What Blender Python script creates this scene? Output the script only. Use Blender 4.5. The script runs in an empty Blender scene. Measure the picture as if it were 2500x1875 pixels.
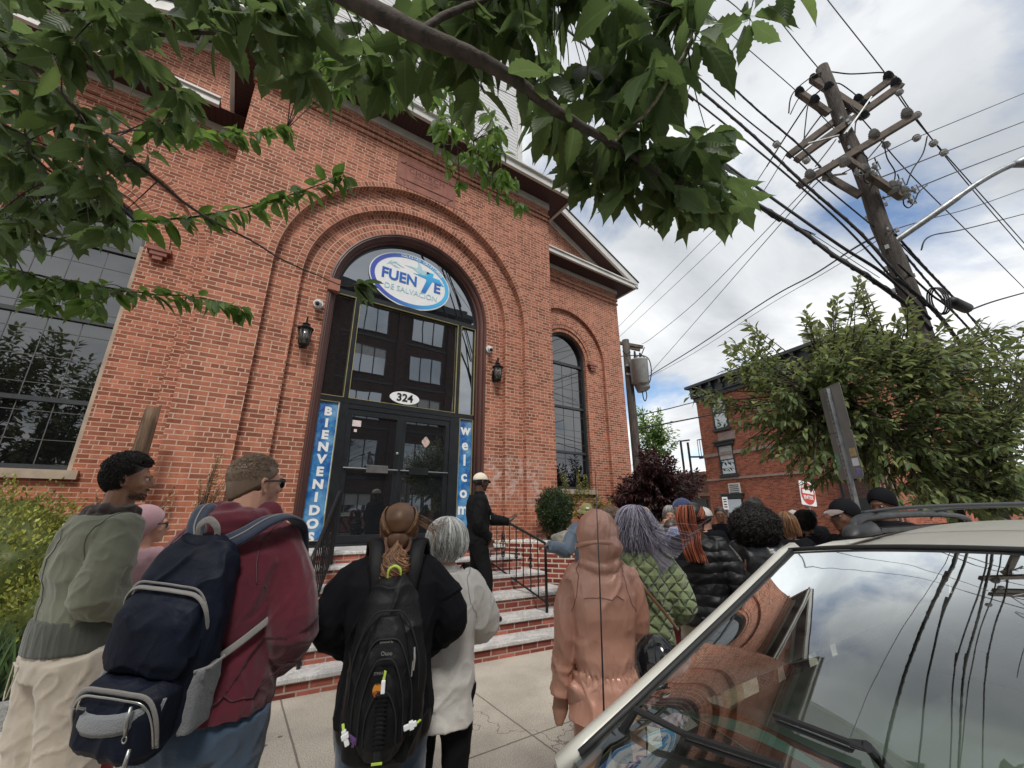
import bpy, bmesh, math, random
import numpy as np
from mathutils import Vector, Matrix, noise as mnoise
PI = math.pi
R_ = math.radians
sc = bpy.context.scene
COL = sc.collection
rnd = random.Random(7)

# ------------------------------------------------------------------ camera, sky, sun, exposure
FPX, PITCH, ROLL, YAW = 981.18, R_(17.627), R_(-0.103), R_(33.828)
_F = Vector((math.sin(YAW)*math.cos(PITCH), math.cos(YAW)*math.cos(PITCH), math.sin(PITCH)))
_r0 = Vector((math.cos(YAW), -math.sin(YAW), 0)); _u0 = _r0.cross(_F)
_R = math.cos(ROLL)*_r0 + math.sin(ROLL)*_u0
_U = -math.sin(ROLL)*_r0 + math.cos(ROLL)*_u0
cd = bpy.data.cameras.new('camera'); cam = bpy.data.objects.new('camera', cd); COL.objects.link(cam)
cam.matrix_world = Matrix(((_R.x, _U.x, -_F.x, 0), (_R.y, _U.y, -_F.y, 0), (_R.z, _U.z, -_F.z, 0), (0, 0, 0, 1)))
cd.sensor_width = 36; cd.lens = 36*FPX/2500; cd.clip_start = 0.02; cd.clip_end = 3000
sc.camera = cam
GZ = -1.6          # pavement level; the camera is the origin, 1.6 m above it
STZ = -1.75        # street level

def ray(x, y):     # photo point (2212-wide view of the photograph) -> viewing direction
    x *= 2500/2212; y *= 2500/2212
    return _R*((x-1250)/FPX) - _U*((y-937.5)/FPX) + _F
def at(x, y, X=None, Y=None, Z=None, t=None):   # ... -> the point where it meets a plane of the place
    d = ray(x, y)
    if Y is not None: return d*(Y/d.y)
    if Z is not None: return d*(Z/d.z)
    if X is not None: return d*(X/d.x)
    return d*t

SUN_EL, SUN_AZ = R_(52), R_(205)     # azimuth from +Y clockwise
w = bpy.data.worlds.new('World'); sc.world = w; w.use_nodes = True
def build_world():
    nt = w.node_tree; n = nt.nodes; l = nt.links; n.clear()
    out = n.new('ShaderNodeOutputWorld'); bg = n.new('ShaderNodeBackground'); l.new(bg.outputs[0], out.inputs[0])
    bg.inputs[1].default_value = 0.10
    sky = n.new('ShaderNodeTexSky'); sky.sky_type = 'NISHITA'; sky.sun_disc = False
    sky.sun_elevation = SUN_EL; sky.sun_rotation = SUN_AZ; sky.air_density = 1.0; sky.dust_density = 0.6; sky.ozone_density = 1.6
    tc = n.new('ShaderNodeTexCoord')
    sep = n.new('ShaderNodeSeparateXYZ'); l.new(tc.outputs['Generated'], sep.inputs[0])
    def math_(op, a, b=None, c=None):
        m = n.new('ShaderNodeMath'); m.operation = op
        for i, v in enumerate((a, b, c)):
            if v is None: continue
            if isinstance(v, (int, float)): m.inputs[i].default_value = v
            else: l.new(v, m.inputs[i])
        return m.outputs[0]
    zz = math_('ADD', math_('MAXIMUM', sep.outputs[2], 0.0), 0.22)
    cb = n.new('ShaderNodeCombineXYZ')
    l.new(math_('DIVIDE', sep.outputs[0], zz), cb.inputs[0]); l.new(math_('DIVIDE', sep.outputs[1], zz), cb.inputs[1])
    def noise(scale, det, rough, off, dist=0.0):
        mp = n.new('ShaderNodeMapping'); mp.inputs['Location'].default_value = off; l.new(cb.outputs[0], mp.inputs[0])
        t = n.new('ShaderNodeTexNoise'); t.inputs['Scale'].default_value = scale; t.inputs['Detail'].default_value = det
        t.inputs['Roughness'].default_value = rough; t.inputs['Distortion'].default_value = dist; l.new(mp.outputs[0], t.inputs[0]); return t.outputs[0]
    def ramp(v, stops):
        r = n.new('ShaderNodeValToRGB'); l.new(v, r.inputs[0]); e = r.color_ramp.elements
        while len(e) < len(stops): e.new(0.5)
        for q, (p, c) in zip(e, stops): q.position = p; q.color = (*c, 1) if not isinstance(c, float) else (c, c, c, 1)
        return r.outputs[0]
    cover = ramp(noise(1.15, 9, 0.55, (CLX, CLY, 0.3), 0.25), [(0.30, 0.0), (0.40, 1.0)])
    shade = ramp(noise(1.5, 8, 0.52, (1.2, 7.3, 2.0), 0.35), [(0.33, (3.3, 3.5, 3.75)), (0.48, (4.9, 5.05, 5.2)), (0.60, (6.5, 6.55, 6.6))])
    mx = n.new('ShaderNodeMix'); mx.data_type = 'RGBA'
    l.new(cover, mx.inputs['Factor']); l.new(sky.outputs[0], mx.inputs['A']); l.new(shade, mx.inputs['B'])
    l.new(mx.outputs['Result'], bg.inputs[0])
CLX, CLY = 3.1, 1.7
build_world()
sd = bpy.data.lights.new('sun', 'SUN'); sun = bpy.data.objects.new('sun', sd); COL.objects.link(sun)
sd.energy = 1.5; sd.angle = R_(14); sd.color = (1.0, 0.96, 0.9)
_sd = Vector((math.sin(SUN_AZ)*math.cos(SUN_EL), math.cos(SUN_AZ)*math.cos(SUN_EL), math.sin(SUN_EL)))
sun.rotation_euler = _sd.to_track_quat('Z', 'Y').to_euler()
sc.view_settings.view_transform = 'Standard'; sc.view_settings.look = 'None'; sc.view_settings.gamma = 1; sc.view_settings.use_curve_mapping = False
sc.view_settings.exposure = 0.80

# ------------------------------------------------------------------ mesh helpers
def tag(o, label=None, cat=None, group=None, kind=None):
    if label: o['label'] = label
    if cat: o['category'] = cat
    if group: o['group'] = group
    if kind: o['kind'] = kind
    return o
def empty(name, loc, rz=0.0, label=None, cat=None, group=None):
    o = bpy.data.objects.new(name, None); COL.objects.link(o); o.location = loc; o.rotation_euler = (0, 0, rz)
    o.empty_display_size = 0.1
    return tag(o, label, cat, group)
def origin_of(p):
    v = Vector((0, 0, 0))
    while p is not None: v += p.location; p = p.parent
    return v
class MB:
    """collects shapes; build() links them as ONE mesh object"""
    def __init__(s): s.v = []; s.f = []; s.uv = []; s.m = []; s.cur = 0
    def face(s, pts, uv=None):
        b = len(s.v); s.v += [tuple(p) for p in pts]; s.f.append(tuple(range(b, b+len(pts)))); s.uv.append(uv); s.m.append(s.cur)
    def raw(s, vs, fs):
        b = len(s.v); s.v += [tuple(p) for p in vs]
        for f in fs: s.f.append(tuple(i+b for i in f)); s.uv.append(None); s.m.append(s.cur)
    def box(s, x0, x1, y0, y1, z0, z1, M=None):
        P = [Vector((x, y, z)) for x in (x0, x1) for y in (y0, y1) for z in (z0, z1)]
        if M is not None: P = [M @ p for p in P]
        s.raw(P, [(0, 1, 3, 2), (4, 6, 7, 5), (0, 4, 5, 1), (2, 3, 7, 6), (0, 2, 6, 4), (1, 5, 7, 3)])
    def bar(s, a, b, w, h=None, up=(0, 0, 1)):
        a = Vector(a); b = Vector(b); d = (b-a); L = d.length
        if L < 1e-6: return
        d.normalize(); upv = Vector(up)
        if abs(d.dot(upv)) > 0.98: upv = Vector((0, 1, 0))
        x = d.cross(upv).normalized(); z = x.cross(d); h = h or w
        P = [p + x*sx*w/2 + z*sz*h/2 for p in (a, b) for sx, sz in ((-1, -1), (1, -1), (1, 1), (-1, 1))]
        s.raw(P, [(3, 2, 1, 0), (4, 5, 6, 7), (0, 1, 5, 4), (1, 2, 6, 5), (2, 3, 7, 6), (3, 0, 4, 7)])
    def tube(s, pts, rad, n=8, cap=True, closed=False, flat=None):
        pts = [Vector(p) for p in pts]; N = len(pts)
        if isinstance(rad, (int, float, tuple)): rad = [rad]*N
        vs = []; fs = []; px = None
        for i, p in enumerate(pts):
            d = (pts[(i+1) % N]-pts[i-1]) if closed else (pts[min(i+1, N-1)]-pts[max(i-1, 0)])
            if d.length < 1e-9: d = Vector((0, 0, 1))
            d.normalize()
            if px is None:
                a = Vector((0, 0, 1)) if abs(d.z) < 0.9 else Vector((1, 0, 0)); px = (a - d*a.dot(d)).normalized()
            else:
                q = px - d*px.dot(d); px = q.normalized() if q.length > 1e-6 else px
            py = d.cross(px); r = rad[i]; rx, ry = (r if isinstance(r, (tuple, list)) else (r, r))
            for k in range(n):
                t = 2*PI*k/n; vs.append(p + px*math.cos(t)*rx + py*math.sin(t)*ry)
        M = N if closed else N-1
        for i in range(M):
            for k in range(n):
                a = i*n+k; b = i*n+(k+1) % n; j = ((i+1) % N)*n; fs.append((a, b, j+(k+1) % n, j+k))
        if cap and not closed: fs.append(tuple(range(n-1, -1, -1))); fs.append(tuple((N-1)*n+k for k in range(n)))
        s.raw(vs, fs)
    def loft(s, rings, cap=True, closed=True):
        n = len(rings[0]); vs = [p for r in rings for p in r]; fs = []
        for i in range(len(rings)-1):
            for k in range(n if closed else n-1):
                a = i*n+k; b = i*n+(k+1) % n; fs.append((a, b, b+n, a+n))
        if cap: fs.append(tuple(range(n-1, -1, -1))); fs.append(tuple((len(rings)-1)*n+k for k in range(n)))
        s.raw(vs, fs)
    def sphere(s, c, r, nu=12, nv=8, M=None):
        c = Vector(c); r = Vector((r, r, r)) if isinstance(r, (int, float)) else Vector(r)
        vs = []; fs = []
        for j in range(1, nv):
            ph = PI*j/nv
            for i in range(nu):
                th = 2*PI*i/nu; q = Vector((r.x*math.sin(ph)*math.cos(th), r.y*math.sin(ph)*math.sin(th), r.z*math.cos(ph)))
                vs.append(c+(M @ q if M is not None else q))
        for j in range(nv-2):
            for i in range(nu):
                a = j*nu+i; b = j*nu+(i+1) % nu; fs.append((a, a+nu, b+nu, b))
        q0 = Vector((0, 0, r.z)); q1 = Vector((0, 0, -r.z))
        if M is not None: q0 = M @ q0; q1 = M @ q1
        t = len(vs); vs.append(c+q0); vs.append(c+q1)
        for i in range(nu):
            fs.append((t, i, (i+1) % nu)); k = (nv-2)*nu; fs.append((t+1, k+(i+1) % nu, k+i))
        s.raw(vs, fs)
    def poly(s, pts, off, uv=None):      # flat polygon pushed along off into a solid
        pts = [Vector(p) for p in pts]; off = Vector(off); n = len(pts)
        s.raw(pts+[p+off for p in pts], [tuple(range(n)), tuple(range(2*n-1, n-1, -1))]+[(i, i+n, (i+1) % n+n, (i+1) % n) for i in range(n)])
    def build(s, name, mats, parent=None, smooth=False, world=True, uvs=1.0, fixn=False):
        off = origin_of(parent) if (world and parent) else Vector((0, 0, 0))
        me = bpy.data.meshes.new(name)
        me.from_pydata([(x-off.x, y-off.y, z-off.z) for x, y, z in s.v], [], s.f)
        mats = mats if isinstance(mats, (list, tuple)) else [mats]
        for m in mats: me.materials.append(m)
        if len(mats) > 1: me.polygons.foreach_set('material_index', s.m)
        if fixn:
            bm = bmesh.new(); bm.from_mesh(me); bmesh.ops.recalc_face_normals(bm, faces=bm.faces); bm.to_mesh(me); bm.free()
        if smooth: me.polygons.foreach_set('use_smooth', [True]*len(me.polygons))
        lay = me.uv_layers.new(name='UVMap'); data = np.zeros(len(me.loops)*2, dtype=np.float32)
        for pi, p in enumerate(me.polygons):
            u = s.uv[pi] if pi < len(s.uv) else None
            if u is None:
                nx, ny, nz = abs(p.normal.x), abs(p.normal.y), abs(p.normal.z)
                ax = 2 if nz > 0.8 else (1 if ny >= nx else 0)
                for li in p.loop_indices:
                    vx, vy, vz = s.v[me.loops[li].vertex_index]
                    data[2*li], data[2*li+1] = ((vx, vy) if ax == 2 else (vx, vz) if ax == 1 else (vy+0.11, vz))
            else:
                for k, li in enumerate(p.loop_indices): data[2*li], data[2*li+1] = u[k]
        lay.data.foreach_set('uv', data)
        me.update()
        o = bpy.data.objects.new(name, me); COL.objects.link(o)
        if parent is not None: o.parent = parent
        return o
def add_bevel(o, w=0.004, seg=2, ang=40):
    b = o.modifiers.new('bevel', 'BEVEL'); b.width = w; b.segments = seg; b.limit_method = 'ANGLE'; b.angle_limit = R_(ang); return o

# ------------------------------------------------------------------ materials
def new_mat(name):
    m = bpy.data.materials.new(name); m.use_nodes = True; nt = m.node_tree; nt.nodes.clear()
    out = nt.nodes.new('ShaderNodeOutputMaterial'); return m, nt, out
class NT:
    def __init__(s, nt): s.nt = nt; s.n = nt.nodes; s.l = nt.links
    def node(s, t, **kw):
        x = s.n.new(t)
        for k, v in kw.items(): setattr(x, k, v)
        return x
    def link(s, a, b): s.l.new(a, b)
    def m(s, op, a, b=None, c=None, clamp=False):
        m = s.n.new('ShaderNodeMath'); m.operation = op; m.use_clamp = clamp
        for i, v in enumerate((a, b, c)):
            if v is None: continue
            if isinstance(v, (int, float)): m.inputs[i].default_value = v
            else: s.l.new(v, m.inputs[i])
        return m.outputs[0]
    def noise(s, scale, det=4, rough=0.55, vec=None, coord='Object', off=(0, 0, 0), sc=(1, 1, 1), dist=0):
        if vec is None: vec = s.n.new('ShaderNodeTexCoord').outputs[coord]
        mp = s.n.new('ShaderNodeMapping'); mp.inputs['Location'].default_value = off; mp.inputs['Scale'].default_value = sc; s.l.new(vec, mp.inputs[0])
        t = s.n.new('ShaderNodeTexNoise'); t.inputs['Scale'].default_value = scale; t.inputs['Detail'].default_value = det; t.inputs['Roughness'].default_value = rough
        t.inputs['Distortion'].default_value = dist
        s.l.new(mp.outputs[0], t.inputs[0]); return t.outputs[0]
    def ridge(s, scale, det=3, vec=None, sc=(1, 1, 1), dist=.8, off=(0, 0, 0)):
        o_ = s.noise(scale, det, .5, vec=vec, sc=sc, dist=dist, off=off); o_.node.noise_type = 'RIDGED_MULTIFRACTAL'; o_.node.normalize = True; return o_
    def ramp(s, v, stops, interp='LINEAR'):
        r = s.n.new('ShaderNodeValToRGB'); s.l.new(v, r.inputs[0]); r.color_ramp.interpolation = interp; e = r.color_ramp.elements
        while len(e) < len(stops): e.new(0.5)
        for q, (p, c) in zip(e, stops): q.position = p; q.color = (c, c, c, 1) if isinstance(c, (int, float)) else (*c, 1)
        return r.outputs[0]
    def mix(s, f, a, b, mode='MIX'):
        x = s.n.new('ShaderNodeMix'); x.data_type = 'RGBA'; x.blend_type = mode
        for k, v in (('Factor', f), ('A', a), ('B', b)):
            if isinstance(v, (int, float)): x.inputs[k].default_value = v if k == 'Factor' else (v, v, v, 1)
            elif isinstance(v, tuple): x.inputs[k].default_value = (*v, 1)
            else: s.l.new(v, x.inputs[k])
        return x.outputs['Result']
    def bump(s, h, strength=0.3, dist=0.01, normal=None):
        b = s.n.new('ShaderNodeBump'); b.inputs['Strength'].default_value = strength; b.inputs['Distance'].default_value = dist; s.l.new(h, b.inputs['Height'])
        if normal is not None: s.l.new(normal, b.inputs['Normal'])
        return b.outputs[0]
    def bsdf(s, color, rough=0.6, metal=0.0, normal=None, spec=0.5, **kw):
        p = s.n.new('ShaderNodeBsdfPrincipled')
        for k, v in (('Base Color', color), ('Roughness', rough), ('Metallic', metal), ('Specular IOR Level', spec)):
            if isinstance(v, tuple): p.inputs[k].default_value = (*v, 1)
            elif isinstance(v, (int, float)): p.inputs[k].default_value = v
            else: s.l.new(v, p.inputs[k])
        if normal is not None: s.l.new(normal, p.inputs['Normal'])
        for k, v in kw.items(): p.inputs[k.replace('_', ' ')].default_value = v
        return p
_MC = {}
def mat(name, color, rough=0.6, metal=0.0, var=0.12, vs=6.0, bump=0.0, bs=60.0, bd=0.003, spec=0.5, var2=None, stretch=(1, 1, 1)):
    """plain surface with uneven tone and a fine bump"""
    if name in _MC: return _MC[name]
    m, nt, out = new_mat(name); N = NT(nt)
    c = tuple(color); d = tuple(max(0, x*(1-var*2)) for x in c); b = tuple(min(1, x*(1+var)) for x in c)
    if var2: d = var2
    col = N.ramp(N.noise(vs, 5, 0.6, sc=stretch), [(0.3, d), (0.55, c), (0.8, b)])
    nrm = N.bump(N.noise(bs, 3, 0.6, off=(3, 1, 2), sc=stretch), bump, bd) if bump else None
    rg = N.m('MULTIPLY_ADD', N.noise(vs*3, 3), 0.25, rough-0.12)
    p = N.bsdf(col, rg, metal, nrm, spec); nt.links.new(p.outputs[0], out.inputs[0]); _MC[name] = m; return m

def brick_mat(name, c1, c2, mortar, bw=0.215, rh=0.0716, ms=0.0085, wash=True, header=7, darken=0.0, rough=0.85, ramps=None):
    m, nt, out = new_mat(name); N = NT(nt)
    uv = N.node('ShaderNodeTexCoord').outputs['UV']
    # slight waviness of the courses
    wob = N.node('ShaderNodeVectorMath', operation='SCALE'); nz = N.node('ShaderNodeTexNoise'); nz.inputs['Scale'].default_value = 9; nz.inputs['Detail'].default_value = 3
    N.link(uv, nz.inputs[0]); sub = N.node('ShaderNodeVectorMath', operation='SUBTRACT'); N.link(nz.outputs['Color'], sub.inputs[0]); sub.inputs[1].default_value = (0.5, 0.5, 0.5)
    N.link(sub.outputs[0], wob.inputs[0]); wob.inputs['Scale'].default_value = 0.009
    ad = N.node('ShaderNodeVectorMath', operation='ADD'); N.link(uv, ad.inputs[0]); N.link(wob.outputs[0], ad.inputs[1])
    b = N.node('ShaderNodeTexBrick'); N.link(ad.outputs[0], b.inputs['Vector'])
    b.offset = 0.5; b.squash = 0.5 if header else 1.0; b.squash_frequency = header or 2
    b.inputs['Scale'].default_value = 1; b.inputs['Brick Width'].default_value = bw; b.inputs['Row Height'].default_value = rh
    b.inputs['Mortar Size'].default_value = ms; b.inputs['Mortar Smooth'].default_value = 0.25; b.inputs['Bias'].default_value = 0.0
    b.inputs['Color1'].default_value = (0, 0, 0, 1); b.inputs['Color2'].default_value = (1, 1, 1, 1); b.inputs['Mortar'].default_value = (0.5, 0.5, 0.5, 1)
    dk = tuple(x*0.82 for x in c1)
    colr = N.ramp(b.outputs['Color'], ramps or [(0.0, dk), (0.22, c1), (0.6, c2), (0.93, tuple(min(1, x*1.25) for x in c2))])
    fine = N.ramp(N.noise(45, 5, 0.7, vec=uv), [(0.3, 0.84), (0.7, 1.10)])
    colr = N.mix(1.0, colr, fine, 'MULTIPLY')
    large = N.ramp(N.noise(0.9, 8, 0.7, vec=uv, off=(4, 2, 0)), [(0.3, 0.80), (0.5, 1.0), (0.7, 1.12)])
    streak = N.ramp(N.noise(1.6, 6, .65, vec=uv, off=(1, 7, 0), sc=(3.0, .35, 1)), [(.42, .80), (.58, 1.04)]); large = N.mix(1.0, large, streak, 'MULTIPLY')
    colr = N.mix(1.0, colr, large, 'MULTIPLY')
    mcol = N.mix(N.noise(6, 4, vec=uv), tuple(x*0.72 for x in mortar), mortar)
    col = N.mix(b.outputs['Fac'], colr, mcol)
    if wash:     # efflorescence low on the wall
        sp = N.node('ShaderNodeSeparateXYZ'); N.link(uv, sp.inputs[0])
        band = N.m('SUBTRACT', 1.0, N.m('DIVIDE', N.m('ABSOLUTE', N.m('SUBTRACT', sp.outputs[1], 0.62)), 0.55), clamp=True)
        bx = N.m('SUBTRACT', 1.0, N.m('DIVIDE', N.m('ABSOLUTE', N.m('SUBTRACT', sp.outputs[0], 4.85)), 0.75), clamp=True)
        wn = N.ramp(N.noise(5.5, 8, 0.75, vec=uv, off=(2, 9, 0)), [(0.47, 0.0), (0.60, 1.0)])
        f = N.m('MULTIPLY', N.m('MULTIPLY', N.m('MULTIPLY', band, 2.2, clamp=True), N.m('MULTIPLY', bx, 2.5, clamp=True)), wn)
        col = N.mix(N.m('MULTIPLY', f, 0.8), col, (0.62, 0.52, 0.47))
        low = N.m('MULTIPLY', N.m('SUBTRACT', 1.0, N.m('DIVIDE', sp.outputs[1], 1.1), clamp=True), 0.8, clamp=True)
        col = N.mix(N.m('MULTIPLY', low, N.ramp(N.noise(2.5, 5, vec=uv), [(0.4, 0.0), (0.7, 0.8)])), col, (0.42, 0.12, 0.055))
    h = N.m('ADD', N.m('SUBTRACT', 1.0, b.outputs['Fac']), N.m('MULTIPLY', N.noise(60, 4, 0.7, vec=uv), 0.5))
    p = N.bsdf(col, rough, 0, N.bump(h, 0.65, 0.008), 0.25); nt.links.new(p.outputs[0], out.inputs[0]); return m

C1, C2, MO = (0.300, 0.102, 0.060), (0.410, 0.152, 0.092), (0.62, 0.42, 0.32)
M_brick = brick_mat('red_brick', C1, C2, MO)
M_row = brick_mat('rowlock_brick', C1, C2, MO, bw=0.0735, rh=0.112, ms=0.008, wash=False, header=0)
M_brickplain = brick_mat('planter_brick', (0.20, 0.04, 0.03), (0.30, 0.07, 0.05), (0.62, 0.52, 0.42), bw=0.215, rh=0.0745, ms=0.012, wash=False, header=0)
M_riser = brick_mat('step_brick', (0.20, 0.05, 0.035), (0.32, 0.10, 0.07), (0.42, 0.30, 0.26), bw=0.205, rh=0.072, ms=0.009, wash=False, header=0)
def glass_dark(name, tint=(0.012, 0.013, 0.015), refl=0.30, rough=0.01, rc=(0.85, 0.9, 0.95)):
    m, nt, out = new_mat(name); N = NT(nt)
    g = N.node('ShaderNodeBsdfGlossy'); g.inputs['Color'].default_value = (*rc, 1); g.inputs['Roughness'].default_value = rough
    d = N.node('ShaderNodeBsdfDiffuse'); d.inputs['Color'].default_value = (*tint, 1)
    wv = N.bump(N.noise(0.9, 2, 0.4), 0.12, 0.02); nt.links.new(wv, g.inputs['Normal'])
    fr = N.node('ShaderNodeFresnel'); fr.inputs['IOR'].default_value = 1.5
    mx = N.node('ShaderNodeMixShader'); nt.links.new(N.m('ADD', fr.outputs[0], refl, clamp=True), mx.inputs[0]); nt.links.new(d.outputs[0], mx.inputs[1]); nt.links.new(g.outputs[0], mx.inputs[2])
    nt.links.new(mx.outputs[0], out.inputs[0]); return m
M_glass = glass_dark('window_glass')
M_black = mat('black_paint', (0.012, 0.014, 0.017), 0.35, var=0.2, bump=0.05, bs=80)
M_iron = mat('black_iron', (0.012, 0.012, 0.013), 0.45, 0.3, var=0.2, bump=0.2, bs=90, bd=0.002)
M_wood = mat('dark_brown_frame', (0.085, 0.030, 0.022), 0.5, var=0.25, vs=3, bump=0.25, bs=40, stretch=(1, 1, 0.1))
M_whitetrim = mat('white_trim', (0.62, 0.61, 0.58), 0.5, var=0.10, vs=1.5)
M_cream = mat('cream_trim', (0.50, 0.47, 0.42), 0.6, var=0.12, vs=2)
M_stone = mat('brown_stone', (0.30, 0.125, 0.095), 0.85, var=0.15, vs=5, bump=0.5, bs=70, bd=0.004)
M_sill = mat('sill_stone', (0.42, 0.34, 0.26), 0.8, var=0.15, vs=3, bump=0.2)
# ------------------------------------------------------------------ brown soffit, siding
def line_mat(name, c, cg, pitch, axis, rough=0.5, width=0.12):
    m, nt, out = new_mat(name); N = NT(nt)
    sp = N.node('ShaderNodeSeparateXYZ'); N.link(N.node('ShaderNodeTexCoord').outputs['UV'], sp.inputs[0])
    f = N.m('FRACT', N.m('DIVIDE', sp.outputs[axis], pitch))
    g = N.m('LESS_THAN', f, width)
    col = N.mix(g, N.mix(N.noise(1.7, 4), tuple(x*0.85 for x in c), c), cg)
    p = N.bsdf(col, rough, 0, N.bump(N.m('SUBTRACT', 1.0, f), 0.6, 0.02)); nt.links.new(p.outputs[0], out.inputs[0]); return m
M_soffit = line_mat('brown_soffit', (0.060, 0.026, 0.026), (0.012, 0.006, 0.006), 0.10, 0)
M_soffit_y = line_mat('brown_soffit_side', (0.060, 0.026, 0.026), (0.012, 0.006, 0.006), 0.10, 1)
M_siding = line_mat('white_siding', (0.62, 0.62, 0.62), (0.20, 0.20, 0.21), 0.115, 1, 0.55, 0.16)
M_shingle = mat('roof_shingle', (0.06, 0.06, 0.065), 0.9, bump=0.5, bs=30)

church = empty('church', (2.48, 7.0, GZ), label='red brick church with a tall arched entrance, white eaves and glass doors', cat='church')
def arch_plate(mb, x0, x1, z0, z1, cx, Rr, zs, Y, depth, zopen, seg=40):
    """brick face at Y with an arched opening (bottom zopen) and its reveal going back by depth"""
    fr = lambda x, z: (x, Y, z)
    def q(a, b, c, d): mb.face([a, b, c, d])
    if x0 < cx-Rr: q(fr(x0, z0), fr(cx-Rr, z0), fr(cx-Rr, z1), fr(x0, z1))
    if x1 > cx+Rr: q(fr(cx+Rr, z0), fr(x1, z0), fr(x1, z1), fr(cx+Rr, z1))
    if zopen > z0: q(fr(cx-Rr, z0), fr(cx+Rr, z0), fr(cx+Rr, zopen), fr(cx-Rr, zopen))
    P = [(cx-Rr*math.cos(PI*i/seg), zs+Rr*math.sin(PI*i/seg)) for i in range(seg+1)]
    for a, b in zip(P, P[1:]): q(fr(*a), fr(*b), fr(b[0], z1), fr(a[0], z1))
    # reveal
    L = [(cx-Rr, zopen)]+P+[(cx+Rr, zopen)]
    d = 0.0
    for a, b in zip(L, L[1:]):
        s = math.hypot(b[0]-a[0], b[1]-a[1])
        mb.face([(a[0], Y, a[1]), (a[0], Y+depth, a[1]), (b[0], Y+depth, b[1]), (b[0], Y, b[1])],
                [(0.11, a[1] if a[0] == b[0] else d), (0.11+depth, a[1] if a[0] == b[0] else d), (0.11+depth, b[1] if a[0] == b[0] else d+s), (0.11, b[1] if a[0] == b[0] else d+s)])
        d += s
def ring(mb, cx, zs, r0, r1, Y, a0=0, a1=PI, seg=48, depth=0.0):
    rm = (r0+r1)/2
    for i in range(seg):
        t0 = a0+(a1-a0)*i/seg; t1 = a0+(a1-a0)*(i+1)/seg
        p = lambda r, t: (cx-r*math.cos(t), Y, zs+r*math.sin(t))
        nb = max(1, round(rm*(a1-a0)/0.0735))*0.0735/(a1-a0)
        mb.face([p(r0, t0), p(r0, t1), p(r1, t1), p(r1, t0)], [(t0*nb, 0.0), (t1*nb, 0.0), (t1*nb, r1-r0), (t0*nb, r1-r0)])
        if depth:
            mb.face([p(r1, t0), p(r1, t1), (p(r1, t1)[0], Y+depth, p(r1, t1)[2]), (p(r1, t0)[0], Y+depth, p(r1, t0)[2])], [(t0*nb, 0), (t1*nb, 0), (t1*nb, .03), (t0*nb, .03)])
            mb.face([p(r0, t1), p(r0, t0), (p(r0, t0)[0], Y+depth, p(r0, t0)[2]), (p(r0, t1)[0], Y+depth, p(r0, t1)[2])], [(t1*nb, 0.02), (t0*nb, 0.02), (t0*nb, .10), (t1*nb, .10)])
CX, ZS = 2.478, 3.98
BX0, BX1 = -0.91, 5.88
w = MB()
arch_plate(w, BX0, BX1, GZ-0.3, 8.10, CX, 2.58, ZS, 7.00, 0.13, GZ-0.3)
arch_plate(w, CX-2.59, CX+2.59, GZ-0.3, ZS+2.60, CX, 2.125, ZS, 7.13, 0.13, GZ-0.3)
arch_plate(w, CX-2.14, CX+2.14, GZ-0.3, ZS+2.15, CX, 1.665, ZS, 7.26, 0.30, -0.53)
# bay sides
for x in (BX0, BX1): w.face([(x, 7.0, GZ-.3), (x, 8.72, GZ-.3), (x, 8.72, 8.1), (x, 7.0, 8.1)])
# wings
WY = 8.70
for s in (1, -1):
    cxw = CX+s*5.42
    xa, xb = sorted((CX+s*3.402, CX+s*7.92))
    arch_plate(w, xa, xb, GZ-0.3, 7.75, cxw, 1.62, 4.58, WY, 0.10, GZ-0.3)
    arch_plate(w, cxw-1.63, cxw+1.63, GZ-0.3, 4.58+1.64, cxw, 0.86, 4.58, WY+0.10, 0.22, 0.60)
    # gable triangle above the pent roof
    g0 = CX+s*7.92
    w.face([(xa, WY, 7.75), (xb, WY, 7.75), (xb, WY, 7.75 + 0.49*(8.35-abs(xb-CX))), (xa, WY, 7.75+0.49*(8.35-abs(xa-CX)))])
    w.face([(g0, WY, GZ-.3), (g0, WY+16, GZ-.3), (g0, WY+16, 7.9), (g0, WY, 7.9)])
# corbel courses
def corbel(x0, x1, Y, zz):
    for i, z in enumerate(zz):
        w.box(x0-0.03, x1+0.03, Y-0.035, Y+0.05, z, z+0.072)
corbel(BX0, BX1, 7.0, (7.47, 7.62))
corbel(CX+3.45, CX+7.92, WY, (7.10, 7.25)); corbel(CX-7.92, CX-3.45, WY, (7.10, 7.25))
w.build('brick_wall', M_brick, church)
r = MB()
ring(r, CX, ZS, 2.585, 2.70, 6.994, depth=0.02)
ring(r, CX, ZS, 2.13, 2.245, 7.122, depth=0.02)
for k in range(4): ring(r, CX, ZS, 1.668+k*0.1145, 1.668+(k+1)*0.1145, 7.256)
for s in (1, -1):
    cxw = CX+s*5.42
    ring(r, cxw, 4.58, 1.625, 1.735, WY-0.006, depth=0.02)
    ring(r, cxw, 4.58, 0.865, 0.975, WY+0.096)
    ring(r, cxw, 4.58, 0.978, 1.09, WY+0.06, depth=0.04)
    ring(r, cxw, 4.58, 1.09, 1.20, WY+0.045, depth=0.055)
r.build('arch_brickwork', M_row, church)
for s in (1, -1):
    for q in (1, -1):
        x = CX+s*5.42+q*1.09; b = MB()
        b.box(x-0.17, x+0.17, WY-0.03, WY+0.10, 4.50, 4.575); b.box(x-0.12, x+0.12, WY-0.01, WY+0.10, 4.42, 4.50); b.box(x-0.07, x+0.07, WY+0.01, WY+0.10, 4.34, 4.42); b.build('hood_bracket', M_stone, church)

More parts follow.
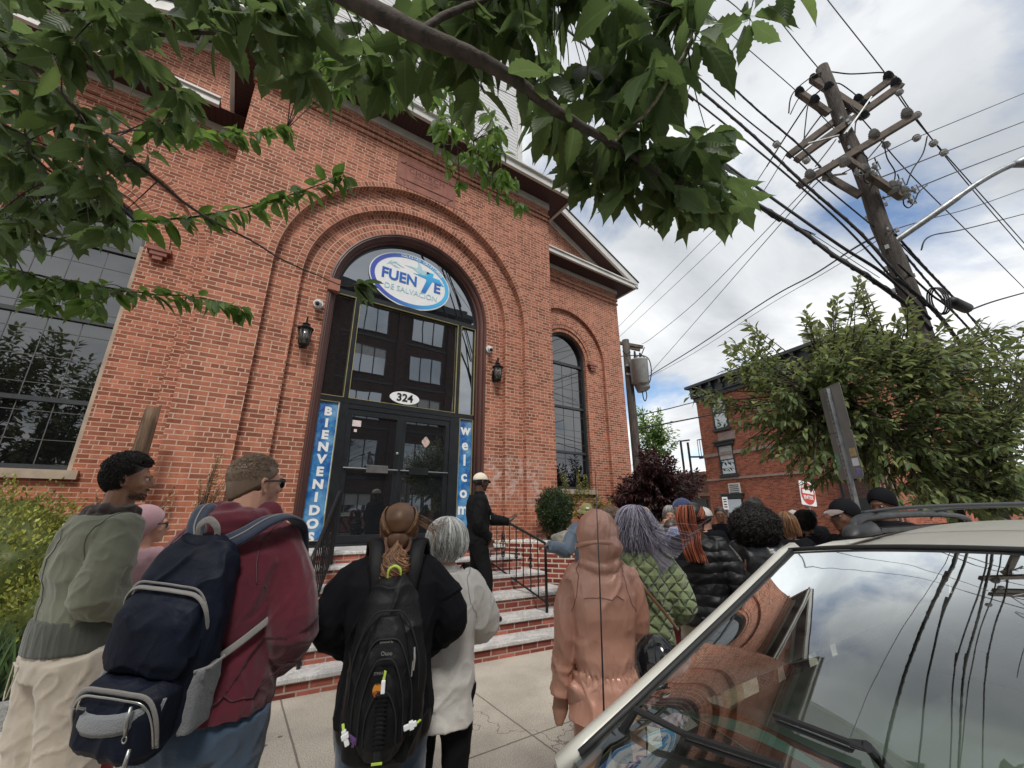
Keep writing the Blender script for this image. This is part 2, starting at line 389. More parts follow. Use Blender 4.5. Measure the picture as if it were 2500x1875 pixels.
# entrance frame: moulded brown wood swept round the arch
def sweep_arch(mb, prof, cx, zs, zb, seg=44):
    """prof: list of (radius, y)"""
    rings = []
    path = [('v', -1, zb)]+[('a', PI*i/seg, 0) for i in range(seg+1)]+[('v', 1, zb)]
    for k, t, z in path:
        if k == 'v': rings.append([Vector((cx+t*r_, y, z)) for r_, y in prof])
        else: rings.append([Vector((cx-r_*math.cos(t), y, zs+r_*math.sin(t))) for r_, y in prof])
    mb.loft(rings, cap=False, closed=False)
f = MB()
sweep_arch(f, [(1.672, 7.27), (1.668, 7.225), (1.64, 7.215), (1.625, 7.23), (1.61, 7.225), (1.60, 7.27), (1.575, 7.28), (1.56, 7.30), (1.55, 7.30), (1.54, 7.36), (1.51, 7.37), (1.50, 7.44)], CX, ZS, -0.53)
f.build('entrance_frame', M_wood, church, smooth=False)

# storefront bars and glass
GY = 7.45
sf = MB()
def vbar(x0, x1, z0, z1, y0=GY-0.05, y1=GY+0.04): sf.box(x0, x1, y0, y1, z0, z1)
vbar(0.86, 0.96, -0.52, 3.94, GY-.045); vbar(3.96, 4.10, -0.52, 3.94, GY-.045)
vbar(0.86, 4.10, 3.945, 4.045, GY-.06); 
vbar(1.345, 1.425, 1.95, 3.94); vbar(3.53, 3.61, 1.95, 3.94)
vbar(0.96, 3.96, 1.85, 1.948, GY-.055)
vbar(1.30, 1.45, -0.52, 1.848, GY-.052); vbar(3.445, 3.645, -0.52, 1.848, GY-.052)
vbar(1.452, 3.443, 1.765, 1.849, GY-.048)
vbar(0.962, 1.298, -0.52, -0.44, GY-.04); vbar(3.647, 3.958, -0.52, -0.44, GY-.04)
storefront = sf.build('storefront_frame', M_black, church); add_bevel(storefront, 0.003)
tr = MB(); seg = 30     # arched bar lining
sweep_arch(tr, [(1.51, GY-.03), (1.47, GY-.03), (1.47, GY+.03)], CX, ZS, 4.045, 40); tr.build('arched_bar', M_black, church)
M_brass = mat('brass_bead', (0.42, 0.36, 0.16), 0.4, 0.4)
bd = MB()
for (x0, x1, z0, z1) in ((0.96, 1.345, 1.948, 3.945), (1.425, 3.53, 1.948, 3.945), (3.61, 3.96, 1.948, 3.945), (0.962, 1.298, -0.44, 1.85), (3.647, 3.958, -0.44, 1.85)):
    t = 0.009; y0, y1 = GY-.062, GY-.03
    bd.box(x0, x0+t, y0, y1, z0+t, z1-t); bd.box(x1-t, x1, y0, y1, z0+t, z1-t); bd.box(x0, x1, y0, y1, z0, z0+t); bd.box(x0, x1, y0, y1, z1-t, z1)
bd.build('brass_trim', M_brass, church)
def win(name, faces, mat_=None, parent=church):
    g = MB()
    for fpts in faces: g.face(fpts)
    return g.build(name, mat_ or M_glass, parent)
P = [(CX-1.48*math.cos(PI*i/40), GY, ZS+1.48*math.sin(PI*i/40)) for i in range(41)]
for nm, ff in (('arched_pane', [P[::-1]]),
               ('pane', [[(0.96, GY, 1.94), (1.35, GY, 1.94), (1.35, GY, 3.95), (0.96, GY, 3.95)]]),
               ('pane', [[(1.42, GY, 1.94), (3.54, GY, 1.94), (3.54, GY, 3.95), (1.42, GY, 3.95)]]),
               ('pane', [[(3.60, GY, 1.94), (3.97, GY, 1.94), (3.97, GY, 3.95), (3.60, GY, 3.95)]])):
    win(nm, ff)
# doors
M_door_glass = glass_dark('door_glass', refl=0.16)
M_steel = mat('brushed_metal', (0.34, 0.34, 0.33), 0.35, 0.9)
for s, x0, x1 in ((-1, 1.455, 2.443), (1, 2.449, 3.440)):
    d = MB(); y0, y1 = GY-.035, GY+.02; t = 0.085
    d.box(x0, x0+t, y0, y1, -0.50, 1.76); d.box(x1-t, x1, y0, y1, -0.50, 1.76); d.box(x0+t, x1-t, y0, y1, 1.66, 1.76); d.box(x0+t, x1-t, y0, y1, -0.50, -0.37)
    dr = d.build('door', M_black, church); add_bevel(dr, 0.003)
    win('pane', [[(x0+t-.01, GY-.005, -0.38), (x1-t+.01, GY-.005, -0.38), (x1-t+.01, GY-.005, 1.67), (x0+t-.01, GY-.005, 1.67)]], M_door_glass, dr)
    h = MB(); h.tube([(x0+.02, GY-.075, 0.725), (x1-.02, GY-.075, 0.725)], 0.011, 8)
    for x in (x0+.05, x1-.05): h.bar((x, GY-.075, .725), (x, GY-.03, .725), .02)
    h.build('push_bar', M_steel, dr)
    pl = MB(); xc = (x0+x1)/2+(0.10 if s < 0 else -0.12)
    pl.box(xc-.19, xc+.19, GY-.092, GY-.086, 0.66, 0.79)
    pp = pl.build('push_plate', M_steel if s < 0 else M_black, dr); add_bevel(pp, .003)
    if s < 0:
        k = MB(); k.sphere((x1-.045, GY-.05, 1.03), (.028, .02, .028)); k.build('lock', M_steel, dr)
        st = MB(); st.box(x0+.10, x0+.25, GY-.012, GY-.009, 1.46, 1.57); st.box(x0+.14, x0+.19, GY-.012, GY-.009, 1.36, 1.41); st.build('sticker', mat('paper', (.7, .6, .58), .7, var=.2, vs=25), dr)
    else:
        st = MB(); Q = [(xc+.13+.075*math.cos(a)*(1+.12*math.cos(4*a)), GY-.012, 1.30+.095*math.sin(a)*(1+.1*math.cos(4*a))) for a in [2*PI*i/24 for i in range(24)]]
        st.face(Q[::-1]); st.build('sticker', mat('shield_sticker', (.55, .42, .36), .6, var=.25, vs=20), dr)
th = MB(); th.box(0.88, 4.08, 7.30, 7.56, -0.545, -0.50); th.build('threshold', M_black, church)
bx = MB(); bx.box(0.80, 1.00, 7.18, 7.32, 3.86, 4.10); add_bevel(bx.build('sensor_box', mat('terracotta_paint', (.33, .12, .08), .6), church), .006)

# wing windows
M_wingglass = glass_dark('storm_window_glass', (.006, .006, .007), .13, rc=(.8, .82, .84))
M_winframe = mat('window_frame_dark', (0.035, 0.04, 0.045), 0.45)
for s in (1, -1):
    cxw = CX+s*5.42; y = WY+0.30
    fr = MB(); sweep_arch(fr, [(0.855, y-.10), (0.80, y-.10), (0.80, y+.02)], cxw, 4.58, 0.60, 24)
    for z in (1.66, 3.03, 4.42): fr.box(cxw-.80, cxw+.80, y-.06, y+.0, z-.035, z+.035)
    fr.box(cxw-.80, cxw+.80, y-.08, y, .60, .68)
    wf = fr.build('window_frame', M_winframe, church)
    fr = MB()
    for k in range(1, 4): fr.box(cxw-.80+.4*k-.006, cxw-.80+.4*k+.006, y-.018, y-.014, .66, 4.4)
    for k in range(1, 10): fr.box(cxw-.80, cxw+.80, y-.0185, y-.0145, .62+.43*k-.005, .62+.43*k+.005)
    fr.build('glazing_grid', mat('grey_lead', (.10, .10, .10), .5), wf)
    P = [(cxw-.81*math.cos(PI*i/24), y-.01, 4.58+.81*math.sin(PI*i/24)) for i in range(25)]
    win('pane', [[(cxw-.81, y-.01, .62), (cxw+.81, y-.01, .62), (cxw+.81, y-.01, 4.58), (cxw-.81, y-.01, 4.58)], P[::-1]], M_wingglass, wf)
    sl = MB(); sl.box(cxw-.95, cxw+.95, WY+.02, WY+.28, .47, .60); sl.build('sill', M_sill, church)
    if s < 0:   # pale stop bead beside the near edge of the left window
        e = MB(); e.box(cxw+.858-.06, cxw+.858, WY+.15, WY+.20, .60, 4.58); e.build('window_bead', M_sill, church)
# dark room behind nothing is needed: the panes are opaque from outside

# ---- cornice of the bay
def box_part(name, m, *bs):
    q = MB()
    for b_ in bs: q.box(*b_)
    o = q.build(name, m, church); add_bevel(o, 0.006); return o
OX0, OX1 = -1.33, 6.30
box_part('frieze_board', M_cream, (BX0-.03, BX1+.03, 6.955, 7.02, 7.90, 8.09), (BX0-.045, BX0+.02, 7.02, 8.7, 7.90, 8.09), (BX1-.02, BX1+.045, 7.02, 8.7, 7.90, 8.09))
q = MB(); q.box(OX0, OX1, 6.50, 7.0, 8.092, 8.11); q.build('soffit', M_soffit, church)
q = MB(); q.box(OX0, BX0, 7.0, 8.70, 8.092, 8.11); q.build('soffit_side', M_soffit_y, church); q = MB(); q.box(BX1, OX1, 7.0, 8.70, 8.092, 8.11); q.build('soffit_side', M_soffit_y, church)
box_part('gutter', M_whitetrim, (OX0-.02, OX1+.02, 6.44, 6.52, 8.07, 8.25), (OX0-.10, OX1+.10, 6.38, 6.52, 8.25, 8.30), (OX0-.08, OX0+.0, 6.44, 8.7, 8.07, 8.29), (OX1, OX1+.08, 6.44, 8.7, 8.07, 8.29))
q = MB(); q.box(OX0, OX1, 6.46, 8.9, 8.12, 8.24); q.build('cornice_core', M_shingle, church)
# white sided tower above the bay
q = MB(); q.box(-0.3, 4.92, 6.98, 12.0, 8.24, 16.5); q.build('siding', M_siding, church)
box_part('corner_trim', M_whitetrim, (-.38, -.22, 6.93, 7.02, 8.26, 16.5), (4.86, 5.0, 6.93, 7.02, 8.26, 16.5), (-.6, 5.2, 6.6, 12.2, 16.5, 16.8))
# ---- pent eaves of the wings, rakes and main roof
SL = 0.49
for s in (1, -1):
    xs = lambda a, b_: tuple(sorted((CX+s*a, CX+s*b_)))
    x0, x1 = xs(3.45, 8.36)
    box_part('frieze_board', M_cream, (*xs(3.45, 7.96), WY-.045, WY+.02, 7.56, 7.70))
    q = MB(); q.box(*xs(3.45, 8.34), 8.20, WY, 7.705, 7.72); q.build('soffit', M_soffit, church)
    q = MB(); q.box(*xs(7.95, 8.34), WY, 22, 7.705, 7.72); q.build('soffit_side', M_soffit_y, church)
    box_part('gutter', M_whitetrim, (*xs(4.0, 8.40), 8.14, 8.22, 7.69, 7.83), (*xs(4.0, 8.46), 8.10, 8.22, 7.83, 7.88), (*xs(8.36, 8.44), 8.14, 22, 7.69, 7.87))
    q = MB(); P0, P1 = CX+s*4.0, CX+s*8.38
    q.poly([(P0, 8.15, 7.84), (P1, 8.15, 7.84), (P1, 8.70, 7.98), (P0, 8.70, 7.98)], (0, 0, -.08)); q.build('pent_roof', M_cream, church)
    # rake: cream frieze on the wall, brown soffit, white fascia
    def slope_strip(name, m, y0, y1, h0, h1, a0=3.0, a1=8.46):
        q = MB(); z = lambda a: 7.82+SL*(8.46-a)
        A, B = CX+s*a0, CX+s*a1
        q.raw([(A, y0, z(a0)+h0), (B, y0, z(a1)+h0), (B, y0, z(a1)+h1), (A, y0, z(a0)+h1), (A, y1, z(a0)+h0), (B, y1, z(a1)+h0), (B, y1, z(a1)+h1), (A, y1, z(a0)+h1)],
              [(0, 1, 2, 3), (7, 6, 5, 4), (0, 4, 5, 1), (3, 2, 6, 7), (1, 5, 6, 2), (0, 3, 7, 4)])
        o = q.build(name, m, church, fixn=True); return o
    slope_strip('rake_frieze', M_cream, WY-.04, WY+.02, -.26, -.06, 3.0, 7.9)
    slope_strip('rake_soffit', M_soffit, 8.2, WY-.04, -.06, -.03, 3.0, 8.44)
    slope_strip('rake_fascia', M_whitetrim, 8.12, 8.2, -.10, .16, 3.0, 8.50)
    slope_strip('rake_cap', M_shingle, 8.09, 8.6, .162, .20, 0.0, 8.54)
    slope_strip('roof', M_shingle, 8.6, 24, -.02, .198, 0.0, 8.54)
# terracotta name stone
PX0, PX1, PZ0, PZ1 = 1.75, 3.12, 6.60, 7.39
q = MB(); q.box(PX0, PX1, 6.985, 7.02, PZ0, PZ1)
pc = q.build('name_stone', M_stone, church); add_bevel(pc, .004)
q = MB()
def mould(pts, r0=.014): q.tube([(x, 6.982, z) for x, z in pts], r0, 6, closed=True)
i = .10; pts = []
for cx_, cz_, a0 in ((PX1-i, PZ1-i, 0), (PX0+i, PZ1-i, 90), (PX0+i, PZ0+i, 180), (PX1-i, PZ0+i, 270)):
    sx = 1 if cx_ > 2.4 else -1; sz = 1 if cz_ > 7 else -1
    cxx, czz = cx_+sx*.04, cz_+sz*.04
    arc = [(cxx-sx*.13*math.cos(R_(a)), czz-sz*.13*math.sin(R_(a))) for a in (90, 67, 45, 22, 0)]
    if (sx, sz) in ((1, 1), (-1, -1)): arc = arc[::-1]
    pts += arc
mould(pts); q.build('stone_moulding', M_stone, pc)
def text_obj(name, txt, size, loc, m, parent, font=None, ext=0.002, sx=1.0, align='CENTER', spacing=1.0, bold=0.0, shear=0.0, rot=(PI/2, 0, 0)):
    c = bpy.data.curves.new(name+'_text', 'FONT'); c.body = txt; c.size = size; c.extrude = ext; c.align_x = align; c.align_y = 'CENTER'; c.space_character = spacing
    c.offset = bold; c.resolution_u = 3; c.shear = shear
    o = bpy.data.objects.new(name, c); COL.objects.link(o)
    dg = bpy.context.evaluated_depsgraph_get(); me = bpy.data.meshes.new_from_object(o.evaluated_get(dg))
    bpy.data.objects.remove(o); bpy.data.curves.remove(c)
    me.transform(Matrix.Diagonal((sx, 1, 1, 1))); me.materials.clear(); me.materials.append(m)
    o = bpy.data.objects.new(name, me); COL.objects.link(o); o.rotation_euler = rot
    off = origin_of(parent) if parent else Vector((0, 0, 0)); o.location = Vector(loc)-off; o.parent = parent
    return o
M_stonedark = mat('stone_letters', (0.17, 0.06, 0.045), 0.9)
text_obj('lettering', 'EPWORTH ME THODIST', .085, (2.45, 6.984, 7.22), M_stonedark, pc, bold=.001)
text_obj('lettering', 'CHURCH', .185, (2.42, 6.984, 7.08), M_stonedark, pc, bold=.003, spacing=1.15)
text_obj('lettering', 'ORGANIZED APRIL', .07, (2.45, 6.984, 6.955), M_stonedark, pc)
text_obj('lettering', 'ERECTED', .07, (2.45, 6.984, 6.87), M_stonedark, pc)

# ------------------------------------------------------------------ signs on the entrance
def ellipse(cx, cz, rx, rz, y, n=64): return [(cx+rx*math.cos(2*PI*i/n), y, cz+rz*math.sin(2*PI*i/n)) for i in range(n)]
def grad_mat(name, c0, c1, x0, x1, axis='X', mottled=None):
    m, nt, out = new_mat(name); N = NT(nt)
    sp = N.node('ShaderNodeSeparateXYZ'); N.link(N.node('ShaderNodeTexCoord').outputs['Object'], sp.inputs[0])
    f = N.m('DIVIDE', N.m('SUBTRACT', sp.outputs[axis], x0), x1-x0, clamp=True); col = N.mix(f, c0, c1)
    if mottled: col = N.mix(N.ramp(N.noise(mottled[0], 9, 0.75, dist=0.6), [(0.42, 0.0), (0.66, 0.85)]), col, mottled[1]); col = N.mix(N.ramp(N.noise(mottled[0]*.5, 5, 0.6, off=(5, 5, 5)), [(0.5, 0.0), (0.75, 0.5)]), col, mottled[2])
    p = N.bsdf(col, .35); nt.links.new(p.outputs[0], out.inputs[0]); return m
M_white = mat('white_vinyl', (0.78, 0.79, 0.80), 0.4, var=0.03)
sign = empty('oval_church_sign', (2.40, GY-.03, 4.68), label='white and blue oval church sign in the arched window', cat='sign')
q = MB(); q.poly(ellipse(2.40, 4.68, .885, .64, GY-.03), (0, .012, 0)); q.build('board', M_white, sign)
q = MB(); Pa = ellipse(2.40, 4.68, .865, .615, GY-.034); Pb = ellipse(2.40, 4.68, .775, .53, GY-.034)
for a in range(64): b_ = (a+1) % 64; q.face([Pa[a], Pa[b_], Pb[b_], Pb[a]])
q.build('border', grad_mat('blue_border', (.055, .09, .42), (.08, .48, .80), -.5, .85), sign)
M_logo = grad_mat('blue_letters', (.03, .10, .40), (.03, .16, .50), -.6, .6); M_pale = mat('pale_blue_ink', (.42, .62, .68), .4, var=.03)
text_obj('lettering', 'FUEN', .33, (2.14, GY-.036, 4.69), M_logo, sign, bold=.010, sx=.95); text_obj('lettering', 'E', .33, (2.98, GY-.036, 4.69), M_logo, sign, bold=.010)
text_obj('lettering', 'DE SALVACION', .175, (2.42, GY-.036, 4.42), M_pale, sign, sx=.95)
q = MB(); zc = 4.69
q.poly([(2.62, GY-.036, zc-.20), (2.72, GY-.036, zc-.20), (2.86, GY-.036, zc+.13), (2.88, GY-.036, zc+.34), (2.72, GY-.036, zc+.34), (2.72, GY-.036, zc+.10)], (0, .003, 0))
q.poly([(2.42, GY-.0362, zc+.20), (3.14, GY-.0362, zc+.10), (3.02, GY-.0362, zc+.24), (2.72, GY-.0362, zc+.24)], (0, .003, 0))
q.build('cross', grad_mat('cross_blue', (.03, .16, .50), (.06, .45, .78), -.16, .30, 'Z'), sign)
q = MB(); dz = 5.02; D = [(2.22, dz), (2.42, dz-.02), (2.55, dz-.10), (2.66, dz-.11), (2.74, dz-.04), (2.80, dz-.03), (2.75, dz+.01), (2.70, dz+.02), (2.62, dz+.01), (2.58, dz+.10), (2.50, dz+.20), (2.52, dz+.08), (2.48, dz+.01), (2.38, dz+.02)]
q.poly([(x, GY-.036, z) for x, z in D], (0, .003, 0)); q.build('dove', M_pale, sign)
q = MB()
for (x, z, a, L) in ((1.98, 4.99, .5, .10), (1.90, 4.97, .9, .09), (2.10, 4.98, -.3, .13), (2.03, 4.92, -.2, .10)):
    q.poly([(x-L*math.cos(a), GY-.036, z-L*math.sin(a)), (x+.015*math.sin(a), GY-.036, z-.015*math.cos(a)), (x+L*math.cos(a), GY-.036, z+L*math.sin(a)), (x-.015*math.sin(a), GY-.036, z+.02*math.cos(a))], (0, .003, 0))
q.build('water_drops', M_pale, sign)
arc_txt = 'IGLESIAS CRISTIANAS'
for i_, ch in enumerate(arc_txt):
    if ch == ' ': continue
    a = R_(108-i_*(76/len(arc_txt))); x, z = 2.40+.82*math.cos(a), 4.68+.572*math.sin(a); tn = math.atan2(.572*math.cos(a), -.82*math.sin(a))+PI
    text_obj('lettering', ch, .085, (x, GY-.037, z), M_white, sign, bold=.0015, rot=(PI/2, -tn, 0))
hn = empty('house_number_sign', (2.465, GY-.02, 2.115), label='small white oval house number sign reading 324 above the doors', cat='sign')
q = MB(); q.poly(ellipse(2.465, 2.115, .295, .125, GY-.02, 40), (0, .01, 0)); q.build('plate', M_white, hn)
text_obj('lettering', '324', .21, (2.465, GY-.024, 2.11), mat('black_ink', (.006, .006, .006), .4), hn, bold=.006, sx=1.05)
def banner(name, txt, x0, x1, z0, z1, zt, step, lab, size, sx=1.0):
    e = empty(name, ((x0+x1)/2, GY-.04, z0), label=lab, cat='banner')
    q = MB(); q.box(x0, x1, GY-.028, GY-.018, z0, z1)
    q.build('banner_panel', grad_mat(name+'_blue', (.012, .10, .33), (.02, .06, .26), .9, 2.3, 'Z', (5.5, (.09, .36, .62), (.35, .62, .78))), e)
    for k, ch in enumerate(txt): text_obj('letter', ch, size, ((x0+x1)/2, GY-.032, zt-k*step), M_white, e, bold=.010, sx=sx)
banner('spanish_welcome_banner', 'BIENVENIDOS', .976, 1.284, -.43, 1.835, 1.66, .205, 'blue banner reading BIENVENIDOS left of the doors', .20, 1.08)
banner('english_welcome_banner', 'welcome', 3.66, 3.944, -.43, 1.835, 1.62, .315, 'blue banner reading welcome right of the doors', .30, 1.0)
# ------------------------------------------------------------------ ground
def concrete(name, c, joints=None, rough=0.9):
    m, nt, out = new_mat(name); N = NT(nt)
    oc = N.node('ShaderNodeTexCoord').outputs['Object']
    base = N.ramp(N.noise(1.3, 6, 0.65, vec=oc), [(0.28, tuple(x*0.66 for x in c)), (0.5, tuple(x*.92 for x in c)), (0.72, tuple(x*1.08 for x in c))])
    sp = N.ramp(N.noise(120, 2, 0.5, vec=oc), [(0.36, 0.62), (0.5, 1.0), (0.66, 1.22)])
    col = N.mix(1.0, base, sp, 'MULTIPLY')
    spots = N.node('ShaderNodeTexVoronoi'); spots.inputs['Scale'].default_value = 3.6; N.link(oc, spots.inputs['Vector'])
    dirt = N.ramp(spots.outputs['Distance'], [(0.0, 1.0), (0.06, 0.9), (0.085, 0.0)])
    gate = N.ramp(N.noise(1.7, 2, vec=oc, off=(8, 1, 0)), [(0.44, 0.0), (0.46, 1.0)])
    col = N.mix(N.m('MULTIPLY', N.m('MULTIPLY', dirt, gate), 0.75), col, (0.05, 0.045, 0.045))
    cr = N.node('ShaderNodeTexVoronoi'); cr.feature = 'DISTANCE_TO_EDGE'; cr.inputs['Scale'].default_value = .45; wv_ = N.node('ShaderNodeVectorMath', operation='ADD'); nn_ = N.node('ShaderNodeTexNoise'); nn_.inputs['Scale'].default_value = 3; nn_.inputs['Detail'].default_value = 6; N.link(oc, nn_.inputs[0]); N.link(oc, wv_.inputs[0]); N.link(nn_.outputs['Color'], wv_.inputs[1]); N.link(wv_.outputs[0], cr.inputs['Vector'])
    crk = N.m('MULTIPLY', N.m('LESS_THAN', cr.outputs['Distance'], .004), N.ramp(N.noise(.8, 2, vec=oc), [(.5, 0.0), (.55, .6)])); col = N.mix(crk, col, (.08, .07, .06))
    h = N.noise(120, 3, 0.6, vec=oc)
    if joints:
        s = N.node('ShaderNodeSeparateXYZ'); N.link(oc, s.inputs[0]); wv = N.m('MULTIPLY', N.m('SUBTRACT', N.noise(7, 4, vec=oc), 0.5), 0.012)
        lines = None
        for ax, vals in joints.items():
            for v in vals:
                g = N.m('LESS_THAN', N.m('ABSOLUTE', N.m('ADD', N.m('SUBTRACT', s.outputs[ax], v), wv)), 0.0075)
                lines = g if lines is None else N.m('MAXIMUM', lines, g)
        col = N.mix(N.m('MULTIPLY', lines, 0.75), col, (0.10, 0.085, 0.07)); h = N.m('SUBTRACT', h, N.m('MULTIPLY', lines, 2.5))
    p = N.bsdf(col, rough, 0, N.bump(h, 0.35, 0.004), 0.3); nt.links.new(p.outputs[0], out.inputs[0]); return m
M_walk = concrete('pavement_concrete', (0.49, 0.44, 0.37), {0: (-5.4, -3.9, -2.4, -.9, .66, 2.17, 3.7, 5.2, 6.7, 8.2, 9.7), 1: (1.45, 2.97)})
M_asph = concrete('asphalt', (0.07, 0.07, 0.072))
M_kerb = concrete('kerb_concrete', (0.26, 0.26, 0.25))
M_soil = mat('dark_soil', (0.05, 0.035, 0.025), 0.95, bump=0.8, bs=25, bd=.03)
def struct(name, mb, m): o = mb.build(name, m); o['kind'] = 'structure'; return o
q = MB(); q.box(-400, 400, -400, 400, STZ-.6, STZ); struct('ground', q, M_asph)
q = MB(); q.box(-30, 19.0, 1.20, 7.6, STZ-.1, GZ); q.box(23.2, 30, -40, 40, STZ-.1, GZ-.004); struct('pavement', q, M_walk)
q = MB(); q.box(-30, 19.15, 1.05, 1.197, STZ-.1, GZ+.004); q.box(23.05, 23.197, -40, 40, STZ-.1, GZ); struct('kerb', q, M_kerb)
q = MB(); q.box(-30, 19, -12.0, -6.0, STZ-.1, GZ); struct('far_pavement', q, M_walk)

# ------------------------------------------------------------------ entrance steps
m, nt, out = new_mat('veined_marble'); N = NT(nt)
oc = N.node('ShaderNodeTexCoord').outputs['Object']
v1 = N.ramp(N.noise(3.2, 9, 0.72, vec=oc, dist=1.8), [(0.40, 0.0), (0.475, 0.55), (0.53, 0.0)])
dk = N.ramp(N.noise(2.0, 6, 0.7, vec=oc, off=(1, 4, 2), sc=(1, 2.5, 1)), [(0.5, 0.0), (0.68, 0.65)])
col = N.mix(v1, (0.60, 0.585, 0.56), (0.22, 0.22, 0.225)); col = N.mix(dk, col, (0.30, 0.295, 0.285)); col = N.mix(1.0, col, N.ramp(N.noise(80, 3, .6, vec=oc), [(0.35, .78), (.6, 1.05)]), 'MULTIPLY')
nt.links.new(N.bsdf(col, 0.55, 0, N.bump(N.noise(50, 3, vec=oc), .3, .003)).outputs[0], out.inputs[0]); M_marble = m
steps = empty('entrance_steps', (2.3, 5.4, GZ), label='brick entrance steps with worn white marble treads below the doors', cat='steps')
TZ = [-.53, -.685, -.887, -1.09, -1.28, -1.44]; TY = [6.27, 5.95, 5.54, 5.12, 4.78, 4.50]
XR = [3.98, 4.08, 4.25, 4.42, 4.7, 4.9]; XL = [1.0, .85, .7, .55, .4, .25]
ny = lambda i, x: TY[i]-0.10*(x-2.5)
for i in range(6):
    x0, x1 = XL[i], XR[i]; z = TZ[i]; back = 7.30 if i == 0 else TY[i-1]+.06; zb = (TZ[i+1] if i < 5 else GZ)-.03
    q = MB(); q.poly([(x0, ny(i, x0), z), (x1, ny(i, x1), z), (x1, back+.25 if i else back, z), (x0, back+.25 if i else back, z)], (0, 0, -.042))
    add_bevel(q.build('marble_tread', M_marble, steps, fixn=True), .008, 2)
    q = MB(); a, b = (x0, ny(i, x0)+.03), (x1-.01, ny(i, x1)+.03)
    q.face([(a[0], a[1], zb), (b[0], b[1], zb), (b[0], b[1], z-.042), (a[0], a[1], z-.042)], [(a[0]+i*.07, 0.0), (b[0]+i*.07, 0.0), (b[0]+i*.07, z-.042-zb), (a[0]+i*.07, z-.042-zb)])
    for (e, sgn) in ((a, 1), (b, -1)):
        P = [(e[0], e[1], zb), (e[0], 7.3, zb), (e[0], 7.3, z-.042), (e[0], e[1], z-.042)]; q.face(P if sgn < 0 else P[::-1])
    q.build('brick_riser', M_riser, steps)
# ------------------------------------------------------------------ planter walls
def wall_strip(mb, pts, z0, z1, th=0.11):
    u = 0
    for (a, b) in zip(pts, pts[1:]):
        L = math.hypot(b[0]-a[0], b[1]-a[1]); mb.face([(a[0], a[1], z0), (b[0], b[1], z0), (b[0], b[1], z1), (a[0], a[1], z1)], [(u, 0), (u+L, 0), (u+L, z1-z0), (u, z1-z0)]); u += L
    nrm = []
    n = len(pts)
    inn = []
    for i in range(n):
        a = Vector(pts[max(0, i-1)]); b = Vector(pts[min(n-1, i+1)]); d = (b-a).normalized(); inn.append((pts[i][0]-d.y*th, pts[i][1]+d.x*th))
    u = 0
    for i in range(n-1):
        L = math.hypot(pts[i+1][0]-pts[i][0], pts[i+1][1]-pts[i][1])
        mb.face([(*pts[i], z1), (*pts[i+1], z1), (*inn[i+1], z1), (*inn[i], z1)], [(u*.5, 0), ((u+L)*.5, 0), ((u+L)*.5, th), (u*.5, th)]); u += L
        mb.face([(*inn[i+1], z0), (*inn[i], z0), (*inn[i], z1), (*inn[i+1], z1)])
    for p, w_ in ((pts[0], inn[0]), (pts[-1], inn[-1])): mb.face([(*p, z0), (*w_, z0), (*w_, z1), (*p, z1)])
pr = empty('brick_planter', (5.2, 5.2, GZ), label='low brick planter wall with rocks and shrubs right of the steps', cat='planter')
q = MB(); PW = [(3.93, 6.6), (4.02, 6.33), (4.25, 5.95), (4.60, 5.52), (4.95, 5.18), (5.5, 4.85), (6.3, 4.65), (9.9, 4.55), (10.2, 5.0), (10.2, 8.6)]
wall_strip(q, PW, GZ-.1, -.50); q.build('brick_wall', M_brickplain, pr)
q = MB(); q.poly([(x+.06, y+.08, -.54) for x, y in PW]+[(10.0, 8.6, -.54), (5.9, 8.65, -.54), (5.9, 6.98, -.54), (3.99, 6.98, -.54)], (0, 0, -.5)); q.build('soil', M_soil, pr, fixn=True)
q = MB(); rr = random.Random(3)
for i in range(420):
    x, y = rr.uniform(4.05, 5.4), rr.uniform(5.8, 6.95)
    if x > 4.1+(6.2-y)*.8: q.sphere((x, y, -.525), (rr.uniform(.015, .035), rr.uniform(.015, .035), .016), 6, 4)
o = q.build('gravel', mat('white_gravel', (.62, .6, .56), .8, var=.2, vs=20), pr); o['kind'] = 'stuff'
M_rock = mat('grey_rock', (.27, .26, .22), .9, var=.3, vs=4, bump=.8, bs=18, bd=.02)
def rock(c, r, lab, seed, m=None, group=None):
    q = MB(); q.sphere((0, 0, 0), 1.0, 22, 14); vs = []
    for v in q.v:
        v = Vector(v); d = 1+.28*mnoise.noise(v*1.1+Vector((seed, 0, 0)))+.14*mnoise.noise(v*2.6+Vector((0, seed, 0)))
        d = min(d, 1.08+.1*mnoise.noise(v*5)); vs.append(tuple(Vector(c)+Vector((v.x*r[0]*d, v.y*r[1]*d, v.z*r[2]*d))))
    q.v = vs; o = q.build('rock', m or M_rock, smooth=True)
    me = o.data; me.transform(Matrix.Translation(-Vector(c))); o.location = c
    return tag(o, lab, 'rock', group)
rock(at(1222, 1164, Y=6.05), (.30, .2, .14), 'flat mossy rock on the planter wall behind the handrail', 3, group='planter rocks')
rock(at(1272, 1168, Y=5.75), (.20, .15, .11), 'rounded grey rock on the planter beside the olive hat man', 8, group='planter rocks')
rock(at(1188, 1176, Y=6.5), (.20, .15, .10), 'low dark rock at the top of the planter by the gravel', 12, group='planter rocks')

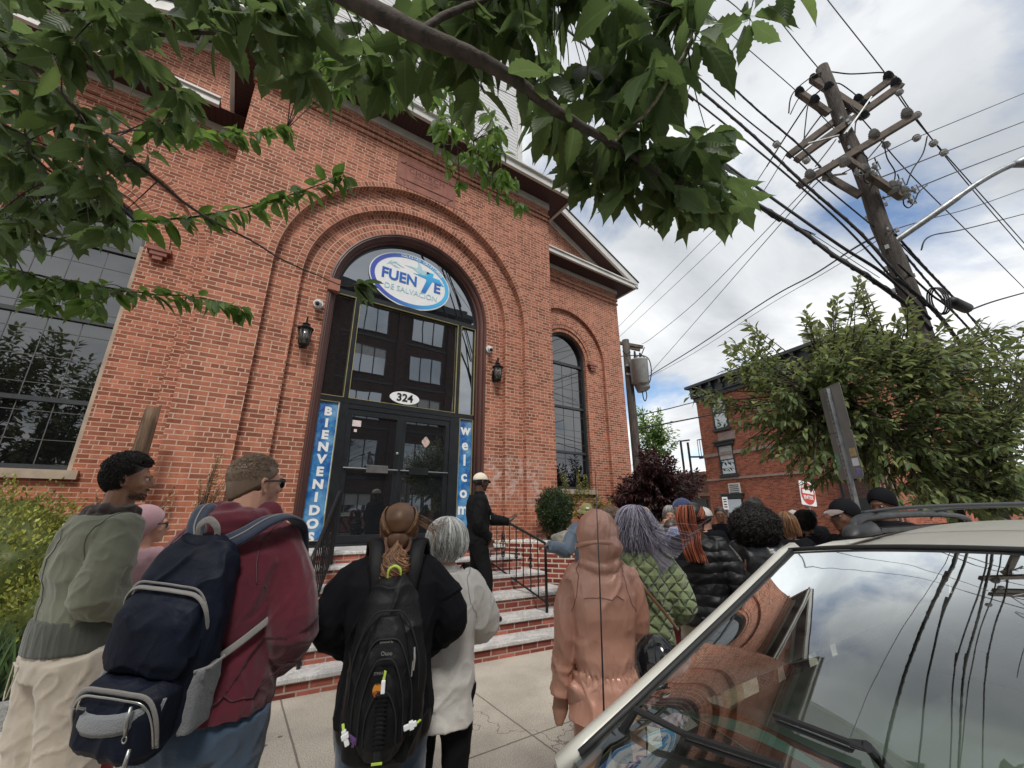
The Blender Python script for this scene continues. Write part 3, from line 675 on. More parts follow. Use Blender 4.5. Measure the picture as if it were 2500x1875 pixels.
# ------------------------------------------------------------------ handrails
def scroll(mb, c, r, a0, turns, sgn, ux=Vector((0, 1, 0)), th=.008):
    pts = []
    for i in range(13):
        t = i/12; a = a0+sgn*turns*2*PI*t; rr_ = r*(1-.75*t); pts.append(c+ux*(rr_*math.cos(a)-r*math.cos(a0))+Vector((0, 0, 1))*(rr_*math.sin(a)-r*math.sin(a0)))
    mb.tube(pts, th, 5)
def handrail(lab, A, B, la, lb, n, groundA, scr):
    """A lower end (x,y,z top), B upper end; la/lb: drop of the lower rail"""
    A = Vector(A); B = Vector(B); e = empty('handrail', (A.x, A.y, groundA), label=lab, cat='handrail', group='iron handrails of the steps')
    dz = Vector((0, 0, 1)); ux = Vector(((B-A).x, (B-A).y, 0)).normalized()
    q = MB(); q.tube([A-dz*.10-ux*.06+ux*.0, A-ux*.03-dz*.03, A, A.lerp(B, .5), B, B+ux*.12, B+ux*.15-dz*.04, B+ux*.12-dz*.16], [.018]*3+[.021]*3+[.015]*2, 8); q.build('top_rail', M_iron, e, smooth=True)
    q = MB(); q.bar(A-dz*la, B-dz*lb, .03, .012); q.build('lower_rail', M_iron, e)
    for P, zb in ((A, groundA), (B, TZ[1])):
        q = MB(); q.tube([(P.x, P.y, zb), P], .019, 8); q.build('post', M_iron, e)
    for i in range(1, n):
        t = i/n; P = A.lerp(B, t); L = la*(1-t)+lb*t; q = MB()
        q.tube([P, P-dz*L], .0085, 6)
        if i in scr:
            big = scr[i] == 'big'; mid = P-dz*L*.5; hh = .17 if big else .06
            for s in (1, -1):
                for v in (1, -1):
                    scroll(q, mid+dz*v*hh*.25+ux*s*.004, .045 if big else .032, R_(-90*v)+0, .85, s*v, ux)
                    if big: scroll(q, mid+dz*v*hh+ux*s*.004, .04, R_(90*v), .8, -s*v, ux); q.tube([mid+ux*s*.055, mid+ux*s*.04+dz*v*.08, mid+dz*v*hh*.95], .006, 5)
            q.sphere(mid, .016, 8, 6)
        q.build('baluster', M_iron, e)
    return e
handrail('black iron handrail on the right of the steps, beside the planter', (3.73, 4.74, -.42), (3.48, 6.35, .13), .74, .74, 11, -1.44, {2: '', 4: '', 6: 'big', 8: ''})
handrail('black iron handrail on the left of the steps, in front of the blue banner', (.80, 4.9, -.42), (1.27, 6.35, .28), .74, .85, 11, -1.44, {2: '', 5: 'big', 8: ''})
q = MB(); q.tube([(3.73, 4.72, -.60), (3.80, 4.60, -.52), (3.86, 4.5, -.50)], .011, 6)

# ------------------------------------------------------------------ lanterns and cameras
M_lampglass = mat('smoky_glass', (.16, .15, .13), .12, var=.3, vs=20, spec=.8)
def lantern(x, z, lab, flip):
    y = 7.26-.17; e = empty('wall_lantern', (x, 7.26, z), label=lab, cat='lantern', group='wall lanterns beside the entrance')
    q = MB(); q.tube([(x, y, z-.185), (x, y, z-.17), (x, y, z-.155)], [.04, .07, .078], 12); q.tube([(x, y, z+.12), (x, y, z+.135), (x, y, z+.16), (x, y, z+.20), (x, y, z+.215), (x, y, z+.25)], [.125, .128, .085, .045, .06, .02], 14)
    q.sphere((x, y, z-.20), .018, 8, 6)
    for k in range(6):
        a = 2*PI*k/6; b = a+PI/3
        p = lambda a, r, zz: (x+r*math.cos(a), y+r*math.sin(a), z+zz)
        q.bar(p(a, .078, -.16), p(a, .108, .125), .009); q.bar(p(a, .082, -.15), p(b, .106, .11), .006); q.bar(p(b, .082, -.15), p(a, .106, .11), .006)
    q.build('cage', M_iron, e)
    q = MB(); q.tube([(x, y, z-.155), (x, y, z+.12)], [.070, .100], 12); q.build('lamp_glass', M_lampglass, e, smooth=True)
    q = MB(); q.box(x-.045, x+.045, 7.235, 7.26, z-.16, z+.10); q.tube([(x, 7.24, z), (x, 7.19, z+.10), (x, 7.15, z+.27), (x, 7.09, z+.36), (x, 7.05, z+.33), (x, 7.09, z+.25)], .012, 6)
    q.tube([(x, 7.24, z+.1), (x, 7.22, z+.25), (x, 7.17, z+.30), (x, 7.15, z+.24)], .009, 6); q.build('bracket', M_iron, e)
lantern(at(658, 725, Y=7.1).x, at(658, 726, Y=7.1).z, 'black wall lantern left of the arched entrance', 1)
lantern(at(1075, 806, Y=7.1).x, at(1075, 806, Y=7.1).z, 'black wall lantern right of the arched entrance', -1)
M_plastic = mat('white_plastic', (.66, .66, .65), .35, var=.04); M_lens = mat('camera_lens', (.01, .01, .012), .1)
def cctv(px, py, lab):
    c = at(px, py, Y=7.14); e = empty('security_camera', (c.x, 7.26, c.z), label=lab, cat='security camera', group='white cameras on the entrance wall')
    q = MB(); q.tube([(c.x, 7.26, c.z+.01), (c.x, 7.21, c.z+.01)], [.085, .082], 20); q.tube([(c.x, 7.21, c.z+.02), (c.x, 7.15, c.z)], [.06, .05], 14); q.build('mount', M_plastic, e, smooth=False)
    q = MB(); d = Vector((-.25, -.8, -.55)).normalized(); a = Vector((c.x, 7.17, c.z)); q.tube([a-d*.02, a+d*.05, a+d*.10], [.04, .055, .05], 16); q.build('camera_body', M_plastic, e)
    q = MB(); q.tube([a+d*.09, a+d*.106], [.036, .034], 14); q.sphere(a+d*.10, .028, 10, 8); q.build('lens', M_lens, e)
cctv(689, 653, 'white security camera left of the arch above the lantern')
cctv(1061, 753, 'white security camera right of the arch above the lantern')

# ------------------------------------------------------------------ buildings
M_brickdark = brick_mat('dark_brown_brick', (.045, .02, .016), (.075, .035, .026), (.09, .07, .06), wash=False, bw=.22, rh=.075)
M_brickfar = brick_mat('orange_red_brick', (.24, .065, .038), (.36, .105, .058), (.40, .24, .18), wash=False, header=0)
M_darktrim = mat('black_green_trim', (.028, .034, .034), .5)
M_curtain = mat('pale_blind', (.48, .48, .46), .8, var=.1); M_greystone = mat('grey_stone_band', (.33, .24, .21), .85)
def facade_window(e, O, ux, un, u0, u1, z0, z1, m_frame, m_glass, sill=None, lintel=None, cols=1, rows=2, depth=.10, blind=0):
    """window on a wall: O origin, ux along the wall, un outward normal"""
    P = lambda u, d, z: O+ux*u+un*d+Vector((0, 0, z))
    def bx(mb, a0, a1, d0, d1, b0, b1):
        mb.raw([P(u, d, z) for u in (a0, a1) for d in (d0, d1) for z in (b0, b1)], [(0, 1, 3, 2), (4, 6, 7, 5), (0, 4, 5, 1), (2, 3, 7, 6), (0, 2, 6, 4), (1, 5, 7, 3)])
    q = MB(); t = .06
    bx(q, u0, u0+t, -.02, depth, z0, z1); bx(q, u1-t, u1, -.02, depth, z0, z1); bx(q, u0+t, u1-t, -.02, depth, z1-t, z1); bx(q, u0+t, u1-t, -.02, depth, z0, z0+t)
    for i in range(1, cols): u = u0+(u1-u0)*i/cols; bx(q, u-.03, u+.03, -.02, depth-.01, z0+t, z1-t)
    for i in range(1, rows): z = z0+(z1-z0)*i/rows; bx(q, u0+t, u1-t, -.02, depth-.02, z-.03, z+.03)
    w_ = q.build('window', m_frame, e, fixn=True)
    q = MB(); q.face([P(u0+t, .012, z0+t), P(u1-t, .012, z0+t), P(u1-t, .012, z1-t), P(u0+t, .012, z1-t)]); q.build('pane', m_glass, w_)
    if blind: q = MB(); q.face([P(u0+t, .018, z1-t-(z1-z0)*blind), P(u1-t, .018, z1-t-(z1-z0)*blind), P(u1-t, .018, z1-t), P(u0+t, .018, z1-t)]); q.build('blind', M_curtain, w_)
    if sill: q = MB(); bx(q, u0-.12, u1+.12, -.02, depth+.06, z0-.14, z0-.003); q.build('sill', sill, w_, fixn=True)
    if lintel: q = MB(); bx(q, u0-.16, u1+.16, -.02, depth+.08, z1+.003, z1+.20); bx(q, u0-.22, u1+.22, -.02, depth+.14, z1+.203, z1+.28); q.build('lintel', lintel, w_, fixn=True)
    return w_
# apartment block across the street, seen mirrored in the glass
AY = -13.5
ap = empty('apartment_block', (0, AY, STZ), label='dark brick apartment block across the street reflected in the church glass', cat='building')
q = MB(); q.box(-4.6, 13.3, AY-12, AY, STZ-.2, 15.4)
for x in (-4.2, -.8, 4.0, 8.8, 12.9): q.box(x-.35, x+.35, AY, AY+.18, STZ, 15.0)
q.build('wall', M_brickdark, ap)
q = MB(); q.box(-4.9, 14.6, AY-12.2, AY+1.0, 15.4, 15.75); q.box(-4.8, 14.1, AY-12.1, AY+.5, 15.75, 16.3); q.build('cornice', M_darktrim, ap)
q = MB()
for z in (2.1, 5.5, 8.9, 12.3): q.box(-4.62, 13.32, AY-.1, AY+.06, z, z+.16)
q.build('stone_band', M_darktrim, ap)
M_aptglass = glass_dark('apartment_glass', (.05, .055, .06), .45)
for zi, z in enumerate((-.9, 2.7, 6.1, 9.5, 12.7)):
    for x in (-2.6, 1.6, 6.4, 10.9):
        facade_window(ap, Vector((x, AY, 0)), Vector((1, 0, 0)), Vector((0, 1, 0)), -1.35, 1.35, z, z+2.1, M_darktrim, M_aptglass, cols=3, rows=1, depth=.08, blind=(.35 if (zi+int(x)) % 3 == 0 else 0))
q = MB()
for i in range(11): q.bar((-4.5+i*.5, AY+.6, 16.3), (-4.5+i*.5, AY+.6, 17.2), .04)
q.bar((-4.5, AY+.6, 17.2), (.5, AY+.6, 17.2), .05); q.bar((-4.5, AY+.6, 16.75), (.5, AY+.6, 16.75), .04); q.build('roof_railing', M_iron, ap)
# three storey corner house beyond the crossing
A = at(1499, 838, t=28); A.z = 0; Bv = at(1742, 744, t=21.2); Bv.z = 0
ux = (Bv-A).normalized(); un = Vector((-ux.y*-1*-1, ux.x*-1*-1, 0)); un = Vector((ux.y, -ux.x, 0));
if un.x > 0: un = -un
ZT = at(1499, 838, t=28).z
ho = empty('corner_house', (A.x, A.y, STZ), label='three storey red brick corner house with black bracketed cornice', cat='house')
P = lambda u, d, z: A+ux*u+un*d+Vector((0, 0, z))
def hb(mb, a0, a1, d0, d1, b0, b1): mb.raw([P(u, d, z) for u in (a0, a1) for d in (d0, d1) for z in (b0, b1)], [(0, 1, 3, 2), (4, 6, 7, 5), (0, 4, 5, 1), (2, 3, 7, 6), (0, 2, 6, 4), (1, 5, 7, 3)])
q = MB(); hb(q, 0, 9.9, -10, 0, STZ-.2, ZT-.3); q.build('wall', M_brickfar, ho, fixn=True)
q = MB(); hb(q, -.35, 10.2, -10.3, .55, ZT-.12, ZT+.06); hb(q, -.2, 10.1, -10.2, .25, ZT-.8, ZT-.12); hb(q, -.1, 10.0, -10.1, .12, ZT-1.05, ZT-.8); q.build('cornice', M_darktrim, ho, fixn=True)
for k in range(13):
    q = MB(); u = .1+k*.78; hb(q, u, u+.16, .25, .50, ZT-.42, ZT-.125); hb(q, u+.02, u+.14, .25, .36, ZT-.7, ZT-.42); q.build('cornice_bracket', M_darktrim, ho, fixn=True)
q = MB(); hb(q, -.02, 9.92, -10, .05, 3.35, 3.55); hb(q, -.02, 9.92, -10, .05, .95+.9, 1.02+.95); q.build('stone_band', M_greystone, ho, fixn=True)
M_farglass = glass_dark('house_glass', (.03, .035, .04), .25)
for (u, z0, z1, bl) in ((1.75, 5.0, 7.2, .5), (1.75, 1.75+.4, 4.3-.35, .45), (8.3, 5.0, 7.2, .4), (8.3, 2.15, 3.95, .3)):
    facade_window(ho, A, ux, un, u-.55, u+.55, z0, z1, M_darktrim, M_farglass, M_darktrim, M_darktrim, rows=2, depth=.06, blind=bl)
for (u, z0, z1) in ((1.75, -1.0, .75), (8.3, -.9, 1.4)):
    facade_window(ho, A, ux, un, u-.6, u+.6, z0, z1, M_darktrim, M_farglass, None, M_darktrim, rows=1, depth=.06)
q = MB(); hb(q, 1.55, 2.35, 0, .05, .98, 1.62)
v_ = q.build('vent', M_whitetrim, ho, fixn=True)
q = MB(); [hb(q, 1.63, 2.27, .05, .055, 1.04+k*.11, 1.09+k*.11) for k in range(5)]; q.build('louvre', M_darktrim, v_, fixn=True)
q = MB(); hb(q, 7.6, 9.2, .0, .55, -.1, .55); q.build('air_conditioner', M_darktrim, ho, fixn=True)
q = MB(); hb(q, .75+.6, 2.6, 0, .03, 4.25, 4.75); q.build('terracotta_panel', M_greystone, ho, fixn=True)
q = MB()
for u in (9.35, 9.5, 9.65, 9.8): q.tube([P(u, .08, STZ), P(u, .08, 2.2)], .04, 6)
q.build('drainpipe', M_greystone, ho)
q = MB(); hb(q, 6.2, 7.3, -3.5, -2.4, ZT, ZT+1.9); hb(q, 5.2, 6.2, -3.5, -2.4, ZT, ZT+.7); hb(q, 6.5, 7.0, -3.2, -2.7, ZT+1.9, ZT+2.3); q.build('chimney', M_whitetrim, ho, fixn=True)
q = MB(); q.bar(P(2.3, -1, ZT), P(2.3, -1, ZT+1.3), .05); q.build('antenna', M_steel, ho)
# low shop behind, and fire escape
lo = empty('low_brownstone_building', (A.x-1, A.y+.4, STZ), label='low brownstone building with a blue door left of the corner house', cat='building')
M_tan = mat('brown_stucco', (.23, .13, .09), .9, var=.15)
q = MB(); hb(q, -7.5, -.02, -10, -.15, STZ-.2, 2.3); q.build('wall', M_tan, lo, fixn=True)
q = MB(); hb(q, -7.6, -.02, -10, .12, 2.3, 2.5); hb(q, -7.6, -.02, -10, .05, .95, 1.15); q.build('cornice', M_tan, lo, fixn=True)
q = MB(); hb(q, -1.7, -.35, -.1, -.05, STZ, .75); dq = q.build('door', M_darktrim, lo, fixn=True)
q = MB(); hb(q, -1.25, -.6, -.05, -.03, STZ, -.1); q.build('door_panel', mat('pale_blue_paint', (.30, .47, .50), .6), dq, fixn=True)
q = MB(); [hb(q, -3.2+k*.75, -2.95+k*.75, -.12, -.05, 1.3, 2.1) for k in range(4)]; q.build('fretwork', M_greystone, lo, fixn=True)
fe = empty('fire_escape', tuple(P(-1.5, -2, STZ)), label='black iron fire escape frame left of the corner house', cat='fire escape')
q = MB()
for u, top in ((-3.9, 5.2), (-3.2, 5.0), (-1.6, 5.4)): q.bar(P(u, -2, 2.4), P(u, -2, top), .12)
q.bar(P(-3.9, -2, 5.2), P(-3.0, -2, 5.15), .1); q.bar(P(-3.2, -2, 3.9), P(0, -2, 3.55), .12); q.build('frame', M_iron, fe)
q = MB(); q.bar(P(-1.7, -1.4, 3.6), P(0, -1.4, 3.6), .10); q.bar(P(-1.7, -1.4, 4.9), P(0, -1.4, 4.9), .06)
for k in range(9): q.bar(P(-1.7+k*.2, -1.4, 3.6), P(-1.7+k*.2, -1.4, 4.9), .03)
q.bar(P(-1.7, -1.4, .9), P(0, -1.4, .9), .08); q.bar(P(-1.7, -1.4, 1.9), P(0, -1.4, 1.9), .05)
for k in range(9): q.bar(P(-1.7+k*.2, -1.4, .9), P(-1.7+k*.2, -1.4, 1.9), .03)
q.build('balcony', M_iron, fe)
# ------------------------------------------------------------------ utility pole with crossarms, wires, street lamp
m, nt, out = new_mat('weathered_pole'); N = NT(nt); oc = N.node('ShaderNodeTexCoord').outputs['Object']
col = N.ramp(N.noise(7, 7, .7, vec=oc, sc=(3, 3, .35)), [(.28, (.028, .024, .021)), (.5, (.075, .063, .054)), (.72, (.16, .14, .12))])
nt.links.new(N.bsdf(col, .9, 0, N.bump(N.noise(22, 5, .7, vec=oc, sc=(3, 3, .2)), .8, .02)).outputs[0], out.inputs[0]); M_pole = m
M_arm = mat('weathered_arm', (.13, .105, .085), .9, var=.3, vs=5, bump=.5, bs=30)
M_porc = mat('grey_porcelain', (.30, .30, .29), .3, var=.15); M_porcd = mat('dark_porcelain', (.03, .035, .045), .3)
M_wire = mat('black_cable', (.014, .014, .015), .6, var=.1); M_galv = mat('galvanised_steel', (.36, .38, .39), .45, .6, var=.2, vs=14)
zp = lambda x, y: ((1850+x/3.77)*.8848, (120+y/3.77)*.8848)
def curve(pts, n=6):
    P = [Vector(p) for p in pts]; out_ = []
    for i in range(len(P)-1):
        p0, p1, p2, p3 = P[max(0, i-1)], P[i], P[i+1], P[min(len(P)-1, i+2)]
        for k in range(n):
            t = k/n; out_.append(.5*((2*p1)+(p2-p0)*t+(2*p0-5*p1+4*p2-p3)*t*t+(3*p1-p0-3*p2+p3)*t**3))
    return out_+[P[-1]]
PT = at(1775, 148, t=8.0); PM = at(1975, 670, t=6.55); pd = (PT-PM).normalized(); PB = PM+pd*((STZ-PM.z)/pd.z)
up = empty('utility_pole', PB, label='tall leaning wooden utility pole with three crossarms and tangled wires', cat='utility pole')
q = MB(); q.tube([PB.lerp(PT, i/14)+Vector((.02*math.sin(i*1.7), .02*math.cos(i*2.1), 0)) for i in range(15)], [.165-.06*i/14 for i in range(15)], 14); q.build('pole', M_pole, up, smooth=True)
def arm(a, b, ta, tb, w=.10, m_=None): q = MB(); q.bar(at(*zp(*a), t=ta), at(*zp(*b), t=tb), w, w*1.15); o = q.build('crossarm', m_ or M_arm, up); add_bevel(o, .006)
arm((285, 980), (1250, 262), 7.75, 7.75); arm((355, 1020), (1318, 330), 7.55, 7.55); arm((378, 1255), (1440, 620), 7.3, 7.3)
arm((500, 275), (990, 600), 8.0, 7.5); arm((385, 405), (655, 595), 7.9, 7.7); arm((625, 1165), (945, 1350), 7.4, 7.0, .09); arm((800, 1010), (1320, 1360), 6.95, 6.9)
q = MB()
for a, b in (((815, 770), (1045, 440)), ((790, 785), (920, 615)), ((745, 795), (460, 870)), ((820, 1145), (665, 1165)), ((930, 1110), (1190, 800)), ((1110, 1400), (1215, 1340)), ((1150, 1420), (1260, 1355))):
    q = MB(); q.bar(at(*zp(*a), t=7.35), at(*zp(*b), t=7.4), .035, .02); q.build('brace', M_galv, up)
def insul(x, y, t, d=1, s=1.0):
    q = MB(); c = at(*zp(x, y), t=t); z = Vector((0, 0, 1)); q.tube([c-z*.09*s, c-z*.06*s, c-z*.055*s, c-z*.02*s, c-z*.015*s, c+z*.02*s, c+z*.025*s, c+z*.06*s, c+z*.08*s], [.03*s, .085*s, .05*s, .08*s, .045*s, .07*s, .035*s, .05*s, .03*s], 10)
    q.build('insulator', M_porcd if d else M_porc, up)
for a in ((380, 380, 7.9), (510, 262, 8.0), (650, 335, 7.8), (920, 450, 7.75), (980, 500, 7.6), (1195, 240, 7.75), (1265, 300, 7.55), (520, 455, 7.75), (975, 600, 7.5)): insul(*a)
for a in ((1365, 580, 7.3), (1065, 775, 7.3), (475, 1145, 7.3), (800, 1030, 6.95), (635, 1160, 7.35), (975, 1100, 6.95), (985, 1140, 6.95), (1240, 1250, 6.9), (1240, 1285, 6.9), (1340, 1300, 6.9), (1340, 1335, 6.9)): insul(*a, 0, 1.05)
for (x, y) in ((175, 880), (1185, 885), (1620, 870), (1465, 820), (1715, 955), (450, 1028), (1305, 400), (1470, 610)):
    q = MB(); c = at(*zp(x, y), t=7.4); v = at(*zp(x+30, y+30), t=7.3)-c; v.normalize(); q.tube([c-v*.09, c-v*.05, c-v*.04, c+v*.02, c+v*.06], [.02, .06, .045, .06, .02], 9); q.build('strain_insulator', M_porc, up)
# small switch gear on the lower arm and looping jumper leads
for (x, y) in ((1060, 1050), (1060, 1120), (1290, 1205), (1420, 1265), (1390, 1365), (900, 1100)):
    q = MB(); c = at(*zp(x, y), t=6.9); d = at(*zp(x+28, y+60), t=6.9)-c; q.tube([c, c+d*.3, c+d*.35, c+d*.7, c+d*.75, c+d], [.02, .02, .045, .045, .02, .02], 8); q.tube([c, c+Vector((.05, -.05, .03)), c+d+Vector((.05, -.05, 0)), c+d], .010, 6); q.build('cutout_switch', M_galv, up)
def lead(pts, t=7.3, r=.010):
    q = MB(); q.tube(curve([at(*zp(x, y), t=t+(0.0 if len(p) < 3 else p[2])) for p in pts for x, y in [p[:2]]], 6), r, 6); q.build('jumper_lead', M_wire, up, smooth=True)
lead([(285, 590), (310, 430), (420, 310), (600, 210), (850, 228), (1120, 215), (1190, 225)], 7.9, .012)
lead([(690, 312), (760, 320), (850, 380), (905, 425)], 7.8); lead([(425, 835), (440, 680), (465, 510), (520, 450)], 7.8); lead([(300, 600), (365, 470), (430, 400), (510, 330)], 7.9)
lead([(410, 850), (500, 720), (600, 590)], 7.8, .014); lead([(530, 1080), (640, 940), (720, 830)], 7.5); lead([(895, 780), (900, 690), (930, 620)], 7.5); lead([(1560, 800), (1520, 960), (1420, 1120), (1370, 1250)], 7.0)
lead([(1340, 1370), (1345, 1430), (1390, 1460), (1440, 1410), (1480, 1320), (1560, 1250)], 6.9); lead([(975, 1160), (985, 1220), (1030, 1230), (1090, 1160), (1095, 1080)], 6.9); lead([(940, 940), (1000, 990), (1010, 1040)], 6.9); lead([(1160, 850), (1190, 1000), (1260, 1120), (1260, 1200)], 6.9)
lead([(1075, 1000), (1085, 1030), (1095, 1060)], 6.9); lead([(1285, 1150), (1300, 1200), (1290, 1290)], 6.9); lead([(500, 1115), (560, 1090), (590, 1110)], 7.3)
rr = random.Random(5)
for i in range(40):     # climbing debris, staples and tags on the pole
    k = rr.uniform(.12, .9); c = PB.lerp(PT, .42+.5*k); a = rr.uniform(0, 6.28); r = .17-.05*k; s_ = rr.uniform(.01, .03); c = c+Vector((math.cos(a)*r, math.sin(a)*r, 0)); q = MB(); q.box(c.x-s_, c.x+s_, c.y-s_, c.y+s_, c.z-.02, c.z+rr.uniform(.02, .07)); q.build('pole_tag', M_galv, up)
# street lamp arm
la = empty('street_lamp', at(1930, 520, t=6.85), label='grey street lamp arm reaching right from the utility pole', cat='street lamp')
q = MB(); q.tube(curve([at(1926, 526, t=6.85), at(1985, 485, t=6.75), at(2044, 444, t=6.65), at(2106, 400, t=6.6), at(2155, 371, t=6.6), at(2192, 354, t=6.6)]), [.055]*15+[.045]*16, 10); q.build('lamp_arm', M_galv, la, smooth=True)
q = MB(); c = at(2195, 354, t=6.6); d = (at(2260, 335, t=6.6)-c).normalized(); q.tube([c-d*.05, c+d*.03, c+d*.25, c+d*.5], [.05, .07, .13, .10], 12); q.build('lamp_head', M_galv, la, smooth=True)
# wires
WN = 0
def wire(pts, r, lab, t=None, name='utility_wire', tw=False):
    P = []
    for p in pts: P.append(at(p[0], p[1], t=p[2]))
    if pts[0][1] > 60 and pts[0][0] < 1640 and pts[0][1] < 460: P.insert(0, P[0]+(P[0]-P[1]).normalized()*14)
    C_ = curve(P, 8); q = MB()
    c0 = C_[0]
    q.tube(C_, r, 6)
    if tw:
        L = []; L2 = []
        d_ = 0.0
        for i in range(len(C_)-1):
            sl = (C_[i+1]-C_[i]).length; nk = max(2, int(sl/.06))
            for k in range(nk): pp = C_[i].lerp(C_[i+1], k/nk); s_ = (d_+sl*k/nk)*18; L.append(pp+Vector((.3*math.sin(s_), math.cos(s_), math.sin(s_)))*r*.75)
            d_ += sl
        q.tube(L, r*.62, 5)
    o = q.build(name, M_wire, smooth=True); o.data.transform(Matrix.Translation(-c0)); o.location = c0
    return tag(o, lab, 'wire', 'overhead wires round the utility pole')
wire([(1770, -30, 8.6), (1788, 0, 8.5), (1912, 158, 8.0), (1977, 252, 7.8), (2080, 385, 9), (2230, 560, 11)], .011, 'upper right wire running from the top edge past the crossarm end')
wire([(1926, 178, 7.75), (1945, 215, 7.7), (2000, 285, 7.8), (2110, 410, 9), (2230, 545, 11)], .011, 'wire running right and down from the highest crossarm end')
wire([(1660, 10, 8.8), (1697, 61, 8.5), (1765, 144, 8.1), (1884, 282, 7.4), (1960, 370, 8), (2090, 500, 9.5), (2230, 640, 12)], .011, 'wire crossing in front of the pole top')
wire([(1540, 35, 8.6), (1585, 79, 8.4), (1725, 201, 7.95), (1808, 285, 7.6)], .008, 'thin wire ending at the left insulator near the pole top')
wire([(1470, 80, 8.0), (1509, 119, 7.9), (1632, 234, 7.6), (1733, 320, 7.4), (1806, 400, 7.2)], .016, 'twisted wire left of the pole ending at the third crossarm', tw=True)
wire([(1440, 106, 8.0), (1488, 148, 7.9), (1597, 245, 7.6), (1704, 331, 7.4), (1779, 400, 7.3), (1890, 492, 7.0)], .012, 'wire with a dark strain insulator left of the crossarms')
wire([(1420, 112, 7.6), (1473, 162, 7.5), (1617, 284, 7.1), (1732, 392, 6.8), (1855, 500, 6.5), (1935, 590, 6.3), (2000, 660, 6.3)], .022, 'thick pair of cables sloping down in front of the pole', tw=True)
wire([(1400, 125, 7.6), (1461, 183, 7.5), (1597, 293, 7.1), (1702, 380, 6.8), (1830, 495, 6.5), (1962, 640, 6.3)], .015, 'cable just under the thick pair')
wire([(1520, 315, 7.2), (1560, 349, 7.1), (1668, 428, 6.7), (1812, 529, 6.3), (1916, 597, 6.2), (2010, 690, 6.3)], .022, 'heavy cable appearing from behind the leaves')
wire([(1560, 392, 6.9), (1617, 430, 6.8), (1725, 495, 6.5), (1800, 551, 6.2), (1869, 594, 6.0), (1960, 660, 6.0), (2010, 712, 6.2)], .032, 'thickest lowest cable in front of the pole foot', tw=True)
wire([(1625, 445, 8), (1740, 498, 8), (1850, 568, 8), (1900, 600, 8)], .007, 'thin wire above the thickest cable')
wire([(1820, 374, 7.3), (1974, 299, 8.5), (2002, 288, 8.8), (2240, 190, 12)], .010, 'highest of the wires leaving the pole to the right')
wire([(1882, 391, 7.0), (1950, 365, 7.6), (2034, 331, 8.6), (2240, 252, 12)], .012, 'second wire leaving the pole to the right')
wire([(1900, 430, 6.9), (1976, 407, 7.4), (2095, 360, 8.8), (2240, 305, 12)], .012, 'third wire leaving the pole to the right')
wire([(1918, 500, 6.7), (2000, 475, 7.6), (2110, 445, 9.2), (2240, 398, 12)], .009, 'thin service wire passing behind the lamp arm')
wire([(1990, 540, 7.0), (2010, 510, 7.2), (2092, 493, 8.5), (2240, 455, 12)], .013, 'service cable bending right below the lamp arm')
wire([(1656, 360, 9), (1706, 281, 8.3), (1753, 213, 7.9), (1790, 182, 7.8)], .014, 'short steep cable left of the pole top')
wire([(1797, 368, 7.4), (1753, 407, 8), (1672, 500, 10), (1587, 597, 13), (1480, 720, 17), (1405, 805, 18)], .010, 'wire falling left from the third crossarm to the transformer pole')
wire([(1656, 360, 9), (1590, 452, 11), (1499, 539, 14), (1330, 712, 22)], .009, 'leftmost thin wire falling towards the church corner')
wire([(1700, 330, 9), (1630, 440, 11), (1547, 531, 14), (1330, 735, 22)], .009, 'thin wire falling just right of the leftmost one')
wire([(1800, 345, 9), (1623, 531, 13), (1500, 655, 16), (1411, 728, 18), (1387, 743, 18.3)], .011, 'wire ending at the small crossarm of the transformer pole')
wire([(1907, 504, 6.9), (1847, 535, 8), (1756, 594, 10.5), (1659, 647, 13), (1500, 752, 16), (1393, 818, 18)], .020, 'thick cable falling left to the transformers')
wire([(1907, 512, 7), (1780, 590, 10), (1659, 660, 13), (1500, 762, 16), (1393, 820, 18)], .008, 'thin wire beside the thick cable to the transformers')
wire([(1370, 899, 18), (1440, 884, 20), (1507, 867, 24), (1700, 820, 30)], .025, 'upper telephone cable crossing to the corner house')
wire([(1378, 926, 18), (1480, 907, 21), (1631, 877, 26), (1760, 850, 30)], .035, 'lower telephone cable crossing to the corner house')
wire([(1933, 505, 6.8), (2000, 580, 7.3), (2080, 665, 8.5), (2150, 750, 10), (2240, 850, 12)], .018, 'twisted drop cable from the pole to the lower right', tw=True)
wire([(1938, 520, 6.8), (2040, 625, 8), (2120, 705, 9.5), (2240, 815, 12)], .010, 'straight drop wire from the pole to the lower right')
wire([(1950, 545, 6.9), (2030, 640, 7.8), (2110, 730, 9), (2240, 880, 12)], .018, 'lower twisted drop cable above the tree', tw=True)
wire([(1935, 600, 6.3), (1990, 645, 6.3), (2035, 690, 6.5), (2110, 790, 7.5), (2200, 900, 9)], .028, 'thick cable bundle entering the tree crown', tw=True)
wire([(1940, 570, 6.5), (2010, 635, 6.7), (2060, 675, 7), (2170, 790, 8.5), (2240, 850, 10)], .016, 'cable carrying the black splice case')
wire([(2090, 672, 7.2), (2150, 650, 8), (2240, 625, 10)], .016, 'cable rising right above the tree')
sp_ = empty('splice_case', at(2068, 660, t=6.7), label='black cylindrical cable splice case hanging above the tree', cat='splice case')
q = MB(); a, b = at(2052, 650, t=6.6), at(2092, 668, t=6.9); q.tube([a, a.lerp(b, .1), a.lerp(b, .9), b], [.05, .085, .085, .05], 12); q.build('case', M_wire, sp_, smooth=True)
for k in range(3):
    q = MB(); c = at(2022+k*5, 650, t=6.6); q.tube([c+Vector((.02*math.cos(a_)+_U.x*0, .10*math.cos(a_), .24*math.sin(a_))) for a_ in [2*PI*i/22 for i in range(22)]], .012, 5, closed=True); q.build('cable_coil', M_wire, sp_, smooth=True)
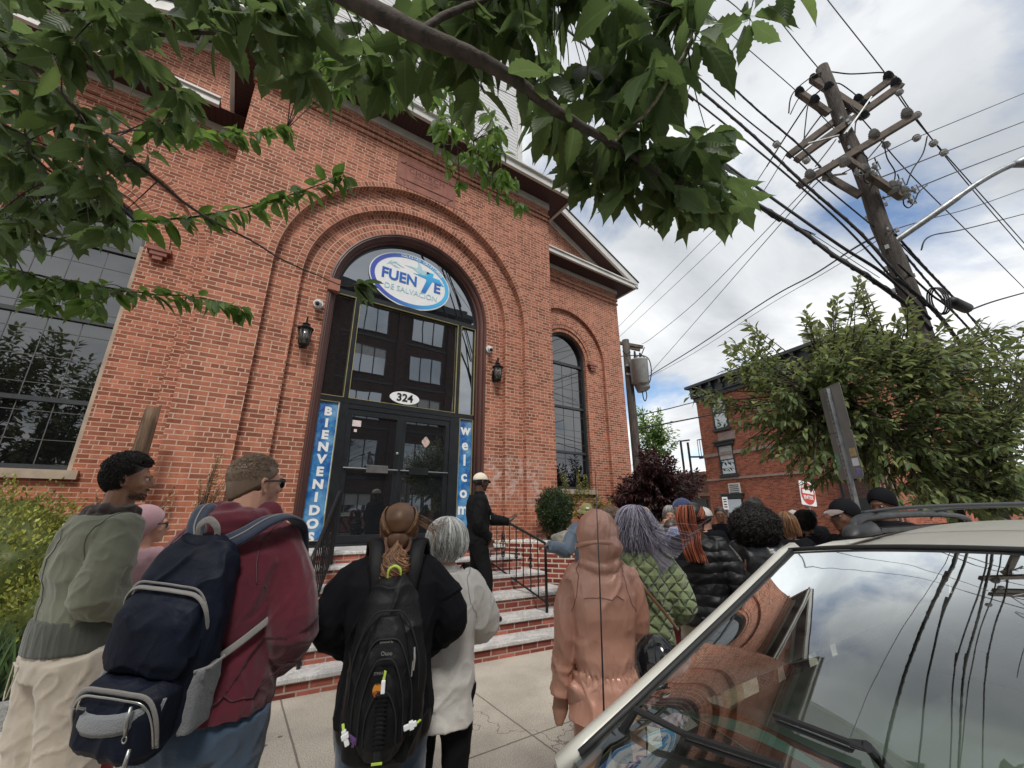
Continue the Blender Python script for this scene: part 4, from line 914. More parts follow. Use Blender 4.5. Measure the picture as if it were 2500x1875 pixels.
# second pole with transformers
T = at(1351, 735, t=18.2); Bm = at(1372, 950, t=16.8); pd = (T-Bm).normalized(); B = Bm+pd*((STZ-Bm.z)/pd.z)
tp = empty('transformer_pole', B, label='wooden pole with two grey transformers beside the church corner', cat='utility pole')
q = MB(); q.tube([B.lerp(T, i/6) for i in range(7)], [.22-.06*i/6 for i in range(7)], 10); q.build('pole', M_pole, tp, smooth=True)
q = MB(); q.bar(at(1338, 741, t=18.2), at(1389, 750, t=18), .13); q.bar(at(1345, 748, t=18.2), at(1383, 756, t=18), .12); q.build('crossarm', M_arm, tp)
M_tr = mat('grey_transformer_paint', (.40, .42, .41), .4, var=.1)
for (x0, y0, x1, y1, r) in ((1379, 777, 1384, 830, .40), (1383, 825, 1391, 842, .32)):
    a, b = at(x0, y0, t=17.4), at(x1, y1, t=17.2); q = MB(); q.tube([a+(a-b)*.05, a, a.lerp(b, .04), b.lerp(a, .04), b], [r*.6, r, r*.95, r*.92, r*.8], 16); o = q.build('transformer', M_tr, tp, smooth=True)
    q = MB(); [q.tube([a+Vector((d_, 0, .0)), a+Vector((d_, 0, .35))], [.07, .04], 8) for d_ in (-.2, .15)]; q.build('bushing', M_porcd, tp)
q = MB(); q.bar(at(1352, 789, t=17.6), at(1378, 792, t=17.4), .10); q.bar(at(1353, 808, t=17.6), at(1378, 811, t=17.4), .10); q.build('bracket', M_galv, tp)
q = MB()
for pts in ([(1365, 783), (1380, 768), (1400, 774), (1407, 800), (1403, 826), (1392, 833)], [(1340, 770), (1360, 768), (1390, 770), (1398, 790)], [(1392, 750), (1386, 765), (1380, 778)], [(1387, 842), (1390, 860), (1394, 866), (1397, 855), (1395, 843)], [(1345, 758), (1352, 765), (1362, 760)]):
    q.tube(curve([at(x, y, t=17.3) for x, y in pts]), .022, 5)
q.build('jumper_lead', M_wire, tp, smooth=True)

# ------------------------------------------------------------------ signs
so = Vector((4.73, 1.43, 0)); gp = empty('parking_sign', (so.x, so.y, GZ), label='galvanised sign post with two grey sign backs and stickers', cat='street sign')
top = at(1786, 840, t=4.0); so.x, so.y = top.x, top.y; gp.location = (so.x, so.y, GZ)
q = MB(); a, b = Vector((so.x+.03, so.y, GZ)), Vector((so.x, so.y, top.z))
h = Vector((-.62, -.78, 0)).normalized(); nrm = Vector((h.y, -h.x, 0)); nrm = nrm if nrm.dot(so) < 0 else -nrm
q.bar(a, b, .038, .034, up=nrm); o = q.build('post', M_galv, gp)
q = MB(); [q.bar(a.lerp(b, k/62)+nrm*.0175+h*.0, a.lerp(b, k/62)+nrm*.0176+Vector((0, 0, .010)), .010, .002, up=nrm) for k in range(2, 62)]; q.build('bolt_hole', M_wire, o)
M_signback = mat('aluminium_sign_back', (.25, .235, .225), .5, .3, var=.08)
def plate(zc, hh, name='sign_plate', wd=.305):
    c = Vector((so.x, so.y, zc))-nrm*.022; pts = []
    for sx, sz in ((1, 1), (-1, 1), (-1, -1), (1, -1)):
        for k in range(4):
            r = .03; aa = {(1, 1): 0, (-1, 1): 90, (-1, -1): 180, (1, -1): 270}[(sx, sz)]+k*30; pts.append(c+h*(sx*(wd/2-r)+r*math.cos(R_(aa)))+Vector((0, 0, sz*(hh/2-r)+r*math.sin(R_(aa)))))
    q = MB(); q.poly(pts, -nrm*.003); return q.build(name, M_signback, gp, fixn=True)
p1 = plate(top.z-.20, .455); p2 = plate(top.z-.655, .445)
def sticker(zc, u, w_, hh, m_): q = MB(); c = Vector((so.x, so.y, zc))-nrm*.021+h*u; q.poly([c-h*w_/2-Vector((0, 0, hh/2)), c+h*w_/2-Vector((0, 0, hh/2)), c+h*w_/2+Vector((0, 0, hh/2)), c-h*w_/2+Vector((0, 0, hh/2))], nrm*.001); q.build('sticker', m_, p2, fixn=True)
M_yst = mat('yellow_sticker', (.5, .38, .18), .7, var=.2, vs=30)
sticker(top.z-.64, .10, .075, .075, M_yst); sticker(top.z-.73, .10, .08, .07, M_white); sticker(top.z-.82, .105, .075, .065, mat('purple_sticker', (.25, .22, .42), .7, var=.3, vs=50)); sticker(top.z-.70, -.12, .05, .14, mat('green_sticker', (.20, .36, .22), .7, var=.3, vs=50))
dn = at(1745, 1066, t=13.8); ds = empty('do_not_enter_sign', (dn.x, dn.y, GZ), label='red and white do not enter sign at the crossing', cat='street sign')
h = Vector((.985, -.17, 0)).normalized(); n_ = Vector((-h.y*-1, -h.x, 0)); n_ = Vector((h.y, -h.x, 0)); n_ = n_ if n_.dot(dn) < 0 else -n_
h2 = Vector((h.x, h.y, -.10)).normalized(); v2 = h2.cross(n_).normalized(); v2 = v2 if v2.z > 0 else -v2
q = MB(); q.bar((dn.x-n_.x*.05, dn.y-n_.y*.05, GZ), (dn.x-n_.x*.05, dn.y-n_.y*.05, dn.z+.4), .05); q.build('post', M_galv, ds)
q = MB(); q.poly([dn+h2*.40*a+v2*.40*b for a, b in ((-.92, -1), (.92, -1), (1, -.92), (1, .92), (.92, 1), (-.92, 1), (-1, .92), (-1, -.92))], -n_*.004); sg = q.build('sign_plate', M_white, ds, fixn=True)
q = MB(); q.poly([dn+n_*.004+h2*.37*math.cos(a)+v2*.37*math.sin(a) for a in [2*PI*i/40 for i in range(40)]], n_*.002); q.build('red_disc', mat('sign_red', (.55, .04, .025), .4), sg, fixn=True)
q = MB(); q.poly([dn+n_*.008+h2*a+v2*b for a, b in ((-.29, -.01), (.29, -.01), (.29, .115), (-.29, .115))], n_*.002); q.build('white_bar', M_white, sg, fixn=True)
rotm = Matrix((h2, v2, n_)).transposed().to_euler()
for tx, dz in (('ENTER', -.14), ('DO NOT', .22)): text_obj('lettering', tx, .17, dn+n_*.009+v2*dz, M_white, sg, bold=.004, rot=rotm)
c = at(1567, 1087, t=20); sm = empty('small_white_sign', (c.x, c.y, GZ), label='small white kerbside sign in front of the corner house window', cat='street sign')
q = MB(); q.bar((c.x+.1, c.y, GZ), (c.x+.1, c.y, c.z+.3), .05); q.build('post', M_galv, sm)
q = MB(); d_ = Vector((c.y, -c.x, 0)).normalized(); v_ = Vector((0, 0, 1)); q.poly([c-d_*.12-v_*.3, c+d_*.12-v_*.3, c+d_*.12+v_*.3, c-d_*.12+v_*.3], -c.normalized()*.01); pl_ = q.build('sign_plate', M_white, sm, fixn=True)
q = MB(); [q.poly([c-c.normalized()*.012+d_*a+v_*b for a, b in ((-.07, z_), (.07, z_), (.07, z_+.05), (-.07, z_+.05))], -c.normalized()*.003) for z_ in (-.2, -.08, .05, .16)]; q.build('sign_lines', M_black, pl_, fixn=True)
# ------------------------------------------------------------------ leaves
def leaf_mat(name, c, c2, tr, trans=.35, rough=.45, veins=True):
    m, nt, out = new_mat(name); N = NT(nt)
    at_ = N.node('ShaderNodeAttribute'); at_.attribute_name = 'tone'
    col = N.ramp(at_.outputs['Fac'], [(0.0, c), (.70, c2), (.93, tuple(min(1, x*1.5) for x in c2)), (1.0, tr)])
    uv = N.node('ShaderNodeTexCoord').outputs['UV']; nrm = None
    if veins:
        s = N.node('ShaderNodeSeparateXYZ'); N.link(uv, s.inputs[0]); av = N.m('ABSOLUTE', s.outputs[1])
        rib = N.m('FRACT', N.m('MULTIPLY', N.m('SUBTRACT', s.outputs[0], N.m('MULTIPLY', av, .75)), 11.0))
        h = N.m('ADD', N.m('MULTIPLY', N.m('ABSOLUTE', N.m('SUBTRACT', rib, .5)), 1.2), N.m('MULTIPLY', N.m('LESS_THAN', av, .025), -1.4)); nrm = N.bump(h, .35, .003)
        lv = N.m('MULTIPLY', N.m('MAXIMUM', N.m('LESS_THAN', av, .018), N.m('MULTIPLY', N.m('LESS_THAN', rib, .07), .4)), .26); col = N.mix(lv, col, tuple(min(1, x*2.1+.02) for x in c2))
        col = N.mix(1.0, col, N.ramp(N.noise(14, 4, .6), [(.3, .75), (.7, 1.15)]), 'MULTIPLY')
    p = N.bsdf(col, rough, 0, nrm, .35)
    t = N.node('ShaderNodeBsdfTranslucent'); tc = N.mix(.5, col, tr); N.link(tc, t.inputs[0])
    mx = N.node('ShaderNodeMixShader'); mx.inputs[0].default_value = trans; N.link(p.outputs[0], mx.inputs[1]); N.link(t.outputs[0], mx.inputs[2]); N.link(mx.outputs[0], out.inputs[0]); return m
def leaf_template(n=8, width=.46, serr=.0, tip=1.7, fold=.12, curl=.12, rs=1, petiole=.12):
    V, Fc, UVv = [], [], []; r = random.Random(rs)
    for i in range(n+1):
        u = i/n; wv = width*.5*(math.sin(PI*min(1, u**.80)))**.85*(1-.25*u); 
        if u > .82: wv *= (1-(u-.82)/.18)**.7*.75+.0 if u < 1 else 0
        z = -curl*u*u
        for sgn in (-1, 0, 1):
            e = (1+serr*(.5 if i % 2 else -.5)+r.uniform(-serr, serr)*.4) if sgn else 0
            V.append((u+petiole, sgn*wv*e, z+(fold*wv*2 if sgn else 0))); UVv.append((u, sgn*wv))
    for i in range(n):
        a = i*3; Fc += [(a, a+3, a+4, a+1), (a+1, a+4, a+5, a+2)]
    b = len(V); V += [(0, -.008, 0), (0, .008, 0), (petiole, .006, 0), (petiole, -.006, 0)]; UVv += [(0, 0)]*4; Fc.append((b, b+3, b+2, b+1))
    return np.array(V), Fc, np.array(UVv)
LT_NEAR = [leaf_template(15, .50, .16, fold=.16, curl=.20, rs=1), leaf_template(15, .44, .16, fold=.34, curl=.08, rs=2), leaf_template(15, .54, .16, fold=.08, curl=.36, rs=3)]
LT_FAR = [leaf_template(4, .52, 0, fold=.2, curl=.15), leaf_template(4, .44, 0, fold=.1, curl=.35)]
LT_TINY = [leaf_template(2, .6, 0, fold=.2, curl=.1, petiole=.02)]
def leaf_mesh(name, temps, items, m, parent=None, seed=1):
    """items: (position, direction, normal hint, length, tone)"""
    rg = np.random.RandomState(seed); VV, FF, UU, TT = [], [], [], []; base = 0
    off = origin_of(parent) if parent else Vector((0, 0, 0))
    for k, (p, d, nh, L, tone) in enumerate(items):
        V, Fc, Uv = temps[k % len(temps)]
        d = Vector(d).normalized(); nh = Vector(nh); y = nh.cross(d)
        if y.length < 1e-4: y = Vector((1, 0, .1)).cross(d)
        y.normalize(); z = d.cross(y)
        M = np.array([[d.x, d.y, d.z], [y.x, y.y, y.z], [z.x, z.y, z.z]])*L
        VV.append(V@M+np.array(p-off)); FF.append((Fc, base)); UU.append(Uv); TT.append(np.full(len(V), tone)); base += len(V)
    VV = np.concatenate(VV); UU = np.concatenate(UU); TT = np.concatenate(TT)
    faces = [tuple(i+b for i in f) for Fc, b in FF for f in Fc]
    me = bpy.data.meshes.new(name); me.from_pydata(VV.tolist(), [], faces); me.materials.append(m)
    lay = me.uv_layers.new(name='UVMap'); li = np.zeros(len(me.loops), dtype=np.int32); me.loops.foreach_get('vertex_index', li); lay.data.foreach_set('uv', UU[li].astype(np.float32).ravel())
    a = me.attributes.new('tone', 'FLOAT', 'POINT'); a.data.foreach_set('value', TT.astype(np.float32))
    me.polygons.foreach_set('use_smooth', [True]*len(me.polygons)); me.update()
    o = bpy.data.objects.new(name, me); COL.objects.link(o)
    if parent is not None: o.parent = parent
    return o
M_leafnear = leaf_mat('cherry_leaf', (.052, .086, .036), (.092, .142, .056), (.24, .34, .10), .52, .42)
M_leafmid = leaf_mat('cherry_leaf_light', (.052, .100, .028), (.098, .175, .045), (.26, .42, .07), .48, .42)
M_leafst = leaf_mat('street_tree_leaf', (.050, .082, .034), (.115, .160, .062), (.32, .34, .12), .40, .5, False)
M_bark = mat('grey_bark', (.085, .068, .055), .9, var=.35, vs=22, bump=.8, bs=70, bd=.004, var2=(.03, .024, .02)); M_barkl = mat('pale_twig_bark', (.34, .29, .22), .8, var=.4, vs=60, bump=.6, bs=120, bd=.002, var2=(.08, .06, .045))
def inside(poly, x, y):
    c = False; j = len(poly)-1
    for i in range(len(poly)):
        if (poly[i][1] > y) != (poly[j][1] > y) and x < (poly[j][0]-poly[i][0])*(y-poly[i][1])/(poly[j][1]-poly[i][1])+poly[i][0]: c = not c
        j = i
    return c
def sample(poly, r):
    xs = [p[0] for p in poly]; ys = [p[1] for p in poly]
    while True:
        x, y = r.uniform(min(xs), max(xs)), r.uniform(min(ys), max(ys))
        if inside(poly, x, y): return x, y
def rv(r, s=1.0):
    while True:
        v = Vector((r.uniform(-1, 1), r.uniform(-1, 1), r.uniform(-1, 1)))
        if .05 < v.length < 1: return v*s
# ---- the overhanging street cherry: trunk beside the camera, limbs reaching over the pavement
def over_tree():
    r = random.Random(11)
    e = empty('overhanging_cherry_tree', (-1.75, .55, GZ), label='cherry tree overhead with large dark green leaves and a grey limb across the top', cat='tree')
    tr = MB(); fork = Vector((-1.55, .75, .75))
    tr.tube([(-1.75, .55, GZ-.05), (-1.72, .58, -1.0), (-1.66, .64, -.2), fork, fork+Vector((-.15, .1, 1.0)), fork+Vector((-.1, .2, 2.2))], [.16, .125, .11, .10, .07, .04], 14)
    tr.build('trunk', M_bark, e, smooth=True)
    lines = []
    def limb(px, r0, r1, m_=M_bark, root=None, name='branch', n=8):
        P = [at(x, y, t=t) for x, y, t in px]
        if root is not None: P = [root]+P
        C_ = curve(P, 7); q = MB(); N_ = len(C_)
        C_ = [c+rv(r, .0018) for c in C_]
        q.tube(C_, [r0+(r1-r0)*i/(N_-1) for i in range(N_)], n); q.build(name, m_, e, smooth=True); lines.append(C_)
    limb([(560, -120, 1.12), (750, -8, 1.10), (905, 72, 1.08), (1000, 112, 1.10), (1100, 165, 1.14), (1200, 238, 1.18), (1290, 292, 1.23), (1380, 345, 1.28), (1475, 420, 1.33)], .034, .006, root=fork+Vector((0, 0, .25)), n=12)
    limb([(905, 72, 1.08), (965, 32, 1.12), (1070, -10, 1.2), (1200, -60, 1.3)], .012, .006)
    limb([(1325, 312, 1.25), (1352, 282, 1.24), (1395, 245, 1.22), (1440, 180, 1.2), (1475, 120, 1.2), (1495, 72, 1.2), (1478, 20, 1.22)], .0058, .003, M_barkl)
    limb([(-60, 60, 1.5), (160, 66, 1.45), (324, 74, 1.4), (470, 70, 1.38), (605, 84, 1.36)], .016, .005, root=fork)
    limb([(-80, 70, 1.3), (0, 108, 1.3), (90, 155, 1.35), (162, 234, 1.4), (216, 295, 1.5), (317, 371, 1.6), (396, 436, 1.7), (468, 482, 1.8), (540, 518, 1.9), (612, 562, 1.95), (684, 594, 2.0), (745, 618, 2.0), (775, 612, 2.0)], .011, .002, root=fork+Vector((0, 0, -.1)))
    limb([(100, 470, 1.9), (252, 479, 1.9), (360, 474, 1.95), (450, 464, 2.0), (560, 440, 2.05), (648, 414, 2.1), (738, 381, 2.1)], .007, .002)
    limb([(-60, 560, 1.8), (60, 590, 1.85), (144, 606, 1.9), (324, 635, 1.95), (414, 640, 2.0), (522, 664, 2.05)], .007, .002, root=fork+Vector((0, 0, -.3)))
    limb([(216, 295, 1.5), (300, 280, 1.7), (400, 285, 2.0), (500, 290, 2.3), (620, 278, 2.4)], .005, .002)
    limb([(760, -10, 1.6), (820, 70, 1.9), (880, 150, 2.2), (945, 230, 2.4), (953, 288, 2.4), (967, 342, 2.4), (978, 378, 2.4), (992, 392, 2.4)], .006, .002)
    limb([(945, 200, 2.3), (1014, 288, 2.35), (1032, 342, 2.4), (1068, 406, 2.4), (1122, 439, 2.4)], .005, .002)
    limb([(560, -20, 1.5), (600, 60, 1.7), (660, 140, 1.9), (700, 210, 2.0)], .006, .002)
    limb([(-40, 250, 1.4), (60, 330, 1.5), (150, 400, 1.6), (230, 440, 1.7)], .007, .003, root=fork+Vector((0, 0, -.2)))
    limb([(100, -40, 1.2), (220, 40, 1.25), (300, 130, 1.35), (380, 200, 1.5)], .008, .003, root=fork+Vector((0, 0, .2)))
    allp = [p for L in lines for p in L]
    near, mid = [], []; tw = MB(); rt = Vector((_R.x, _R.y, 0))
    def cluster(c, L, n, spread, tgt, lean=Vector((0, 0, 0)), tb=0.0):
        b = min(allp, key=lambda p: (p-c).length_squared)
        d = c-b
        if d.length > .02:
            mm = b.lerp(c, .5)+Vector((0, 0, .12*d.length))+rv(r, .05*d.length); tw.tube(curve([b, mm, c], 4), [.0028-.0016*i/8 for i in range(9)], 5)
        for k in range(n):
            a = 2*PI*k/n+r.uniform(-.4, .4); dirv = Vector((math.cos(a), math.sin(a), r.uniform(-.9, .15)))*spread+Vector((0, 0, -.55))+lean+rv(r, .25)
            nh = Vector((-math.cos(a)*.6, -math.sin(a)*.6, 1))+rv(r, .7); t = r.random()
            tgt.append((c+rv(r, .012), dirv, nh, L*r.uniform(.75, 1.12), min(.92, t*.85+tb) if r.random() > .025 else 1.0))
    def region(poly, nc, t0, t1, L, tgt, lean=Vector((0, 0, 0)), nl=(4, 8), spread=.8, tb=0):
        for _ in range(nc):
            x, y = sample(poly, r); t = r.uniform(t0, t1); cluster(at(x, y, t=t), L, r.randint(*nl), spread, tgt, lean, tb)
    def along(i, L, step, tgt, tb=0.1, a0=.25):
        C_ = lines[i]; acc = 0
        for j in range(int(len(C_)*a0), len(C_)-1):
            acc += (C_[j+1]-C_[j]).length
            while acc > step:
                acc -= step; s = r.choice((-1, 1)); d = (C_[j+1]-C_[j]).normalized(); side = d.cross(Vector((0, 0, 1))).normalized()*s
                tgt.append((C_[j]+rv(r, .012), d*r.uniform(.1, 1.1)+side*r.uniform(.2, 1)+Vector((0, 0, r.uniform(-1, .1)))+rv(r, .5), Vector((0, 0, 1))+rv(r, .9), L*r.uniform(.6, 1.3), min(.9, r.random()*.8+tb)))
        cluster(C_[-1], L, 6, .8, tgt, (C_[-1]-C_[-4]).normalized()*.5, tb)
    region([(880, -60), (1740, -60), (1735, 10), (1650, 45), (1580, 85), (1500, 110), (1470, 160), (1420, 200), (1330, 230), (1230, 235), (1130, 150), (1000, 90), (900, 45)], 42, 1.22, 1.6, .175, near)
    region([(1170, 235), (1330, 290), (1400, 262), (1480, 262), (1530, 290), (1565, 340), (1585, 390), (1560, 440), (1500, 470), (1440, 440), (1380, 410), (1290, 380), (1200, 310)], 34, 1.30, 1.7, .165, near)
    region([(1230, 330), (1300, 350), (1310, 420), (1250, 410), (1210, 370)], 5, 1.4, 1.6, .10, near)
    region([(480, -60), (900, -60), (905, 40), (1020, 110), (1090, 190), (1060, 240), (900, 170), (760, 150), (620, 150), (540, 100)], 32, 1.25, 1.8, .155, near)
    region([(560, 60), (760, 110), (930, 150), (1080, 230), (1120, 330), (1000, 300), (880, 230), (700, 200), (600, 170)], 52, 1.9, 2.6, .095, mid, tb=.15)
    region([(930, 250), (1080, 260), (1120, 400), (1060, 380), (980, 330)], 16, 2.2, 2.6, .085, mid, tb=.2)
    ln = Vector((.28, -.2, -.1))
    region([(-80, -60), (520, -60), (560, 40), (480, 80), (330, 110), (200, 130), (60, 160), (-80, 180)], 42, 1.15, 1.6, .13, near, ln)
    region([(-80, 130), (140, 160), (230, 230), (330, 300), (300, 380), (200, 400), (60, 380), (-80, 420)], 50, 1.3, 1.9, .115, near, ln)
    region([(-80, 380), (120, 400), (260, 430), (240, 490), (120, 520), (-80, 580)], 30, 1.5, 2.0, .105, near, ln)
    region([(-60, 560), (120, 600), (260, 630), (200, 670), (60, 670), (-60, 640)], 16, 1.7, 2.0, .085, mid, ln)
    region([(330, 180), (440, 210), (420, 290), (340, 260)], 7, 1.6, 2.0, .10, near, ln)
    along(0, .125, .05, near, 0, .5); along(2, .10, .05, near, 0, .5)
    along(3, .11, .05, near, 0); along(5, .105, .012, mid, .15, .15); along(6, .10, .010, mid, .1, .1); along(7, .10, .010, mid, .1, .3); along(8, .085, .022, mid, .25, .3); along(9, .082, .02, mid, .25, .2); along(10, .10, .03, mid, .1, .2); along(11, .11, .025, near, 0, .1); along(12, .12, .03, near, 0, .2)
    C_ = lines[4]; tip = C_[-1]
    for k in range(13): a = k*1.1; near.append((tip-(_R*.03)*r.random(), _R*(.75+.3*math.cos(a))+Vector((.1*math.sin(a), .4*math.sin(a*1.7), -.75+.9*r.random())), Vector((0, -1, .6))+rv(r, .8), .125*r.uniform(.7, 1.05), r.random()*.8))
    tw.build('twigs', M_bark, e, smooth=True)['kind'] = 'stuff'
    leaf_mesh('foliage', LT_NEAR, near, M_leafnear, e); leaf_mesh('foliage', [leaf_template(9, .48, .10, fold=.2, curl=.2, rs=5), leaf_template(9, .42, .1, fold=.3, curl=.3, rs=6)], mid, M_leafmid, e)
over_tree()

def crown_tree(name, lab, cat, base, trunk_top, rt_, shoots, L, m, seed, bark=M_bark, tb=0.0, nl=(14, 24), temps=LT_FAR, updir=.8, sl=.45, group=None, leafsp=.6, inner=None):
    """shoots: list of world points the twigs reach"""
    r = random.Random(seed); e = empty(name, base, label=lab, cat=cat, group=group); base = Vector(base); top = Vector(trunk_top)
    q = MB(); q.tube(curve([base-Vector((0, 0, .05)), base.lerp(top, .5)+rv(r, .06), top], 5), [rt_*(1-.45*i/10) for i in range(11)], 10)
    q.build('trunk', bark, e, smooth=True)
    limbs = []; q = MB(); pts = list(shoots); r.shuffle(pts)
    for k in range(min(10, max(3, len(pts)//14))):
        tgt = top.lerp(pts[k], .62); C_ = curve([top, top.lerp(tgt, .45)+rv(r, .12)+Vector((0, 0, .1)), tgt], 6); limbs += C_[3:]; q.tube(C_, [rt_*.5*(1-.7*i/12) for i in range(13)], 7)
    items = []
    for p in shoots:
        b = min(limbs, key=lambda l: (l-p).length_squared) if limbs else top; d = p-b
        C_ = curve([b, b.lerp(p, .55)+rv(r, .08*d.length)-Vector((0, 0, .06*d.length)), p], 5); q.tube(C_, [.012*(1-.8*i/10)*(rt_/.1)**.5 for i in range(11)], 4)
        ln = min(sl, d.length*.95) if d.length > .05 else .05; ax = (p-b.lerp(p, .6)).normalized() if d.length > .05 else Vector((0, 0, 1)); ax = (ax+Vector((0, 0, updir*.35))).normalized()
        n = r.randint(*nl)
        for i in range(n):
            f = i/n; c = p-ax*ln*(1-f)+rv(r, .02); a = i*2.4+r.uniform(-.4, .4); s1 = ax.orthogonal().normalized(); s2 = ax.cross(s1)
            dv = (s1*math.cos(a)+s2*math.sin(a))*leafsp*(1.15-.5*f)+ax*(.25+.5*f)+Vector((0, 0, -.25))+rv(r, .25)
            items.append((c, dv, Vector((0, 0, 1))+rv(r, .8), L*r.uniform(.7, 1.15), min(.97, r.random()*.85+tb*r.random()+(.1 if f > .8 else 0))))
    q.build('branches', bark, e, smooth=True)['kind'] = 'stuff'
    leaf_mesh('foliage', temps, items, m, e, seed); return e
# right-hand street tree
r = random.Random(21); P = []
CR = [(1570, 735), (1610, 720), (1650, 770), (1720, 760), (1760, 700), (1800, 690), (1850, 650), (1900, 680), (1960, 700), (2030, 720), (2110, 720), (2230, 730), (2240, 1120), (2060, 1120), (1960, 1100), (1890, 1060), (1800, 1020), (1740, 1020), (1690, 1000), (1650, 960), (1600, 920), (1620, 880), (1570, 830)]
for _ in range(680): x, y = sample(CR, r); P.append(at(x, y, t=r.uniform(4.0, 5.6)))
for (x, y) in ((1612, 695), (1620, 705), (1738, 668), (1745, 680), (1800, 655), (1810, 640), (1850, 612), (1856, 595), (1862, 625), (1760, 700), (1960, 650), (2120, 690), (2050, 690), (2200, 700), (1520, 850), (1500, 840), (1545, 870), (1580, 905), (1610, 955), (1640, 980), (1565, 800), (1700, 1010), (1745, 1035), (1760, 1040), (1735, 1030), (1560, 740), (1575, 750), (1975, 665), (2160, 700)): P.append(at(x, y, t=r.uniform(4.4, 5.2))); P.append(at(x+r.uniform(-12, 12), y+15, t=4.8))
tb_ = at(2085, 1100, t=5.0); crown_tree('street_tree', 'bushy street tree with narrow green leaves behind the silver car', 'tree', (tb_.x, tb_.y, GZ), (at(2040, 1040, t=5.0)), .13, P, .104, M_leafst, 5, tb=.6, nl=(16, 24), sl=.5)
# shrubs
M_box = leaf_mat('boxwood_leaf', (.018, .034, .014), (.045, .068, .024), (.15, .17, .07), .1, .4, False); M_yel = leaf_mat('golden_leaf', (.09, .11, .02), (.22, .23, .045), (.45, .43, .12), .3, .5, False)
M_pur = leaf_mat('purple_leaf', (.016, .008, .010), (.050, .017, .020), (.14, .045, .04), .2, .45, False); M_hedge = leaf_mat('hedge_leaf', (.08, .105, .022), (.32, .34, .07), (.50, .50, .16), .3, .45, False)
def bush(name, lab, cat, c, rad, n, L, m, seed, stems=5, bot=0.0, lump=.22, group=None, base=None, shell=.35, temps=LT_TINY, lean=(0, 0, .3), core=.74):
    r = random.Random(seed); c = Vector(c); base = Vector(base or (c.x, c.y, c.z-rad[2])); e = empty(name, base, label=lab, cat=cat, group=group); items = []
    q = MB()
    for k in range(stems): a = r.uniform(0, 6.28); q.tube(curve([base+rv(r, .03), base.lerp(c, .5)+rv(r, .08), c+Vector((rad[0]*.6*math.cos(a), rad[1]*.6*math.sin(a), rad[2]*r.uniform(0, .6)))], 4), [.018*(1-.7*i/8) for i in range(9)], 5)
    q.build('stem', M_bark, e, smooth=True)['kind'] = 'stuff'
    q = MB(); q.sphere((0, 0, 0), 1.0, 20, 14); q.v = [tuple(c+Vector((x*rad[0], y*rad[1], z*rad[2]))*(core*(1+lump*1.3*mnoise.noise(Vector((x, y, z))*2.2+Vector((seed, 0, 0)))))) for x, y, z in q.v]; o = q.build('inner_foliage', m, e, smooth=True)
    for _ in range(n):
        d = rv(r).normalized(); d.z = abs(d.z) if (bot and r.random() < bot) else d.z
        k = 1+lump*mnoise.noise(d*2.2+Vector((seed, 0, 0)))*1.6+lump*.6*mnoise.noise(d*5+Vector((0, seed, 0))); s = (1-shell*r.random()**1.6)*k
        p = c+Vector((d.x*rad[0], d.y*rad[1], d.z*rad[2]))*s
        if p.z < base.z-.05: continue
        tone = min(.97, max(0, .40+.7*mnoise.noise(p*3.0/max(rad[2], .3))+r.uniform(-.3, .35)))
        items.append((p, d*.8+rv(r, .8)+Vector(lean), d+rv(r, .6), L*r.uniform(.6, 1.2), tone))
    leaf_mesh('foliage', temps, items, m, e, seed); return e
bc = at(1197, 1105, Y=6.35); bush('boxwood_shrub', 'dense round dark green shrub at the left of the planter', 'shrub', bc, (.34, .34, .43), 8000, .042, M_box, 3, lump=.18, base=(bc.x, bc.y, -.55), shell=.3)
def spiky(name, lab, pts, m, seed, L=.05, base=None, cat='shrub', nl=(26, 36), sl=.6, top=None, rt_=.03, temps=LT_TINY): return crown_tree(name, lab, cat, base, top or (Vector(base)+Vector((0, 0, .35))), rt_, pts, L, m, seed, tb=.3, nl=nl, temps=temps, sl=sl, updir=1.5, leafsp=.55)
r = random.Random(4); P = []
for (x, y) in ((1213, 1015), (1222, 1035), (1246, 1018), (1252, 1035), (1262, 1022), (1270, 1048), (1240, 1060), (1228, 1075), (1282, 1065), (1258, 1085), (1295, 1070), (1305, 1085), (1320, 1078), (1315, 1105), (1290, 1100), (1270, 1110), (1245, 1105)):
    for k in range(3): P.append(at(x+r.uniform(-6, 6), y+r.uniform(-2, 14), Y=7.2+r.uniform(-.3, .3)))
b_ = at(1268, 1140, Y=7.2); spiky('golden_shrub', 'upright yellow green shrub between the round shrub and the purple tree', P, M_yel, 6, .06, (b_.x, b_.y, -.55), nl=(30, 40))
# purple plum tree
r = random.Random(31); P = []; PUR = [(1312, 1075), (1330, 1035), (1365, 1010), (1372, 965), (1400, 950), (1430, 975), (1455, 985), (1470, 1010), (1510, 1015), (1522, 1045), (1500, 1075), (1455, 1085), (1440, 1110), (1400, 1130), (1340, 1110)]
for _ in range(330): x, y = sample(PUR, r); P.append(at(x, y, t=r.uniform(10.0, 12.6)))
b_ = at(1405, 1150, t=11.3); crown_tree('purple_plum_tree', 'dark purple leaved tree in front of the church corner', 'tree', (b_.x, b_.y, GZ), (b_.x, b_.y, -.2), .12, P, .13, M_pur, 8, tb=.3, nl=(24, 34), sl=.7)
# distant green tree behind the purple one
r = random.Random(33); P = []
for _ in range(110): x, y = sample([(1368, 1005), (1362, 900), (1375, 870), (1395, 885), (1420, 875), (1450, 895), (1470, 935), (1465, 960), (1430, 1000)], r); P.append(at(x, y, t=r.uniform(26, 29)))
b_ = at(1415, 1100, t=27); crown_tree('distant_green_tree', 'light green tree beyond the purple tree and the fire escape', 'tree', (b_.x, b_.y, STZ), (b_.x, b_.y, 1.5), .25, P, .30, M_leafmid, 9, tb=.5, nl=(14, 20), sl=1.4)
